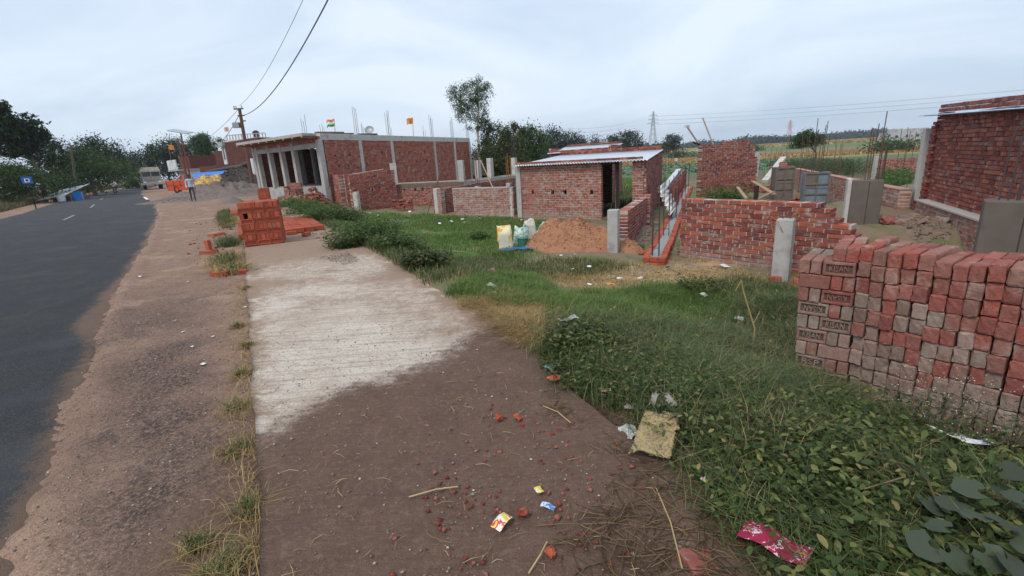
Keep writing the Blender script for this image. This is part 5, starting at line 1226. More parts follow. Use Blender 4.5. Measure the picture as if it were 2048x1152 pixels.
def sgn(nm, mat, wd, ht, dz, fwd_): m = MB(); m.box((Sg[0] + math.sin(fa) * fwd_, Sg[1] - math.cos(fa) * fwd_, cz + dz), (wd, .02, ht), fa); return m.build(nm, M[mat], t)
pl = sgn('plate', 'sign_blue', sw * 1.15, sw, 0, .05); sgn('white_square', 'plastic_white', sw * .55, sw * .52, -.02, .072)
m = MB(); cx_, cy_ = Sg[0] + math.sin(fa) * .092, Sg[1] - math.cos(fa) * .092
m.tube([(cx_, cy_, cz), (cx_ + .012 * math.sin(fa), cy_ - .012 * math.cos(fa), cz)], sw * .16, 12); m.build('pictogram', M['black'], t)
# wires
def wire(name, label, P, Q, sag, r, n_=40, over=1.0):
    P, Q = Vector(P), Vector(Q); m = MB(); pts = []
    for i in range(n_ + 1):
        f = i / n_ * over; p_ = P.lerp(Q, f); p_.z -= sag * 4 * f * (1 - f); pts.append(p_)
    m.tube(pts, r, 5); tag(m.build(name, M['dark_wire']), label, 'wire')
E1 = (-5.59, 17.01, 6.7); E2 = (-7.17, 19.5, 7.5)
def ext(P, Q, k): P, Q = Vector(P), Vector(Q); return P + (Q - P) * k
wire('overhead_wire', 'thick twisted overhead cable from the utility pole past the apron', (PT[0] + .1, PT[1], PT[2] - .55), ext((PT[0] + .1, PT[1], PT[2] - .55), (E1[0], E1[1], E1[2] + .45), 1.3), 1.1, .022)
wire('overhead_wire', 'thin pale overhead wire from the top of the utility pole', (PT[0], PT[1], PT[2] + .15), ext((PT[0], PT[1], PT[2] + .15), (E2[0], E2[1], E2[2] + .3), 1.3), .7, .010)
F1 = (-45.32, 75.0, 6.72)
wire('overhead_wire', 'overhead wire running from the utility pole towards the bamboo clump', (PT[0], PT[1], PT[2]), F1, .3, .016)
wire('overhead_wire', 'lower overhead cable running from the meter box pole towards the bamboo', (PT[0] - .2, PT[1], PT[2] - .6), (F1[0] + 1, F1[1], F1[2] - 1.2), .5, .024)

# stall on the left
c = (-40.49, 44.0, 0.78); z0 = gz(c[0], c[1])
t = thing('roadside_stall', 'low roadside stall with slanting silver sheet roof and blue plastic wall', 'stall', (c[0], c[1], z0)); q = lambda s, d: off(off(c, 5, s), 95, d)
corrugated(t, 'roof', (*q(-2.0, -.2), z0 + .25), (*q(.6, -.2), z0 + .65), (*q(-1.4, 2.2), z0 + 1.1), 'sheet_metal', waves=14, amp=.02)
m = MB(); m.prism([q(-1.2, .6), q(.8, .6), q(1.0, 2.0), q(-1.0, 2.0)][::-1], z0 - .1, z0 + .5); m.build('back_wall', M['bark'], t)
m = MB(); m.prism([q(.9, .2), q(1.8, .2), q(1.8, .3), q(.9, .3)][::-1], z0, z0 + .85); m.build('plastic_wall', M['tarp_blue'], t)
m = MB(); c2 = q(.2, -.2); m.tube([(*c2, z0 + .1), (*c2, z0 + .65)], [.28, .32], 12); m.build('water_pot', M['plastic_white'], t)
for s in (-.9, .85, 1.85): one(lambda m: m.tube([(*q(s, .05), z0 - .1), (*q(s, .05), z0 + .5 + .2 * s)], .04, 6), 'post', M['wood'], t)
c = (-92.07, 117.11); t = thing('roadside_stall', 'far roadside stall with white sheet awning by the tan truck', 'stall', (c[0], c[1], 0)); q = lambda s, d: off(off(c, -50, s), 40, d)
corrugated(t, 'roof', (*q(-3.5, -1), 1.9), (*q(2.5, -1), 1.9), (*q(-3.5, 2), 2.3), 'sheet_metal', waves=14, amp=.03)
m = MB(); m.prism([q(-3, .3), q(2, .3), q(2, 2), q(-3, 2)][::-1], 0, 1.7); m.build('counter_wall', M['wood_dark'], t)
for s in (-3, -.5, 2): one(lambda m: m.tube([(*q(s, -.8), 0), (*q(s, -.8), 1.9)], .05, 6), 'post', M['wood'], t)

# ================================================================== people
def skin_mesh(verts, edges, radii, root=0, sub_=2):
    me = bpy.data.meshes.new('tmp'); me.from_pydata(verts, edges, []); ob = bpy.data.objects.new('tmp', me); COL.objects.link(ob)
    md = ob.modifiers.new('s', 'SKIN'); 
    for i, r in enumerate(radii):
        sv = me.skin_vertices[0].data[i]; sv.radius = (r, r) if not hasattr(r, '__len__') else r; sv.use_root = (i == root)
    md.use_smooth_shade = True; s2 = ob.modifiers.new('ss', 'SUBSURF'); s2.levels = s2.render_levels = sub_
    dg = bpy.context.evaluated_depsgraph_get(); out = bpy.data.meshes.new_from_object(ob.evaluated_get(dg)); COL.objects.unlink(ob); bpy.data.objects.remove(ob); bpy.data.meshes.remove(me); return out
def person(label, loc, yaw, scale, shirt, trousers, stride=.18, seated=False, lean=0.0):
    t = thing('person', label, 'person', loc)
    V = [(0, 0, .93), (0, .01, 1.10), (0, .0, 1.28), (0, .0, 1.42), (0, -.01, 1.50), (0, -.02, 1.56), (0, -.03, 1.66), (0, -.03, 1.73)]
    Rr = [(.145, .11), (.135, .10), (.15, .105), (.15, .09), (.05, .05), (.055, .06), (.075, .092), (.05, .06)]
    E_ = [(i, i + 1) for i in range(7)]
    def chain(start, pts, rs):
        p = start
        for a, r in zip(pts, rs): V.append(a); Rr.append((r, r)); E_.append((p, len(V) - 1)); p = len(V) - 1
        return p
    for s in (-1, 1):
        f = stride * s
        if not seated: chain(0, [(.09 * s, 0, .88), (.10 * s, -f * .55 - .03, .50), (.10 * s, -f * .9 + (.05 if s < 0 else 0), .09), (.11 * s, -f * .9 - .13, .035)], [.085, .058, .042, .036])
        else: chain(0, [(.10 * s, -.05, .90), (.16 * s, -.42, .88), (.16 * s, -.30, .48), (.16 * s, -.40, .42)], [.085, .062, .045, .038])
        if not seated: e_ = chain(3, [(.19 * s, 0, 1.40), (.235 * s, .03 + f * .25, 1.13), (.23 * s, -.06 + f * .6, .90), (.225 * s, -.08 + f * .7, .82)], [.058, .045, .033, .030])
        else: e_ = chain(3, [(.19 * s, -.02, 1.38), (.26 * s, -.22, 1.16), (.24 * s, -.46, 1.10), (.24 * s, -.53, 1.09)], [.058, .045, .033, .03])
        hb = V[e_]
        for k in range(5):                       # five short fingers
            dx = (-.022 + .011 * k); ln = (.045, .06, .065, .058, .045)[k]
            a = len(V); V.append((hb[0] + (-.03 * s if k == 0 else 0), hb[1] + dx, hb[2] - .03 - ln * .5)); Rr.append((.008, .008)); E_.append((e_, a))
            V.append((V[a][0] - .008 * s, V[a][1] - .008, V[a][2] - ln * .6)); Rr.append((.006, .006)); E_.append((a, a + 1))
    me = skin_mesh(V, E_, Rr); nv = len(me.vertices); co = np.zeros(nv * 3); me.vertices.foreach_get('co', co); co = co.reshape(-1, 3)
    me.materials.clear()
    for mt in ('skin', shirt, trousers, 'black'): me.materials.append(M[mt])
    for p_ in me.polygons:
        c = p_.center; z = c.z
        if z > 1.47 and abs(c.x) < .13: k = 0
        elif not seated and z < .075: k = 3
        elif not seated and z < .95 and abs(c.x) < .185: k = 2
        elif seated and (z < .97 and c.y < .2 and abs(c.x) < .235): k = 2 if z > .5 else 3
        elif (not seated and z < .93) or (seated and c.y < -.43): k = 0
        else: k = 1
        p_.material_index = k; p_.use_smooth = True
    b = link('body', me, t); b.rotation_euler = (lean, 0, yaw); b.scale = (scale,) * 3
    def extra(nm, mat, fn):
        m = MB(); fn(m); o = m.build(nm, M[mat], None, smooth=True); o.parent = b; return o
    extra('hair', 'hair', lambda m: m.ball((0, -.018, 1.685), .098, 12, 8, (.88, 1.02, .95)))
    extra('face', 'skin', lambda m: (m.ball((0, -.045, 1.645), .083, 12, 8, (.88, .98, 1.15)), m.ball((0, -.132, 1.64), .014, 6, 4, (.8, 1, 1.4)), m.ball((.078, -.03, 1.65), .02, 6, 4, (.5, .8, 1.2)), m.ball((-.078, -.03, 1.65), .02, 6, 4, (.5, .8, 1.2))))
    extra('eyes', 'black', lambda m: (m.ball((.03, -.121, 1.665), .010, 6, 4), m.ball((-.03, -.121, 1.665), .010, 6, 4)))
    extra('mouth', 'hair', lambda m: m.ball((0, -.122, 1.60), .02, 6, 4, (1.1, .3, .25)))
    return t
c = (-19.883, 30.614, 0.0)
person('man in pale blue shirt and dark trousers walking beside the road', (c[0], c[1], -.03), R(32), .96, 'shirt_blue', 'trousers')
c = (30.618, 86.568, -1.6)
person('man in white shirt walking across the far cabbage field', (c[0], c[1], c[2] - .02), R(-75), 1.0, 'shirt_white', 'trousers', .28)
# motorcycle with rider
c = (-49.48, 61.47); my = R(28)
t = thing('motorcycle', 'dark motorcycle coming along the road at the bend', 'motorcycle', (c[0], c[1], 0)); fx = (math.sin(my), -math.cos(my))
def mq(f, s, z): return (c[0] + fx[0] * f - fx[1] * s, c[1] + fx[1] * f + fx[0] * s, z + .03)
for f in (.65, -.65):
    m = MB(); pts = [mq(f + .27 * math.cos(a), 0, .3 + .27 * math.sin(a)) for a in np.linspace(0, 2 * math.pi, 17)]; m.tube(pts, .05, 6); wv = m.build('wheel', M['tyre'], t); m = MB(); m.tube([mq(f, -.06, .3), mq(f, .06, .3)], .1, 8); m.build('hub', M['galv'], wv)
one(lambda m: m.tube([mq(.62, 0, .35), mq(.5, 0, .75), mq(.38, 0, 1.0)], .04, 6), 'fork', M['galv'], t)
one(lambda m: m.tube([mq(.35, -.36, 1.05), mq(.42, 0, 1.0), mq(.35, .36, 1.05)], .022, 6), 'handlebar', M['black'], t)
one(lambda m: m.ball(mq(.52, 0, .92), .11, 8, 6), 'headlight', M['plastic_white'], t)
one(lambda m: m.ball(mq(.15, 0, .82), .26, 10, 6, (.75, .75, .5)), 'fuel_tank', M['red_paint'], t)
one(lambda m: m.bar(mq(-.05, 0, .78), mq(-.75, 0, .84), .24, .1), 'seat', M['black'], t)
one(lambda m: m.box(mq(.05, 0, .45), (.3, .4, .35), my), 'engine', M['galv'], t)
person('motorcycle rider in pale shirt at the road bend', mq(-.2, 0, -.06)[:2] + (-.03,), my, 1.0, 'shirt_white', 'trousers', seated=True)

# ================================================================== pylons and their lines
def pylon(label, base, h, wb, r, mat='galv'):
    t = thing('pylon', label, 'pylon', base); x0, y0, z0 = base; m = MB()
    def w_(f): return wb * (1 - f) ** 1.25 * .5 + .35
    lv = [0, .18, .34, .48, .6, .7, .78, .86, .94, 1.0]
    for i in range(len(lv) - 1):
        a, b = w_(lv[i]), w_(lv[i + 1]); za, zb = z0 + h * lv[i], z0 + h * lv[i + 1]; C4 = ((-1, -1), (1, -1), (1, 1), (-1, 1))
        for k in range(4):
            p, q = C4[k], C4[(k + 1) % 4]
            m.bar((x0 + p[0] * a, y0 + p[1] * a, za), (x0 + p[0] * b, y0 + p[1] * b, zb), r); m.bar((x0 + p[0] * a, y0 + p[1] * a, za), (x0 + q[0] * b, y0 + q[1] * b, zb), r * .6); m.bar((x0 + q[0] * a, y0 + q[1] * a, za), (x0 + p[0] * b, y0 + p[1] * b, zb), r * .6)
    m.build('lattice', M[mat], t); ends = []
    for f, hw in ((.70, 4.6), (.80, 4.0), (.90, 3.4)):
        m = MB(); z = z0 + h * f
        for s in (-1, 1):
            m.bar((x0, y0 - .5, z + .8), (x0 + s * hw, y0, z), r * .8); m.bar((x0, y0 + .5, z - .3), (x0 + s * hw, y0, z), r * .8); ends.append((x0 + s * hw, y0, z - 1.0)); m.bar((x0 + s * hw, y0, z), (x0 + s * hw, y0, z - 1.0), r)
        m.build('crossarm', M[mat], t)
    return ends
e1 = pylon('tall grey lattice pylon beyond the shed roofs', (130.76, 430.0, 1.2), 32.5, 6.5, .26)
e2 = pylon('distant red and white lattice mast over the far fields', (373.49, 640.0, 1.2), 28.2, 7, .34, 'flag_pink')
e3 = pylon('faint lattice pylon behind the bushy trees', (21.19, 420.0, 0), 31.6, 6, .22)
for k in range(6):
    p_ = e1[k]; wire('power_line', ['lowest', 'lowest', 'middle', 'middle', 'highest', 'highest'][k] + ' of the power lines strung from the tall pylon over the far fields', p_, (p_[0] + 520, p_[1] - 215, p_[2] + 14), 9, .04); bpy.context.scene.collection.objects[-1]['group'] = 'power lines right of the pylon'
for k in range(6):
    p_ = e1[k]; q_ = e3[k]; wire('power_line', ['lowest', 'lowest', 'middle', 'middle', 'highest', 'highest'][k] + ' of the power lines between the tall pylon and the faint one', p_, q_, 6, .035); bpy.context.scene.collection.objects[-1]['group'] = 'power lines between pylons'
# far grey house on the right
c = (166.2, 210.0); zb = float(H(*c)) - .5
t = thing('grey_house', 'distant weathered grey house on the low rise at the field edge', 'house', (c[0], c[1], zb)); q = lambda s, d: off(off(c, -12, s), 78, d); zt = 4.2
m = MB(); m.prism([q(0, 0), q(15, 0), q(15, 9), q(0, 9)][::-1], zb, zt - 1.2); m.build('wall', M['plaster_grey'], t)
m = MB(); P_ = [(*q(3, .3), zt - 1.19), (*q(14, .3), zt - 1.19), (*q(14, 8.6), zt - 1.19), (*q(3, 8.6), zt - 1.19)]; m.prism([q(3, .3), q(14.5, .3), q(14.5, 8.6), q(3, 8.6)][::-1], zt - 1.19, zt); m.build('upper_wall', M['plaster_grey'], t)
for s in (2.5, 6.5, 10.5): m = MB(); c2 = q(s, -.05); m.box((c2[0], c2[1], zt - 3.0), (.9, .1, 1.1), R(-12)); m.build('window', M['glass_dark'], t)

# ================================================================== plants
def leaf_mat(name, stops, trans=.3, pos_var=True):
    n = NT(name); r = n.rand(); c = n.ramp(r, stops)
    if pos_var: c = n.mix(n.math('MULTIPLY', n.noise(n.pos(), 1.3, 3), .8), n.mix(1, c, (.7, .75, .7), 'MULTIPLY'), n.mix(1, c, (1.3, 1.25, 1.1), 'MULTIPLY'))
    M[name] = n.leaf(c, trans); return M[name]
leaf_mat('leaf_dark', [(0, (.012, .026, .012)), (.6, (.024, .048, .018)), (1, (.045, .08, .026))], .2)
leaf_mat('leaf_mid', [(0, (.022, .050, .014)), (.6, (.045, .090, .022)), (1, (.085, .14, .034))], .28)
leaf_mat('leaf_bush', [(0, (.04, .075, .022)), (.6, (.08, .135, .035)), (1, (.15, .20, .06))], .3)
leaf_mat('leaf_olive', [(0, (.035, .050, .016)), (.6, (.065, .085, .026)), (1, (.11, .12, .04))], .25)
leaf_mat('leaf_far', [(0, (.018, .032, .022)), (1, (.040, .062, .038))], .15)
leaf_mat('leaf_bright', [(0, (.035, .085, .018)), (.6, (.07, .15, .03)), (1, (.13, .22, .05))], .35)
leaf_mat('leaf_weed', [(0, (.028, .044, .014)), (.45, (.066, .096, .027)), (.75, (.115, .145, .042)), (.9, (.19, .20, .07)), (1, (.29, .23, .09))], .3)
leaf_mat('leaf_grey', [(0, (.05, .065, .042)), (.5, (.085, .105, .065)), (1, (.13, .15, .09))], .25)
leaf_mat('leaf_cabbage', [(0, (.13, .20, .12)), (1, (.21, .30, .19))], .2)
leaf_mat('grass_green', [(0, (.065, .125, .03)), (.5, (.13, .215, .05)), (.85, (.20, .28, .075)), (1, (.34, .32, .14))], .4)
leaf_mat('grass_mix', [(0, (.045, .080, .025)), (.5, (.085, .135, .045)), (.72, (.13, .16, .06)), (.88, (.26, .21, .11)), (1, (.42, .33, .18))], .35)
leaf_mat('grass_weed', [(0, (.045, .085, .03)), (.5, (.09, .15, .05)), (.75, (.14, .19, .07)), (.9, (.26, .24, .12)), (1, (.42, .35, .2))], .35)
leaf_mat('grass_dry', [(0, (.26, .16, .07)), (.5, (.42, .28, .12)), (1, (.58, .43, .22))], .3)
leaf_mat('grass_dull', [(0, (.065, .06, .032)), (.5, (.11, .10, .05)), (1, (.19, .15, .08))], .3)
leaf_mat('straw', [(0, (.30, .20, .10)), (.6, (.50, .36, .19)), (1, (.62, .48, .28))], .15)
leaf_mat('stalk', [(0, (.06, .04, .025)), (.6, (.13, .085, .05)), (1, (.26, .18, .10))], .1)
leaf_mat('stalk_mix', [(0, (.07, .045, .03)), (.5, (.16, .11, .07)), (.8, (.30, .22, .12)), (1, (.46, .34, .18))], .2)
leaf_mat('flower', [(0, (.55, .52, .45)), (1, (.75, .73, .68))], .3)

def blades(X, Y, Z, h, w, lean, az=None, seg=2, droop=.5):
    """bent tapering blades, 5 vertices and 2 faces each"""
    n = len(X); az = rng.uniform(0, 2 * np.pi, n) if az is None else az; dx, dy = np.cos(az), np.sin(az); px_, py_ = -dy, dx
    hw = w / 2; l1 = lean * h * .35; l2 = lean * h * (1 + droop * .3)
    b0 = np.stack([X - px_ * hw, Y - py_ * hw, Z - .01], 1); b1 = np.stack([X + px_ * hw, Y + py_ * hw, Z - .01], 1)
    m0 = np.stack([X + dx * l1 - px_ * hw * .75, Y + dy * l1 - py_ * hw * .75, Z + h * .6], 1); m1 = np.stack([X + dx * l1 + px_ * hw * .75, Y + dy * l1 + py_ * hw * .75, Z + h * .6], 1)
    tp = np.stack([X + dx * l2, Y + dy * l2, Z + h * (1 - droop * np.minimum(lean, 1.2) * .45)], 1)
    V = np.stack([b0, b1, m1, m0, tp], 1).reshape(-1, 3); i = np.arange(n)[:, None] * 5
    return V, i + np.array([[0, 1, 2, 3]]), i + np.array([[3, 2, 4]])
def leaves(P, D, N_, ln, wd, fold=.25):
    """pointed leaves folded on the midrib: 6 vertices, 4 triangles. P base, D direction, N_ up"""
    D = D / np.linalg.norm(D, axis=1, keepdims=True); Sd = np.cross(D, N_); Sd /= np.linalg.norm(Sd, axis=1, keepdims=True) + 1e-9; Nn = np.cross(Sd, D)
    ln = ln[:, None]; wd = wd[:, None]
    tip = P + D * ln - Nn * ln * .12; mid = P + D * ln * .45 + Nn * ln * .02
    l = P + D * ln * .42 - Sd * wd / 2 + Nn * wd * fold; r = P + D * ln * .42 + Sd * wd / 2 + Nn * wd * fold
    V = np.stack([P, l, mid, r, tip], 1).reshape(-1, 3); i = np.arange(len(P))[:, None] * 5
    return V, np.concatenate([i + np.array([[0, 2, 1]]), i + np.array([[0, 3, 2]]), i + np.array([[1, 2, 4]]), i + np.array([[2, 3, 4]])])
def fine_leaves(P, D, N_, ln, wd, fold=.22):
    """oval leaves, 11 vertices"""
    D = D / np.linalg.norm(D, axis=1, keepdims=True); Sd = np.cross(D, N_); Sd /= np.linalg.norm(Sd, axis=1, keepdims=True) + 1e-9; Nn = np.cross(Sd, D); ln = ln[:, None]; wd = wd[:, None]; cols = [P]
    curl = rng.uniform(-.05, .3, ln.shape)
    for t_, k in ((.22, .72), (.5, 1.0), (.78, .66)):
        m_ = P + D * ln * t_ - Nn * ln * curl * t_ * t_; cols += [m_ - Sd * wd / 2 * k + Nn * wd * fold * k, m_, m_ + Sd * wd / 2 * k + Nn * wd * fold * k]
    cols.append(P + D * ln - Nn * ln * curl); V = np.stack(cols, 1).reshape(-1, 3); i = np.arange(len(P))[:, None] * 11
    T_ = np.concatenate([i + np.array([f]) for f in ((0, 2, 1), (0, 3, 2), (7, 8, 10), (8, 9, 10))]); Q_ = np.concatenate([i + np.array([f]) for f in ((1, 2, 5, 4), (2, 3, 6, 5), (4, 5, 8, 7), (5, 6, 9, 8))])
    return V, [T_, Q_]
def rand_in(poly, n, clump=0.0, cs=1.5, seed=0, soft=0):
    xs = [p[0] for p in poly]; ys = [p[1] for p in poly]; out = [np.zeros((0, 2))]; got = 0
    for _ in range(60):
        q = np.stack([rng.uniform(min(xs) - soft, max(xs) + soft, n * 2), rng.uniform(min(ys) - soft, max(ys) + soft, n * 2)], 1)
        k = in_poly(q[:, 0], q[:, 1], poly) if not soft else rng.random(len(q)) < soft_poly(q[:, 0], q[:, 1], poly, soft)
        if clump: k &= rng.random(len(q)) < np.clip((fbm(q[:, 0] * cs, q[:, 1] * cs, seed) - .5 + (1 - clump) * .5) * 4 * clump + (1 - clump), 0, 1)
        out.append(q[k]); got += int(k.sum())
        if got >= n: break
    return np.concatenate(out)[:n]
def on_hard(x, y): u, v = UV(x, y); return (v > -.22) & (v < np.interp(u, [-4, .5, 1.8, 3.1, 8, 12.7, 27], [1.05, 1.1, 1.25, 1.7, 1.88, 1.8, 1.55])) & (u < 26)
def grass(name, label, poly, n, hmin, hmax, w, lean, mat, clump=.5, cs=1.5, seed=0, soft=.2, xy=None, cat='grass', kind='stuff', parent=None, keep_hard=False):
    q = rand_in(poly, n, clump, cs, seed, soft) if xy is None else xy
    if not keep_hard: q = q[~on_hard(q[:, 0], q[:, 1])]
    X, Y = q[:, 0], q[:, 1]; m = len(X); h = rng.uniform(hmin, hmax, m) * (.55 + .9 * fbm(X * 2, Y * 2, seed + 5)); r = np.hypot(X, Y)
    V, Q, T3 = blades(X, Y, Hn(X, Y), h, w * rng.uniform(.6, 1.3, m), np.abs(rng.normal(lean, lean * .5, m)))
    o = mesh_np(name, V, [Q, T3], M[mat], parent)
    if label: tag(o, label, cat, kind=kind)
    return o
def sprigs(name, label, xy, hmin, hmax, nl, ll, lw, mat, lean=.5, stem_mat='stalk', parent=None, kind='stuff', cat='plant', zbase=None, fine=False):
    """leafy stems; one leaf mesh and one stem mesh"""
    X, Y = xy[:, 0], xy[:, 1]; m = len(X); Z = Hn(X, Y) if zbase is None else np.full(m, zbase); h = rng.uniform(hmin, hmax, m); az = rng.uniform(0, 6.283, m); le = np.abs(rng.normal(lean, lean * .4, m)) * h
    k = nl; t = np.tile(np.linspace(.22, 1, k), (m, 1)) + rng.normal(0, .04, (m, k)); t = np.clip(t, .1, 1)
    bx = X[:, None] + np.cos(az)[:, None] * le[:, None] * t ** 1.6; by = Y[:, None] + np.sin(az)[:, None] * le[:, None] * t ** 1.6; bz = Z[:, None] + h[:, None] * t * (1 - .15 * t)
    P = np.stack([bx, by, bz], -1).reshape(-1, 3); la = rng.uniform(0, 6.283, m * k); el = rng.normal(.15, .35, m * k)
    D = np.stack([np.cos(la) * np.cos(el), np.sin(la) * np.cos(el), np.sin(el)], 1); Nn = np.stack([rng.normal(0, .35, m * k), rng.normal(0, .35, m * k), np.ones(m * k)], 1)
    sz_ = rng.uniform(.6, 1.25, m * k)
    V, F = (fine_leaves if fine else leaves)(P, D, Nn, ll * sz_, lw * sz_); F = F if isinstance(F, list) else [F]
    sv, sq, stt = blades(X, Y, Z, h * .92, np.full(m, .006 if ll < .2 else .02), le / h, az, droop=.2)
    if parent is None:
        o = mesh_np(name, np.vstack([V, sv]), F + [sq + len(V), stt + len(V)], M[mat], smooth=fine); tag(o, label, cat, kind=kind); return o
    o = mesh_np('foliage', V, F, M[mat], parent); mesh_np('stems', sv, [sq, stt], M[stem_mat], parent); return o
def disc(c, r, n, sq=1.0, rot=0.0):
    a = rng.uniform(0, 6.283, n); q = r * np.sqrt(rng.random(n)); x, y = q * np.cos(a), q * np.sin(a) * sq
    return np.stack([c[0] + x * math.cos(rot) - y * math.sin(rot), c[1] + x * math.sin(rot) + y * math.cos(rot)], 1)

# ---- ground cover
grass('green_grass', 'fresh green grass covering the plot before the shed', P_LAWN, 60000, .035, .11, .010, .6, 'grass_green', .7, .8, 61, .35)
grass('green_grass', 'bright green grass clump beside the dry straw patch', P_FRESH1, 16000, .06, .17, .006, .7, 'grass_green', .3, 2, 62, .12)
grass('green_grass', 'lush bright green grass behind the leafy weeds', P_FRESH2, 30000, .07, .19, .006, .7, 'grass_green', .3, 2, 63, .15)
grass('dry_grass', 'matted straw coloured grass along the apron edge', P_DRY, 9000, .05, .16, .005, 1.4, 'grass_dry', .4, 2, 64, .12)
grass('dry_grass', 'short trampled dry grass between the post and the weeds', P_TRAMPLED, 16000, .015, .06, .007, 1.4, 'grass_dry', .75, 1.2, 65, .3)
grass('mixed_grass', 'tangled mixed grass around the stamped brick stack', P_WEED, 70000, .05, .2, .0042, .8, 'grass_weed', .6, 1.6, 66, .3)
grass('dry_grass', 'dead dry stems among the leafy weeds', P_WEED, 6500, .08, .26, .0028, 1.0, 'stalk_mix', .6, 1.6, 67, .2)
P_LEAFY = [(0.263, 3.364, 0.0), (0.705, 3.642, -0.039), (1.167, 3.389, -0.094), (1.412, 2.68, -0.067), (2.111, 2.935, -0.252), (2.257, 2.58, -0.241), (2.627, 2.074, -0.264), (2.819, 1.564, -0.243), (1.526, 0.906, 0.0), (1.041, 1.071, 0.0), (0.981, 1.478, 0.0), (0.875, 1.766, 0.0), (0.843, 2.102, 0.0), (0.771, 2.571, -0.0), (0.388, 2.887, 0.0)]
q = np.concatenate([rand_in(P_LEAFY, 3300, .6, 1.6, 68, .25), rand_in(P_WEED, 900, .6, 1.6, 68, .3)]); q = q[~on_hard(q[:, 0], q[:, 1])]
sprigs('leafy_weeds', 'dark green leafy weeds spreading over the near right corner', q, .05, .22, 7, .038, .018, 'leaf_weed', .8, fine=True)
Q_ = [(1.324, 2.081, -0.013), (2.257, 2.58, -0.241), (2.583, 2.036, -0.248), (2.513, 1.373, -0.146), (1.526, 0.906, 0.0), (1.081, 1.235, 0.0), (1.053, 1.605, 0.0)]
q = rand_in(Q_, 1500, .3, 1.4, 69, .1); sprigs('leafy_weeds', 'larger leaved weeds nearest the bare mud', q, .08, .24, 7, .047, .023, 'leaf_weed', .7, fine=True)
P_EDGE = [(-5.441, 13.705, 0.0), (-4.337, 12.944, -0.043), (-2.974, 11.75, -0.185), (-1.206, 7.924, -0.114), (-0.817, 6.068, -0.016), (-1.065, 5.954, -0.0), (-1.679, 6.986, 0.0), (-2.373, 8.511, -0.002), (-3.592, 10.273, 0.0)]
grass('mixed_grass', 'rough mixed grass along the right edge of the apron', P_EDGE, 16000, .06, .2, .008, .7, 'grass_mix', .5, 1.2, 70, .3)
P_MID = [(-1.206, 7.924, -0.114), (-0.22, 10.277, -0.5), (0.396, 9.294, -0.501), (2.078, 8.709, -0.524), (1.969, 7.886, -0.511), (0.63, 7.453, -0.458), (-0.498, 6.22, -0.071), (-0.953, 6.617, -0.034)]
grass('mixed_grass', 'thin mixed grass in front of the soil heap', P_MID, 15000, .04, .14, .007, .7, 'grass_mix', .6, 1.2, 71, .3)
P_B = [(2.446, 6.367, -0.505), (3.584, 7.097, -0.541), (4.198, 6.551, -0.551), (3.398, 5.145, -0.51), (2.795, 5.227, -0.502), (2.266, 5.708, -0.5)]
grass('mixed_grass', 'thin weeds below the wire tangled post', P_B, 7000, .06, .2, .006, .7, 'grass_mix', .6, 1.6, 72, .2)
uu = rng.uniform(8, 160, 42000) ** 1.0; vv = road_l(uu) - 1.2 - np.abs(rng.normal(0, 2.6, 42000)); gx, gy = XY(uu, vv)
grass('verge_grass', 'dull grass on the far verge of the road', None, 0, .15, .55, .03, .5, 'grass_dull', xy=np.stack([gx, gy], 1), keep_hard=True)
uu = rng.uniform(12, 70, 26000); vv = road_l(uu) - 3.0 - np.abs(rng.normal(0, 3.5, 26000)); gx, gy = XY(uu, vv)
grass('verge_grass', 'taller dark green undergrowth behind the far road verge', None, 0, .3, .9, .05, .5, 'grass_mix', xy=np.stack([gx, gy], 1), keep_hard=True)
uu = rng.uniform(14, 40, 9000); vv = rng.uniform(1.7, 4.2, 9000); gx, gy = XY(uu, vv); k = (fbm(gx, gy, 75) > .42)
grass('green_grass', 'rough grass between the brick beds and the big building', None, 0, .08, .3, .014, .6, 'grass_mix', xy=np.stack([gx[k], gy[k]], 1))
P_PLOT = [(19.13, 32.85), (21.46, 28.18), (36.53, 51.06), (36.28, 63.74)]
q = rand_in(P_PLOT, 2600, .2, .5, 77, 1.2); sprigs('tall_weeds', 'tall brown green weeds filling the plot behind the boundary wall', q, .7, 1.5, 10, .14, .05, 'leaf_olive', .3)
q = rand_in([(14.94, 18.99), (14.36, 17.03), (22.26, 26.58), (21.8, 27.49)], 500, .2, .5, 78, .4); sprigs('tall_weeds', 'pale green weeds between boundary wall and right building', q, .4, .85, 9, .12, .05, 'leaf_bright', .3)
q = rand_in([(18.598, 73.473, -1.6), (19.677, 71.024, -1.6), (5.546, 19.946, -0.6), (5.273, 20.193, -0.6)], 20, 0, 1, 79, .5)
fx_ = rng.uniform(0, 1, 9000); fy_ = rng.uniform(0, 1, 9000)
q = rand_in([(4.31, 18.1), (5.3, 17.56), (17.01, 51.36), (13.13, 59.16)], 9000, .3, .6, 80, .8); grass('green_grass', 'green field grass seen through the shed doorway', None, 0, .1, .3, .03, .5, 'grass_green', xy=q)
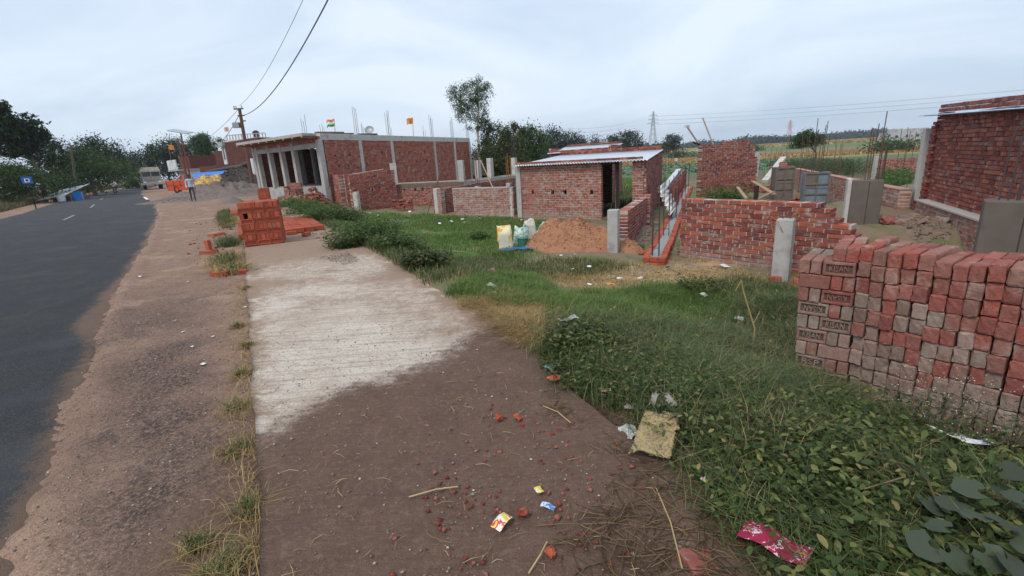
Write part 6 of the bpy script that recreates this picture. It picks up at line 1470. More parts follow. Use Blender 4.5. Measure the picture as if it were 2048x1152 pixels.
# crops far away
def rows(name, label, d0, d1, x0, x1, rs, n, h, w_, mat, lean=.4):
    d = rng.uniform(d0, d1, n); d = np.round(d / rs) * rs + rng.normal(0, rs * .12, n); s = rng.uniform(x0, x1, n); X = d * .358 + s * .934; Y = d * .934 - s * .358
    V, Q, T3 = blades(X, Y, Hn(X, Y), rng.uniform(.6, 1.2, n) * h, np.full(n, w_), np.full(n, lean)); o = mesh_np(name, V, [Q, T3], M[mat]); tag(o, label, 'crop', kind='stuff')
rows('cabbage_crop', 'rows of bluish green cabbage in the near field', 66, 108, -16, 22, 1.3, 10000, .22, .5, 'leaf_cabbage', .8)
rows('ripe_crop', 'strip of ripe yellow crop beyond the cabbage', 112, 150, -30, 70, .9, 16000, .6, .35, 'grass_dry', .3)
rows('ripe_crop', 'far strip of ripe golden crop under the grey house', 268, 318, 20, 330, 2.0, 14000, .9, 1.6, 'grass_dry', .3)

# ---- single plants
def bush(label, c, r, h, n, ll, lw, mat, nl=9, cat='bush', lean=.6, sq=1.0, name='bush', group=None):
    z = gz(c[0], c[1]); t = thing(name, label, cat, (c[0], c[1], z), group); sprigs('x', None, disc(c, r, n, sq), h * .5, h, nl, ll, lw, mat, lean, parent=t); return t
bush('low dark green bush at the foot of the toothed wall corner', (3.688, 9.351, -0.579), .24, .36, 130, .06, .026, 'leaf_bush', 9)
bush('leafy green bush growing against the tall brick wall', (7.15, 15.6), .5, .95, 420, .085, .04, 'leaf_bright', 10)
bush('small green plant at the bottom of the toothed wall', (4.34, 8.518, -0.584), .1, .14, 30, .06, .03, 'leaf_mid', 6)
bush('tiny pale plant by the corner of the strip foundation', (2.834, 10.136, -0.568), .1, .12, 30, .06, .03, 'leaf_bright', 6)
for k, (p_, r, h, lab) in enumerate((((-3.198, 9.38, 0.0), .42, .55, 'bushy dark green weed leaning over the apron edge'), ((-2.97, 10.193, -0.026), .55, .6, 'broad green weed bush behind the leaning one'), ((-2.052, 8.701, -0.039), .4, .4, 'low green weed bush near the dark stained apron corner'), ((-5.767, 14.564, -0.0), .5, .6, 'pale green weed bush beside the brick bed'), ((-7.427, 17.489, 0.0), .7, .7, 'light green weed bush before the brick rubble'), ((-4.819, 13.992, -0.057), .5, .65, 'dark weed bush below the broad brick pier'), ((-1.294, 6.944, -0.016), .3, .3, 'thin weed clump at the end of the apron stain'), ((-9.798, 21.363, 0.0), .6, .5, 'yellow green weed clump at the far edge of the apron'))):
    bush(lab, p_, r, h, 230, .075, .032, ['leaf_bush', 'leaf_bright', 'leaf_bush', 'leaf_bright', 'leaf_bright', 'leaf_bush', 'leaf_olive', 'leaf_bright'][k], 10, 'weed', .7, name='weed_bush')
bush('tangled dark weed at the corner of the wild grass', (0.533, 3.477, -0.01), .22, .26, 150, .05, .026, 'leaf_weed', 8, 'weed', name='weed_bush')
bush('weedy clump in front of the trampled earth', (2.651, 6.347, -0.508), .3, .3, 130, .05, .024, 'leaf_weed', 8, 'weed', name='weed_bush')
bush('round green plant growing in the open plot grass', (-0.76, 12.147, -0.504), .25, .25, 90, .06, .03, 'leaf_bright', 8, 'weed', name='weed_bush')
# flowering weed in front of the stack: airy stems with tiny pale heads
c = (2.421, 2.279, -0.241); t = thing('flowering_weed', 'airy weed with tiny pale flower heads in front of the brick stack', 'weed', (c[0], c[1], gz(c[0], c[1])))
q = disc(c, .28, 120, 1.2); sprigs('x', None, q, .25, .48, 11, .03, .013, 'leaf_grey', .35, parent=t)
fp_ = disc(c, .34, 280, 1.2); fz = Hn(fp_[:, 0], fp_[:, 1]) + rng.uniform(.2, .52, len(fp_)); D = rng.normal(0, 1, (len(fp_), 3)); V, F = leaves(np.stack([fp_[:, 0], fp_[:, 1], fz], 1), D, rng.normal(0, 1, (len(fp_), 3)) + [0, 0, 1], np.full(len(fp_), .008), np.full(len(fp_), .007)); tag(mesh_np('flower_heads', V, F, M['flower'], t), kind='stuff')
# dry stalk
c = (2.291, 4.18, -0.439); t = thing('dry_stalk', 'tall bent dry stalk standing in the weeds near the brick stack', 'stalk', (c[0], c[1], gz(c[0], c[1])))
tp = (2.15, 4.23, 0.28); m = MB(); m.tube([(c[0], c[1], gz(c[0], c[1]) - .05), (c[0] - .005, c[1], c[2] + .25), (tp[0] + .03, tp[1], tp[2] - .12), tp], [.009, .008, .006, .004], 6); m.tube([tp, (tp[0] - .05, tp[1], tp[2] - .1)], .004, 5); m.build('stem', M['straw'], t)
m = MB(); m.tube([(c[0] - .02, c[1], c[2] + .3), (c[0] + .03, c[1], c[2] + .42)], .003, 5); m.build('twig', M['straw'], t)
# gourd-like creeper with big round leaves in the corner
c = (1.682, 1.518, -0.017); t = thing('creeper', 'creeping plant with big round grey green leaves in the near corner', 'plant', (c[0], c[1], gz(c[0], c[1])))
bl = bpy.data.meshes.new('leaf'); V_ = [(0, 0, 0)]; ks = 13
for rr_ in (.5, 1.0):
    for k in range(ks):
        a = math.pi * (-.86 + 1.72 * k / (ks - 1)); rad = rr_ * (1 + .08 * math.sin(5 * a)) * (1 - .1 * abs(math.cos(a))); V_.append((rad * math.cos(a) + .35, rad * math.sin(a) * .95, .10 * rr_ * rr_ * (abs(math.sin(a)) ** 2) + .04 * math.sin(k * 2.1) * rr_ - .12 * rr_ * max(0, math.cos(a))))
Fq = [(0, 1 + k, 2 + k) for k in range(ks - 1)] + [(1 + k, 1 + ks + k, 2 + ks + k, 2 + k) for k in range(ks - 1)]
bl.from_pydata(V_, [], Fq); bl.materials.append(leaf_mat('leaf_big', [(0, (.042, .055, .038)), (1, (.075, .092, .062))], .2)); bl.polygons.foreach_set('use_smooth', [True] * len(bl.polygons))
for i, (px_, py_) in enumerate([(1.523, 1.475), (1.564, 1.413), (1.693, 1.466), (1.764, 1.44), (1.744, 1.366), (1.453, 1.33), (1.527, 1.304), (1.567, 1.273), (1.611, 1.239), (1.893, 1.449), (1.758, 1.302), (1.387, 1.236), (1.473, 1.211), (1.503, 1.174), (1.337, 1.257), (1.593, 1.183), (1.888, 1.559), (2.038, 1.59)]):
    o = bpy.data.objects.new('leaf', bl); COL.objects.link(o); o.parent = t; z = gz(px_, py_) + rnd.uniform(.17, .27); o.location = Vector((px_, py_, z)) - t.location; k = rnd.uniform(.04, .062); o.scale = (k, k, k); o.rotation_euler = (rnd.uniform(-.45, .45), rnd.uniform(-.3, .5), rnd.uniform(0, 6.28))
m = MB()
for i in range(14):
    a = disc(c, .35, 2); m.tube([(a[0][0], a[0][1], gz(*a[0]) + .02), ((a[0][0] + a[1][0]) / 2, (a[0][1] + a[1][1]) / 2, gz(*a[0]) + rnd.uniform(.12, .2)), (a[1][0], a[1][1], gz(*a[1]) + .16)], .0035, 5)
m.build('vine', M['stalk'], t)
# grass tufts along the left edge of the apron
tufts = [(-2.89, 4.661, 0.0), (-2.441, 4.028, 0.0), (-2.166, 3.418, 0.0), (-1.906, 2.865, 0.0), (-1.642, 2.387, 0.0), (-1.424, 1.677, 0.0), (-1.217, 1.566, 0.0), (-1.289, 1.878, 0.0), (-3.638, 6.266, 0.0), (-4.488, 7.527, 0.0), (-1.265, 1.494, 0.0)]
for i, p_ in enumerate(tufts):
    big_ = i in (3, 4, 6); far = i == 9
    t = thing('grass_tuft', 'half dry grass tuft rooted along the road side edge of the apron', 'grass tuft', p_, 'grass tufts along the apron edge')
    r = .10 if big_ else .06; r = .3 if far else r
    q = disc(p_, r * .6, 90 if not far else 260, 1); grass('green_blades', None, None, 0, .03, .09 if not far else .22, .005 if not far else .012, .9, 'grass_mix', xy=q, parent=t, keep_hard=True)
    q = disc(p_, r * 1.2, 170 if not far else 420, 1); grass('dry_blades', None, None, 0, .025, .075 if not far else .2, .003 if not far else .012, 1.5, 'grass_dry', xy=q, parent=t, keep_hard=True)
uu = rng.uniform(.9, 9, 1500); vv = -.26 + rng.normal(0, .05, 1500); k = fbm(uu * 1.1, uu * 0 + 4, 81) > .47; gx, gy = XY(uu[k], vv[k])
grass('dry_grass', 'dry grass fringe between the dirt shoulder and the apron', None, 0, .02, .08, .004, 1.8, 'grass_dry', xy=np.stack([gx, gy], 1), keep_hard=True)

uu = rng.uniform(8.5, 24, 7000); vv = -.5 + rng.normal(0, .12, 7000) - .03 * np.clip(uu - 13, 0, 12); k = fbm(uu * .9, uu * 0 + 4, 82) > .5; gx, gy = XY(uu[k], vv[k])
grass('verge_grass', 'yellow green grass strip left of the orange brick pile', None, 0, .06, .24, .010, .9, 'grass_mix', xy=np.stack([gx, gy], 1), keep_hard=True)
uu = rng.uniform(7, 20, 7000); vv = -.5 + rng.normal(0, .16, 7000); k = fbm(uu * .8, uu * 0 + 9, 83) > .45; gx, gy = XY(uu[k], vv[k])
grass('dry_grass', 'dry yellow grass at the foot of the orange brick pile', None, 0, .04, .16, .008, 1.5, 'grass_dry', xy=np.stack([gx, gy], 1), keep_hard=True)
# ---- trees
def foliage_pts(blobs, n, clumps=26, cr=.30, shell=.55):
    out = []; vol = np.array([b[3] * b[4] * b[5] for b in blobs]) ** .75; vol = vol / vol.sum()
    for b, f in zip(blobs, vol):
        k = max(3, int(clumps * f * len(blobs) / 2 + 2)); d = rng.normal(0, 1, (k, 3)); d /= np.linalg.norm(d, axis=1, keepdims=True); rad = shell + (1 - shell) * rng.random((k, 1)) ** .5
        cen = np.array(b[:3]) + d * rad * np.array(b[3:6]); m = max(10, int(n * f)); ci = rng.integers(0, k, m); s = np.array(b[3:6]) * cr
        out.append(cen[ci] + rng.normal(0, 1, (m, 3)) * s * (.55 + .5 * rng.random((m, 1))))
    return np.concatenate(out)
def tree(name, label, base, trunk, blobs, n, ll, mat, bark='bark', r0=.18, clumps=26, cr=.3, group=None, lw=.5, droop=0.0):
    t = thing(name, label, 'tree', base, group); m = MB(); base = Vector(base); tp = [base + Vector((0, 0, -.3))] + [Vector(p) for p in trunk]; k = len(tp)
    m.tube(tp, [r0 * (1 - .6 * i / (k - 1)) for i in range(k)], 8)
    for b in blobs:
        c = Vector(b[:3]); st = tp[-1] if rnd.random() < .5 else tp[max(1, k - 2)]
        if (c - st).length > .2:
            md = st.lerp(c, .5) + Vector((rnd.uniform(-.1, .1), rnd.uniform(-.1, .1), .12)) * (c - st).length * .3; m.tube([st, md, c], [r0 * .38, r0 * .25, r0 * .1], 6)
            for _ in range(3):
                e_ = c + Vector((rnd.uniform(-1, 1) * b[3], rnd.uniform(-1, 1) * b[4], rnd.uniform(-.5, .9) * b[5])) * .8; m.tube([md.lerp(c, .6), e_], [r0 * .14, r0 * .05], 5)
    m.build('trunk', M[bark], t)
    P = foliage_pts(blobs, n, clumps, cr); N_ = len(P); D = rng.normal(0, 1, (N_, 3)); D[:, 2] -= droop; V, F = leaves(P, D, rng.normal(0, .6, (N_, 3)) + [0, 0, 1], ll * rng.uniform(.6, 1.3, N_), ll * lw * rng.uniform(.7, 1.3, N_)); mesh_np('crown', V, F, M[mat], t)
    return t
def blobs_px(L_): return L_

def bl_(px, py, Y, r, ry=None, rd=None):
    pass
# eucalyptus with a bare pale trunk
tree('eucalyptus_tree', 'slender eucalyptus with bare pale trunk rising above the roofs', (-2.21, 42.0, -1.0), [(-2.14, 42.0, 2.32), (-2.14, 42.0, 4.03), (-1.95, 42.0, 5.33), (-1.92, 42.0, 6.9)],
     [(-3.23, 42.0, 6.19, 1.0, 1.0, 1.0), (-2.49, 42.3, 6.77, 1.1, 1.0, 1.1), (-1.8, 42.0, 7.39, 0.9, 0.9, 0.7), (-1.4, 41.7, 7.02, 0.7, 0.8, 0.8), (-2.34, 42.4, 5.51, 1.1, 1.0, 1.1), (-1.68, 41.8, 5.58, 0.7, 0.8, 1.3), (-3.69, 41.5, 6.55, 0.7, 0.8, 1.0), (-2.31, 42.0, 4.56, 0.8, 0.8, 0.6), (-3.12, 42.4, 5.31, 0.9, 0.8, 0.6)], 8000, .17, 'leaf_mid', 'bark_pale', .13, 34, .24, None, .32, .7)
tree('young_tree', 'thin young tree next to the eucalyptus trunk', (-1.45, 44.0, -1.0), [(-1.39, 44.0, 2.31), (-1.41, 44.0, 3.93)], [(-1.43, 44.0, 4.23, 0.7, 0.6, 0.7), (-1.32, 44.3, 3.39, 0.6, 0.6, 0.7), (-1.59, 44.0, 2.66, 0.5, 0.5, 0.5)], 1500, .2, 'leaf_olive', 'bark', .07, 14, .3)
def crown_tree(label, base, blobs, n, ll, mat, r0=.25, **k): return tree(k.pop('name', 'leafy_tree'), label, base, [(base[0] + .1, base[1], base[2] + (blobs[0][2] - base[2]) * .45), (blobs[0][0], blobs[0][1], blobs[0][2] - blobs[0][5] * .4)], blobs, n, ll, mat, r0=r0, **k)
crown_tree('bushy olive tree behind the column stubs', (-0.44, 40.0, -0.9), [(-0.54, 40.0, 2.0, 1.7, 1.5, 1.5), (0.12, 41.0, 2.78, 1.4, 1.4, 1.1), (-0.99, 39.5, 1.24, 1.3, 1.2, 1.2), (0.45, 40.0, 1.43, 1.4, 1.3, 1.5), (0.01, 40.5, 3.67, 0.7, 0.7, 0.8), (1.34, 41.0, 3.78, 0.5, 0.5, 0.7)], 9000, .2, 'leaf_olive')
crown_tree('dark green bushy tree left of the shed roof', (1.88, 46.0, -1.0), [(1.97, 46.0, 2.16, 1.8, 1.6, 1.8), (2.89, 47.0, 2.35, 1.3, 1.4, 1.6), (1.43, 45.0, 1.37, 1.4, 1.4, 1.3), (2.4, 46.0, 3.25, 1.0, 1.0, 1.0)], 8000, .22, 'leaf_mid')
crown_tree('low dark tree behind the banana plants', (-2.18, 52.0, -1.2), [(-2.37, 52.0, 1.21, 1.8, 1.6, 1.3), (-1.3, 53.0, 1.51, 1.6, 1.5, 1.4)], 4000, .25, 'leaf_dark')
for k, (b_, lab, bl, n_) in enumerate((
    ((11.65, 125.0, -1.6), 'wide dark tree in the far line behind the shed', [(11.79, 125.0, 4.39, 4.0, 3.5, 3.4), (10.14, 124.0, 3.48, 3.0, 3, 2.6), (13.45, 126.0, 5.31, 2.6, 2.6, 2.2)], 3600),
    ((17.47, 130.0, -1.6), 'rounded dark tree in the far line next to the wide one', [(17.29, 130.0, 3.97, 4.2, 3.5, 3.2), (19.0, 129.0, 4.1, 2.8, 2.8, 2.6), (16.11, 131.0, 5.09, 2.6, 2.6, 2.2)], 3600),
    ((28.59, 160.0, -1.4), 'smaller pale tree in the gap of the far tree line', [(28.63, 160.0, 4.14, 3.6, 3, 2.6), (30.94, 161.0, 3.56, 2.6, 2.6, 1.8)], 1800),
    ((33.15, 135.0, -1.6), 'broad dark tree standing alone behind the shed roofs', [(33.4, 135.0, 3.87, 4.4, 3.5, 2.6), (31.1, 134.0, 3.58, 3.0, 2.8, 2.4), (35.88, 136.0, 3.5, 2.8, 2.6, 2.8), (34.08, 135.0, 5.02, 2.4, 2.4, 1.6)], 3800),
    ((51.98, 150.0, -1.5), 'neat round tree on the field next to the pylon', [(51.7, 150.0, 3.62, 2.4, 2.2, 2.0), (50.97, 150.0, 2.63, 1.6, 1.6, 1.4), (52.66, 150.0, 2.54, 1.4, 1.4, 1.4)], 1700),
    ((47.65, 150.0, -1.5), 'brownish low tree at the foot of the pylon', [(47.6, 150.0, 1.94, 2.4, 2.2, 1.6), (48.7, 150.0, 1.28, 2.2, 2, 1.4), (46.39, 151.0, 1.13, 2.2, 2, 1.2)], 1500))):
    crown_tree(lab, b_, bl, n_, .55, 'leaf_far' if k != 5 else 'leaf_olive', .3)
tree('umbrella_tree', 'round bright tree on a slanting trunk above the rebars', (28.55, 44.0, -1.1), [(28.28, 44.0, 0.44), (27.75, 44.0, 1.12)], [(27.32, 44.0, 1.71, 1.2, 1.1, 0.62), (26.79, 44.0, 1.61, 0.8, 0.8, 0.5), (27.96, 44.0, 1.63, 0.8, 0.8, 0.5), (27.37, 44.0, 2.09, 0.7, 0.7, 0.35)], 3800, .17, 'leaf_mid', 'bark', .1, 24, .3)
for k, (lab, c, rx) in enumerate((('field hedge in front of the far tree line', (65.49, 165.0, 0.27), 16), ('dark green hedge across the fields to the right', (76.65, 95.0, -1.19), 9), ('low hedge along the golden crop strip', (107.63, 190.0, 0.54), 22))):
    t = thing('hedge', lab, 'hedge', (c[0], c[1], float(H(c[0], c[1])))); bl = [(c[0] + rnd.uniform(-rx, rx), c[1] + rnd.uniform(-3, 3), float(H(c[0], c[1])) + .6, 2.6, 2, 1.1 + rnd.random()) for _ in range(9)]
    P = foliage_pts(bl, 3200, 30, .4); V, F = leaves(P, rng.normal(0, 1, P.shape), rng.normal(0, .6, P.shape) + [0, 0, 1], np.full(len(P), .45), np.full(len(P), .3)); mesh_np('foliage', V, F, M['leaf_mid' if k != 0 else 'leaf_olive'], t)
    m = MB(); 
    for b in bl: m.tube([(b[0], b[1], float(H(b[0], b[1])) - .2), (b[0], b[1], b[2] + .4)], .08, 5)
    m.build('stems', M['bark'], t)
# distant woods
def woods(label, x0, x1, Y, z1, n, base):
    bl = [];
    for i in range(34):
        f = rnd.random(); x = x0 + (x1 - x0) * f; hh = z1 * (.55 + .45 * math.sin(math.pi * min(1, .12 + f * .9))) * rnd.uniform(.8, 1.0); bl.append((x, Y + rnd.uniform(-25, 25), base + hh * .5, 9, 8, hh * .55))
    P = foliage_pts(bl, n, 40, .4); V, F = leaves(P, rng.normal(0, 1, P.shape), rng.normal(0, .6, P.shape) + [0, 0, 1], np.full(len(P), 2.2), np.full(len(P), 1.6)); o = mesh_np('distant_woods', V, F, M['leaf_far']); tag(o, label, 'woods', kind='stuff')
a, b = (234.55, 480.0, 3.52), (271.69, 480.0, 1.46); woods('distant dark wood on the horizon behind the tall brick wall', a[0], b[0], 480, 7.2, 7000, .5)
a, b = (344.98, 520.0, 2.22), (422.94, 520.0, -1.07); woods('long distant wooded ridge behind the grey house', a[0], b[0], 520, 7.2, 11000, .5)
a, b = (201.89, 560.0, 2.34), (270.96, 560.0, 1.25); woods('pale distant woods on the horizon right of the pylon', a[0], b[0], 560, 7, 5000, .5)
a, b = (339.61, 600.0, 1.45), (401.3, 600.0, 0.97); woods('pale distant woods under the red and white mast', a[0], b[0], 600, 8, 5000, .5)
a, b = (-3.05, 330.0, 1.3), (108.84, 330.0, 0.93); woods('far hazy woods behind the tree line', a[0], b[0], 330, 8, 8000, -.6)
# banana plants
bn = bpy.data.meshes.new('leaf'); V_ = []; 
for i in range(9):
    f = i / 8; w_ = .26 * math.sin(math.pi * min(1, .08 + f * .94)) ** .6; z = 1.5 * f - 1.05 * f * f * 1.0; x = 1.5 * f * (.55 + .45 * f)
    V_ += [(x, -w_, z + .05), (x, 0, z), (x, w_, z + .05)]
bn.from_pydata(V_, [], [(3 * i + j, 3 * i + j + 1, 3 * i + j + 4, 3 * i + j + 3) for i in range(8) for j in (0, 1)]); bn.materials.append(M['leaf_mid'])
for k, c in enumerate(((-3.01, 47.0, 0.68), (-2.38, 48.0, 0.62), (-3.55, 49.0, 0.57))):
    zb = float(H(c[0], c[1])) - .1; t = thing('banana_plant', 'banana plant with arching leaves beside the end of the big building', 'banana plant', (c[0], c[1], zb), 'banana plants'); one(lambda m: m.tube([(c[0], c[1], zb), (c[0], c[1], zb + 1.6)], [.16, .09], 8), 'stem', M['leaf_bright'], t)
    for i in range(9): o = bpy.data.objects.new('leaf', bn); COL.objects.link(o); o.parent = t; o.location = (0, 0, 1.45); o.rotation_euler = (0, rnd.uniform(-.5, .15), i * .72 + rnd.uniform(-.2, .2)); s = rnd.uniform(.8, 1.15); o.scale = (s, s, s)
# hut behind the plinth
c = (-2.76, 44.0); zb = float(H(*c)); t = thing('brick_hut', 'small dark brick hut with tiled roof behind the column stubs', 'hut', (c[0], c[1], zb)); m = MB(); m.prism([off(c, -20, -1.5), off(c, -20, 2.4), off(off(c, -20, 2.4), 70, 3), off(off(c, -20, -1.5), 70, 3)][::-1], zb, zb + 1.5); m.build('wall', M['brick_big'], t)
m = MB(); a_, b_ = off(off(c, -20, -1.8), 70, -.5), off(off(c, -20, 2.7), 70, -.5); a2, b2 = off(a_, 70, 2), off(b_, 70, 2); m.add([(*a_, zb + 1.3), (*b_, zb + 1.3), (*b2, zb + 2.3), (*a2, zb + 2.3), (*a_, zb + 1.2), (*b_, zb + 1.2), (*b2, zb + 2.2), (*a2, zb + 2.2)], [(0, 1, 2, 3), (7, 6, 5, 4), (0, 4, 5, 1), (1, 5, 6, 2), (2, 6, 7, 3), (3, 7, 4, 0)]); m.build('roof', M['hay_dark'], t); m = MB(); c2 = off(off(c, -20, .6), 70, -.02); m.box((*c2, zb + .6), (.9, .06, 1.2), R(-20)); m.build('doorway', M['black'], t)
# left side of the road
tree('tall_roadside_tree', 'tall dark tree with drooping leaf masses at the left road edge', (-42.87, 45.0, 0.3), [(-42.55, 45.0, 2.41), (-42.88, 45.0, 3.67), (-42.92, 45.0, 4.64)], [(-42.52, 45.0, 6.25, 1.28, 1.35, 1.22), (-42.43, 44.7, 5.25, 0.94, 1.08, 0.81), (-42.63, 44.2, 6.21, 1.08, 1.08, 0.81), (-42.88, 43.5, 6.35, 1.22, 1.22, 1.08), (-42.94, 43.5, 7.7, 0.94, 0.94, 0.94), (-43.19, 44.2, 5.49, 0.94, 0.94, 0.54), (-43.56, 43.5, 4.65, 1.22, 1.08, 0.54), (-43.26, 44.4, 4.56, 0.81, 0.81, 0.54), (-42.9, 45.0, 4.42, 0.68, 0.68, 0.68), (-44.13, 43.5, 6.75, 1.76, 1.62, 1.62), (-42.28, 45.3, 7.19, 0.68, 0.68, 0.54), (-43.22, 43.5, 8.12, 0.94, 0.81, 0.68)], 7500, .33, 'leaf_dark', 'bark', .2, 60, .17, None, .6)
LT = (
    ((-51.0, 55.0, 0.2), 'feathery dark tree behind the blue road sign', [(-50.04, 55.0, 4.24, 2.0, 1.8, 1.8), (-50.28, 55.0, 5.21, 1.3, 1.3, 1.2), (-50.23, 56.0, 4.03, 1.6, 1.6, 1.8), (-50.11, 54.0, 3.34, 1.6, 1.5, 1.5), (-49.64, 56.0, 3.55, 1.4, 1.4, 1.6)], 6500, .28, 'leaf_dark'),
    ((-60.06, 72.0, 0.2), 'large dark spreading tree behind the leaning pole', [(-60.17, 72.0, 5.35, 2.6, 2.5, 1.8), (-59.09, 73.0, 5.65, 3.0, 2.6, 1.9), (-56.54, 72.0, 4.79, 2.4, 2.4, 1.8), (-60.91, 71.0, 4.83, 2.0, 2, 1.8), (-58.06, 72.0, 3.82, 3.2, 2.6, 2.2)], 9000, .34, 'leaf_dark'),
    ((-46.66, 55.0, 0.2), 'wide green roadside tree with low skirts over the stall', [(-46.28, 55.0, 3.38, 2.6, 2.2, 1.6), (-47.63, 58.0, 2.84, 2.8, 2.2, 1.6), (-46.83, 54.0, 2.35, 2.8, 2.2, 1.6), (-52.97, 64.0, 2.24, 2.0, 1.8, 1.4), (-48.27, 54.0, 2.17, 2.2, 2, 1.4), (-49.32, 57.0, 1.83, 2.8, 2, 1.2)], 11000, .26, 'leaf_mid'),
    ((-79.83, 105.0, 0.0), 'dark tree closing the road bend', [(-78.8, 105.0, 4.03, 3.6, 3, 3.0), (-79.37, 104.0, 3.05, 3.2, 3, 2.6), (-77.99, 106.0, 3.44, 3.0, 3, 2.8), (-78.13, 105.0, 5.34, 2.2, 2, 1.6)], 6000, .42, 'leaf_dark'),
    ((-65.53, 85.0, 0.0), 'light green young tree next to the far stall', [(-64.93, 85.0, 1.93, 1.8, 1.6, 1.4), (-64.83, 84.0, 1.37, 1.4, 1.4, 1.0)], 2200, .28, 'leaf_bright'),
    ((-62.05, 90.0, 0.0), 'big dark tree behind the low white house', [(-61.34, 90.0, 5.36, 3.6, 3, 2.6), (-60.27, 91.0, 6.1, 3.0, 2.8, 2.0), (-62.3, 89.0, 4.88, 2.6, 2.6, 2.0), (-60.78, 90.0, 3.91, 3.6, 3, 2.4), (-59.07, 91.0, 4.97, 2.6, 2.6, 2.2), (-63.32, 90.0, 6.52, 1.6, 1.6, 1.2)], 8500, .4, 'leaf_dark'),
    ((-41.85, 42.0, 0.2), 'dense dark bush mass behind the blue sign', [(-42.07, 42.0, 1.98, 3.0, 2.2, 1.3), (-41.82, 43.0, 1.79, 2.6, 2.2, 1.2), (-42.04, 41.0, 2.19, 2.4, 2.2, 1.5), (-41.78, 44.0, 1.43, 2.2, 2, 0.9), (-43.44, 41.0, 2.39, 2.6, 2.2, 1.8)], 11000, .2, 'leaf_mid'),
    ((-62.52, 62.0, 0.2), 'hazy low trees behind the dense bush mass', [(-63.0, 62.0, 3.31, 3.0, 2.5, 1.0), (-61.91, 63.0, 2.91, 3.0, 2.5, 0.9), (-60.06, 63.0, 2.68, 2.6, 2.5, 0.9)], 4000, .3, 'leaf_dark'))
for (b_, lab, bl, n_, ll, mt) in LT: crown_tree(lab, b_, bl, n_, ll, mt, .22)
# bamboo clump
c = (-51.31, 85.0); t = thing('bamboo_clump', 'feathery bamboo clump rising behind the dark brick house', 'bamboo', (c[0], c[1], 0)); m = MB(); bl = []
for i in range(9):
    a = rnd.uniform(-1, 1); top = (c[0] + a * 2.6, c[1] + rnd.uniform(-1, 1), 7.9 - abs(a) * 1.2); m.tube([(c[0] + a * .6, c[1], 0), (c[0] + a * 1.1, c[1], top[2] * .6), top], [.06, .045, .02], 6); bl.append((*top, .9, .8, .8)); bl.append((c[0] + a * 1.5, c[1], top[2] * .8, .8, .8, 1.0))
m.build('canes', M['leaf_bright'], t); P = foliage_pts(bl, 5000, 30, .35); D = rng.normal(0, 1, P.shape); D[:, 2] -= .8; V, F = leaves(P, D, rng.normal(0, .6, P.shape) + [0, 0, 1], np.full(len(P), .5), np.full(len(P), .12)); mesh_np('foliage', V, F, M['leaf_mid'], t)

# ================================================================== sacks and bucket by the soil heap
def pmat(name, cols, scale=6, bands=None, rough=.55):
    n = NT(name); p = n.obj(); c = n.ramp(n.noise(p, scale, 3, .5, .6), cols, 'CONSTANT'); M[name] = n.done(c, rough, n.bump(n.noise(p, 60, 3), .3, .004), .4); return M[name]
pmat('sack_yellow', [(0, (.62, .58, .50)), (.40, (.70, .62, .40)), (.55, (.72, .35, .05)), (.62, (.68, .55, .12)), (.7, (.66, .62, .52))], 4)
pmat('sack_green', [(0, (.60, .66, .60)), (.42, (.18, .42, .30)), (.5, (.66, .70, .66)), (.6, (.30, .55, .45))], 9)
pmat('sack_white', [(0, (.58, .54, .46)), (.5, (.66, .62, .52)), (.65, (.52, .46, .40))], 3)
plain('bucket_green', (.05, .17, .12), .5, .15)
def sack(label, c, w_, h, d, rz, lean, mat, seed=0, rx=0):
    n = 14; V_ = []; F = []
    for j in range(n):
        f = j / (n - 1); prof = (math.sin(math.pi * min(1, .18 + f * .72)) ** .5); top = f > .85
        for i in range(16):
            a = 2 * math.pi * i / 16; ca, sa = math.cos(a), math.sin(a); k = 2.6
            r = (abs(ca) ** k + abs(sa) ** k) ** (-1 / k); x = ca * r * w_ / 2 * (.92 + .08 * prof); y = sa * r * d / 2 * prof * (1 - .8 * max(0, f - .7) / .3)
            nz_ = (float(fbm(a * 1.2 + seed, f * 4, seed)) - .5) * .05; V_.append((x + nz_, y + nz_, f * h + nz_ + (.04 * math.sin(a * 2 + seed) if top else 0)))
    for j in range(n - 1):
        for i in range(16): F.append((j * 16 + i, j * 16 + (i + 1) % 16, (j + 1) * 16 + (i + 1) % 16, (j + 1) * 16 + i))
    F.append(tuple(range(16))[::-1]); F.append(tuple((n - 1) * 16 + i for i in range(16)))
    me = bpy.data.meshes.new('sack'); me.from_pydata(V_, [], F); me.materials.append(M[mat]); me.polygons.foreach_set('use_smooth', [True] * len(me.polygons)); me.update()
    o = link('sack', me); o.location = (c[0], c[1], gz(c[0], c[1]) + (c[2] if len(c) > 3 else 0)); o.rotation_euler = (rx, lean, rz); tag(o, label, 'sack'); return o
sack('upright white sack with yellow and orange print on the blue sheet', (-0.074, 10.713, -0.503), .34, .56, .18, R(-5), -.06, 'sack_yellow', 1)
sack('slim green and white cement sack beside the yellow printed sack', (0.199, 10.979, -0.509), .24, .5, .16, R(20), .12, 'sack_green', 2)
sack('crumpled pale green sack lying over the bucket', (0.338, 11.531, -0.519), .30, .46, .14, R(60), .5, 'sack_green', 3)
sack('beige empty sack standing limp behind the soil heap edge', (0.588, 12.002, -0.532), .28, .5, .12, R(10), -.12, 'sack_white', 4)
sack('mint printed sack tilted on its corner behind the soil heap', (0.869, 12.487, -0.548), .32, .36, .12, R(-10), .55, 'sack_green', 5)
sack('small mint sack at the upper edge of the soil heap', (1.029, 12.629, -0.555), .2, .26, .1, R(5), .1, 'sack_green', 6)
c = (0.312, 10.84, -0.51); t = thing('bucket', 'dark green plastic bucket among the cement sacks', 'bucket', (c[0], c[1], gz(c[0], c[1]))); z = gz(c[0], c[1])
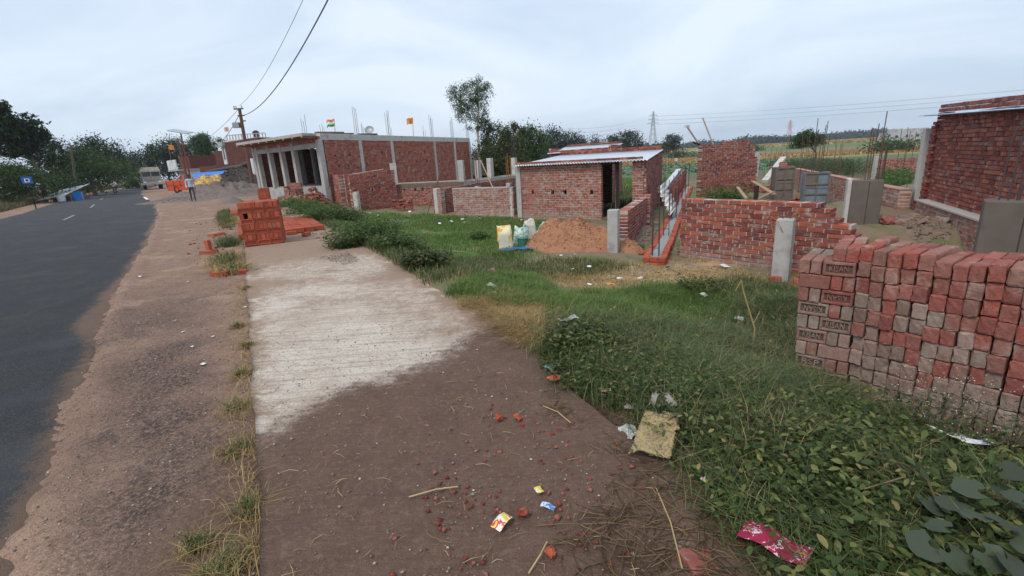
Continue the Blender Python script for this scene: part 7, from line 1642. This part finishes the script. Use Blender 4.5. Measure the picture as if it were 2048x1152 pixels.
m = MB(); m.tube([(c[0], c[1], z), (c[0], c[1], z + .24)], [.10, .13], 16); m.build('body', M['bucket_green'], t, smooth=False); m = MB(); m.tube([(c[0] + .135 * math.cos(a), c[1] + .135 * math.sin(a), z + .24) for a in np.linspace(0, 6.283, 17)], .008, 5); m.build('rim', M['bucket_green'], t)
def crumple(name, label, cat, c, w_, h, mat, rz=0, amp=.03, seed=0, n=9, lift=.02, tilt=0, group=None, ragged=.25):
    V_ = []; F = []; ca, sa = math.cos(rz), math.sin(rz)
    for j in range(n):
        for i in range(n):
            x, y = (i / (n - 1) - .5) * w_, (j / (n - 1) - .5) * h; e_ = (i in (0, n - 1)) or (j in (0, n - 1))
            k = 1 - (ragged * float(vnoise(i * 1.7 + seed, j * 1.7, seed)) if e_ else 0); x *= k; y *= k; X, Y = c[0] + x * ca - y * sa, c[1] + x * sa + y * ca
            V_.append((X, Y, gz(X, Y) + lift + amp * float(fbm(x * 14 + seed, y * 14, seed)) + tilt * (j / (n - 1))))
    for j in range(n - 1):
        for i in range(n - 1): F.append((j * n + i, j * n + i + 1, (j + 1) * n + i + 1, (j + 1) * n + i))
    o = mesh_np(name, V_, F, M[mat], smooth=False); tag(o, label, cat, group); return o
crumple('plastic_sheet', 'blue plastic sheet spread under the cement sacks', 'sheet', (0.174, 10.449, -0.504), .72, .42, 'tarp_blue', R(15), .06, 3, 12)
# litter on the mud and weeds
plain('rag_grey', (.30, .27, .235), .85, .3, 20, .4)
pmat('wrap_yellow', [(0, (.62, .50, .05)), (.45, (.72, .66, .55)), (.55, (.60, .06, .08)), (.62, (.66, .60, .06))], 22)
pmat('wrap_blue', [(0, (.10, .20, .45)), (.5, (.55, .62, .68)), (.6, (.08, .16, .42))], 40)
pmat('wrap_pink', [(0, (.30, .008, .045)), (.5, (.36, .01, .075)), (.57, (.62, .58, .55)), (.61, (.42, .015, .10)), (.68, (.40, .20, .03))], 30)
pmat('wrap_orange', [(0, (.50, .09, .05)), (.5, (.58, .16, .10)), (.62, (.50, .32, .24))], 18)
pmat('sack_torn', [(0, (.22, .15, .095)), (.44, (.33, .23, .13)), (.54, (.40, .34, .10)), (.6, (.25, .16, .09)), (.66, (.44, .38, .13)), (.72, (.30, .15, .10))], 90)
pmat('wrap_cyan', [(0, (.14, .34, .42)), (.48, (.16, .14, .12)), (.56, (.30, .52, .58)), (.62, (.14, .12, .11))], 46)
pmat('wrap_clear', [(0, (.30, .30, .26)), (.5, (.46, .48, .46)), (.6, (.22, .24, .20))], 30)
def packet(label, c, l, w_, rz, mat, seed):
    n = 9; V_ = []; F = []; ca, sa = math.cos(rz), math.sin(rz)
    for side in (1, -1):
        for j in range(n):
            for i in range(n):
                x, y = (i / (n - 1) - .5) * l, (j / (n - 1) - .5) * w_; f = math.sin(math.pi * i / (n - 1)) * math.sin(math.pi * j / (n - 1)); X, Y = c[0] + x * ca - y * sa, c[1] + x * sa + y * ca
                V_.append((X, Y, c[2] + .014 + side * .1 * w_ * f ** .7 + .006 * float(fbm(x * 60 + seed, y * 60, seed)) + .01 * math.sin(x * 40 + seed)))
        b = 0 if side == 1 else n * n
        for j in range(n - 1):
            for i in range(n - 1): q = (b + j * n + i, b + j * n + i + 1, b + (j + 1) * n + i + 1, b + (j + 1) * n + i); F.append(q if side == 1 else q[::-1])
    o = mesh_np('wrapper', V_, F, M[mat]); tag(o, label, 'wrapper'); return o
def lift0(p, z=0.0): return (p[0], p[1], z)
packet('yellow and red snack wrapper lying on the mud', (-0.1, 1.64) + (.02,), .085, .055, R(50), 'wrap_yellow', 1)
packet('tiny yellow wrapper on the mud above the blue one', (0.07, 1.83) + (.02,), .05, .032, R(-70), 'wrap_yellow', 5)
packet('small twisted blue wrapper on the mud', (0.1, 1.71) + (.02,), .06, .03, R(-25), 'wrap_blue', 2)
packet('bright pink foil packet at the mud and weed border', (*(0.918, 1.416), 0.06), .23, .11, R(-48), 'wrap_pink', 3)
packet('red and yellow wrapper in the weeds above the torn sack', (*(0.565, 2.71), 0.03), .07, .045, R(-30), 'wrap_yellow', 6)
packet('orange wrapper beside the red and yellow one', (*(0.692, 2.695), 0.03), .09, .04, R(-40), 'wrap_orange', 7)
packet('bright yellow scrap among the dry roots', (*(0.812, 1.781), 0.05), .04, .03, R(30), 'wrap_yellow', 8)
packet('orange packet in the bright green grass', (*(1.44, 6.581), -0.353), .12, .08, R(10), 'saffron', 9)
crumple('torn_plastic', 'flat torn orange plastic piece on the mud', 'plastic', (0.04, 2.57), .12, .09, 'wrap_orange', R(-20), .03, 12, 7, .03)
crumple('torn_plastic', 'pink orange round plastic lid at the edge of the mud', 'plastic', (0.255, 2.946, 0.0), .10, .085, 'wrap_orange', R(20), .03, 13, 7, .05)
crumple('torn_plastic', 'shredded blue printed plastic lying on the mud edge', 'plastic', (0.167, 2.749, 0.0), .16, .12, 'wrap_cyan', R(-70), .03, 14, 9, .03, ragged=.5)
crumple('torn_plastic', 'shredded blue plastic tuft above the pink orange lid', 'plastic', (0.255, 3.127, 0.0), .14, .09, 'wrap_cyan', R(10), .04, 15, 9, .04, ragged=.5)
crumple('torn_sack', 'torn muddy yellow sack at the border of mud and weeds', 'sack', (0.704, 2.139, 0.0), .22, .36, 'sack_torn', R(-28), .07, 16, 16, .05, .06, ragged=.55)
for k, p_ in enumerate(((0.789, 2.447, 0.0), (0.868, 2.42, -0.0))):
    crumple('sack_rag', 'pale grey shred hanging out of the torn yellow sack', 'rag', p_, .05, .13, 'rag_grey', R((-35, 15)[k]), .06, 17 + k, 8, .07, .04, group='shreds of the torn sack', ragged=.75)
crumple('torn_plastic', 'crumpled clear greenish plastic left of the torn sack', 'plastic', (0.609, 2.276, 0.0), .13, .15, 'wrap_clear', R(20), .06, 19, 9, .02, ragged=.4)
crumple('torn_plastic', 'grey brown flattened carton in front of the weeds', 'plastic', (0.694, 2.534, 0.0), .12, .08, 'rag_grey', R(-20), .03, 20, 7, .02)
crumple('torn_plastic', 'white plastic sheet caught in the weeds below the brick stack', 'plastic', (2.299, 2.132, -0.192), .28, .13, 'plastic_white', R(-40), .06, 21, 9, .17, ragged=.4)
crumple('torn_plastic', 'white crumpled bag on the bare earth before the toothed wall', 'plastic', (3.68, 7.828, -0.556), .2, .13, 'plastic_white', R(20), .08, 22, 8, .02)
crumple('torn_plastic', 'black plastic scrap on the trampled earth', 'plastic', (2.71, 7.843, -0.528), .12, .08, 'black', 0, .05, 23, 7, .02)
crumple('torn_plastic', 'clear crumpled plastic behind the iron stake', 'plastic', (0.468, 3.9, -0.027), .2, .16, 'wrap_clear', R(10), .1, 24, 9, .08, ragged=.4)
for k, p_ in enumerate([(0.816, 5.581, -0.288), (2.551, 5.981, -0.504), (2.607, 5.122, -0.5), (1.983, 7.003, -0.503), (1.391, 8.151, -0.504), (1.083, 8.059, -0.501), (1.018, 9.167, -0.506), (1.274, 9.212, -0.511), (-0.236, 5.374, -0.039), (-0.181, 5.02, -0.022), (1.174, 6.817, -0.482), (1.712, 7.17, -0.502)]):
    crumple('plastic_scrap', 'small white plastic scrap caught in the grass near the bright green clump', 'plastic', p_, rnd.uniform(.06, .13), rnd.uniform(.05, .1), rnd.choice(('plastic_white', 'plastic_white', 'paper_grey')), rnd.uniform(0, 3), .06, 30 + k, 6, .06, group='white scraps in the near grass')
for k, p_ in enumerate([(-1.613, 16.706, -0.543), (-1.454, 15.857, -0.534), (-1.034, 16.819, -0.562), (-1.878, 15.879, -0.523), (-4.233, 20.616, -0.529), (-5.882, 20.299, -0.5), (-5.175, 19.21, -0.5), (-3.881, 18.319, -0.508), (-0.568, 12.257, -0.508), (0.453, 15.975, -0.588), (-2.104, 17.139, -0.535), (-2.241, 15.445, -0.509)]):
    crumple('plastic_scrap', 'pale litter scrap on the green plot before the pale brick wall', 'plastic', p_, rnd.uniform(.12, .22), rnd.uniform(.08, .14), rnd.choice(('plastic_white', 'paper_grey')), rnd.uniform(0, 3), .08, 50 + k, 6, .05, group='scraps on the green plot')
crumple('torn_plastic', 'bright green plastic bag on the plot grass', 'plastic', (-0.975, 16.685, -0.561), .22, .18, 'flag_green', .3, .15, 70, 7, .05)
# small white scraps on the dirt shoulder
for k, p_ in enumerate([(-5.979, 7.449, 0.0), (-2.986, 4.103, 0.0), (-3.159, 5.34, 0.0), (-2.654, 3.718, 0.0), (-4.897, 6.966, 0.0), (-3.714, 4.937, 0.0), (-2.971, 4.387, 0.0), (-3.38, 4.559, 0.0)]):
    crumple('paper_scrap', 'small pale paper scrap on the dirt shoulder', 'paper', p_, rnd.uniform(.03, .1), .04, 'plastic_white' if k < 4 else 'paper_grey', rnd.uniform(0, 3), .02, 80 + k, 5, .008, group='paper scraps on the shoulder')
# iron stake
c = (0.237, 3.516, 0.0); m = MB(); m.tube([(c[0], c[1], gz(c[0], c[1]) - .1), (0.26, 3.52, 0.23)], .009, 6); tag(m.build('iron_stake', M['rust']), 'thin rusty iron stake at the corner of the concrete apron', 'stake')
# straw, twigs, crumbs
def on_top(x, y):
    u, v = UV(x, y); g_ = Hn(x, y); hard = (v > -.15) & (v < 1.5) & (u < 11); return np.where(hard, np.maximum(g_, .012), g_)
def twigs(name, label, xy, l0, l1, w_, mat, cat='straw'):
    n = len(xy); X, Y = xy[:, 0], xy[:, 1]; a = rng.uniform(0, 6.283, n); l = rng.uniform(l0, l1, n); dx, dy = np.cos(a) * l / 2, np.sin(a) * l / 2; Z = on_top(X, Y) + .008; px_, py_ = -np.sin(a) * w_, np.cos(a) * w_; dz = rng.normal(0, .006, n)
    bend = rng.normal(0, .12, n) * l
    A_ = np.stack([X - dx, Y - dy, Z - dz], 1); B_ = np.stack([X - np.sin(a) * bend, Y + np.cos(a) * bend, Z + .006], 1); C_ = np.stack([X + dx, Y + dy, Z + dz], 1); o1 = np.stack([px_, py_, np.zeros(n)], 1); o2 = np.stack([np.zeros(n), np.zeros(n), np.full(n, w_ * 1.4)], 1)
    V = np.stack([A_ - o1, A_ + o1, A_ + o2, B_ - o1, B_ + o1, B_ + o2, C_ - o1 * .5, C_ + o1 * .5, C_ + o2 * .5], 1).reshape(-1, 3); i = np.arange(n)[:, None] * 9
    F = np.concatenate([i + np.array([[k, (k + 1) % 3, 3 + (k + 1) % 3, 3 + k]]) for k in range(3)] + [i + 3 + np.array([[k, (k + 1) % 3, 3 + (k + 1) % 3, 3 + k]]) for k in range(3)])
    o = mesh_np(name, V, F, M[mat]); tag(o, label, cat, kind='stuff')
uu = rng.uniform(.6, 4.2, 900); vv = rng.uniform(-.6, 2.6, 900); gx, gy = XY(uu, vv); twigs('straw_bits', 'bits of straw strewn over the muddy apron', np.stack([gx, gy], 1)[rng.random(900) < .35], .02, .09, .0015, 'straw')
q = rand_in([(0.29, 1.751, 0.0), (0.706, 1.999, 0.0), (0.947, 1.729, 0.0), (0.968, 1.455, 0.0), (0.817, 1.081, 0.0), (0.132, 1.123, 0.0), (0.13, 1.515, 0.0)], 420, .3, 3, 90, .1); twigs('dry_roots', 'dry roots and twigs along the border of mud and weeds', q, .06, .22, .002, 'stalk', 'twigs')
q = rand_in([(0.643, 2.038, 0.0), (0.967, 2.091, 0.0), (1.115, 1.715, 0.0), (1.087, 1.4, 0.0), (0.844, 1.437, 0.0), (0.734, 1.748, 0.0)], 520, .3, 3, 91, .05); twigs('dry_roots', 'tangle of brown dead stems under the weed edge', q, .06, .26, .0016, 'stalk', 'twigs')
q = rand_in([(0.22, 2.905, 0.0), (0.669, 2.654, 0.0), (0.799, 2.201, 0.0), (0.599, 1.891, 0.0), (0.377, 2.244, 0.0), (0.159, 2.581, 0.0)], 500, .3, 3, 92, .05); twigs('dry_roots', 'brown plant litter at the upper mud edge', q, .03, .12, .0015, 'stalk', 'twigs')
for k, (a, b) in enumerate((((-0.0, 1.39), (0.08, 1.53)), ((0.15, 2.59), (0.29, 2.38)), ((-0.53, 1.84), (-0.31, 1.89)), ((0.6, 1.8), (0.56, 1.37)), ((-4.11, 6.33), (-4.02, 6.98)), ((-2.8, 4.2), (-2.63, 4.32)))):
    m = MB(); za, zb_ = on_top(*a) + .012, on_top(*b) + .014; m.tube([(*a, za), ((a[0] + b[0]) / 2 + .01, (a[1] + b[1]) / 2, (za + zb_) / 2 + .012), (*b, zb_)], .0032, 6); tag(m.build('straw_stalk', M['straw']), ['split straw stalk at the muddy front of the apron', 'pale straw stalk next to the shredded blue plastic', 'long thin twig on the middle of the mud', 'long dry stem lying towards the weed border', 'straw stalk crossing the dirt near the broken brick chips', 'straw stalk pointing at the apron edge tufts'][k], 'stalk')
def crumbs(name, label, xy, r0, r1, mat, cat, flat=.6):
    n = len(xy); r = rng.uniform(0, 1, n) ** 3.2 * (r1 - r0) + r0; base = np.array([(1, 0, 0), (-1, 0, 0), (0, 1, 0), (0, -1, 0), (0, 0, 1), (0, 0, -1)], float); F8 = np.array([(0, 2, 4), (2, 1, 4), (1, 3, 4), (3, 0, 4), (2, 0, 5), (1, 2, 5), (3, 1, 5), (0, 3, 5)])
    j = rng.uniform(.35, 1.6, (n, 6, 3)); a = rng.uniform(0, 6.283, n); V = base[None] * j * r[:, None, None]; V[:, :, 2] *= flat; ca, sa = np.cos(a)[:, None], np.sin(a)[:, None]
    X = V[:, :, 0] * ca - V[:, :, 1] * sa + xy[:, 0][:, None]; Y = V[:, :, 0] * sa + V[:, :, 1] * ca + xy[:, 1][:, None]; Z = V[:, :, 2] + (on_top(xy[:, 0], xy[:, 1]) + r * flat * .5)[:, None]
    o = mesh_np(name, np.stack([X, Y, Z], -1).reshape(-1, 3), (np.arange(n)[:, None, None] * 6 + F8[None]).reshape(-1, 3), M[mat]); tag(o, label, cat, kind='stuff')
n_ = NT('pebble'); M['pebble'] = n_.done(n_.ramp(n_.rand(), [(0, (.11, .082, .072)), (.5, (.23, .175, .145)), (.85, (.33, .27, .235)), (1, (.55, .50, .46))]), .9)
n_ = NT('brick_crumb'); M['brick_crumb'] = n_.done(n_.ramp(n_.rand(), [(0, (.13, .028, .024)), (.6, (.23, .05, .036)), (1, (.30, .12, .085))]), .9)
uu = rng.uniform(.3, 9, 22000); vv = rng.uniform(-2.4, -.2, 22000); gx, gy = XY(uu, vv); crumbs('road_gravel', 'loose gravel on the dirt shoulder', np.stack([gx, gy], 1), .0015, .008, 'pebble', 'gravel')
uu = rng.uniform(.5, 4.5, 5000); vv = rng.uniform(-.2, 2.3, 5000); gx, gy = XY(uu, vv); crumbs('mud_crumbs', 'small clods and stones on the mud', np.stack([gx, gy], 1), .0015, .009, 'pebble', 'gravel')
uu = rng.uniform(4.5, 11, 2200); vv = rng.uniform(-.1, 1.9, 2200); gx, gy = XY(uu, vv); crumbs('apron_grit', 'grit scattered on the pale apron', np.stack([gx, gy], 1), .0015, .008, 'pebble', 'gravel')
q = rand_in([(-0.51, 2.33), (-0.05, 2.73), (0.46, 2.14), (0.56, 1.76), (0.66, 1.36), (0.05, 1.12), (-0.56, 1.16), (-0.53, 1.85)], 520, .8, 5, 95, .15); crumbs('brick_crumbs', 'crumbled red brick bits strewn over the mud', q, .0012, .016, 'brick_crumb', 'brick crumbs')
q = rand_in([(-11.21, 17.073, 0.0), (-10.378, 18.167, 0.0), (-4.296, 7.474, 0.0), (-4.335, 6.846, 0.0), (-5.991, 8.718, 0.0)], 260, .4, 1, 96, .2); crumbs('brick_crumbs', 'orange brick chips in the dirt by the square pile', q, .006, .04, 'brick_crumb', 'brick crumbs')
q = rand_in([(1.488, 8.605, -0.509), (3.151, 8.782, -0.556), (4.302, 7.543, -0.57), (3.563, 5.951, -0.523), (2.359, 6.526, -0.505), (1.205, 6.992, -0.493)], 900, .4, 1.5, 97, .3); crumbs('earth_clods', 'stones and clods on the trampled earth', q, .004, .03, 'pebble', 'gravel')
q = rand_in([(-3.35, 8.19), (-2.92, 8.52), (-2.39, 7.91), (-2.65, 7.4)], 1500, .3, 3, 98, .1); crumbs('gravel_spill', 'dark gravel spilled on the apron', q, .004, .012, 'pebble', 'gravel')
for k, p_ in enumerate((((-0.01, 2.46)), ((-0.12, 2.47)), ((0.09, 1.47)), ((-0.01, 1.69)))):
    o = link('brick_chunk', brick_mesh((.06, .045, .035), 'brick_new', k, .008, .006, 1)); o.location = (p_[0], p_[1], .035); o.rotation_euler = (rnd.random(), rnd.random(), rnd.random() * 3); o.scale = (.8, .8, .8); tag(o, 'small red brick chunk lying on the mud', 'brick', 'brick chunks on the mud')


# ================================================================== haze
m = MB(); m.box((0, 400, 26.0), (3800, 3800, 60.0)); hz = m.build('haze', None); tag(hz, 'thin grey blue haze lying over the fields', 'haze', kind='stuff')
n = NT('haze_air'); v = n.n('VolumePrincipled'); v.inputs['Color'].default_value = (.93, .96, 1.0, 1); v.inputs['Density'].default_value = .00035; v.inputs['Anisotropy'].default_value = .2
n.t.links.new(v.outputs[0], n.out.inputs['Volume']); hz.data.materials.append(n.m)
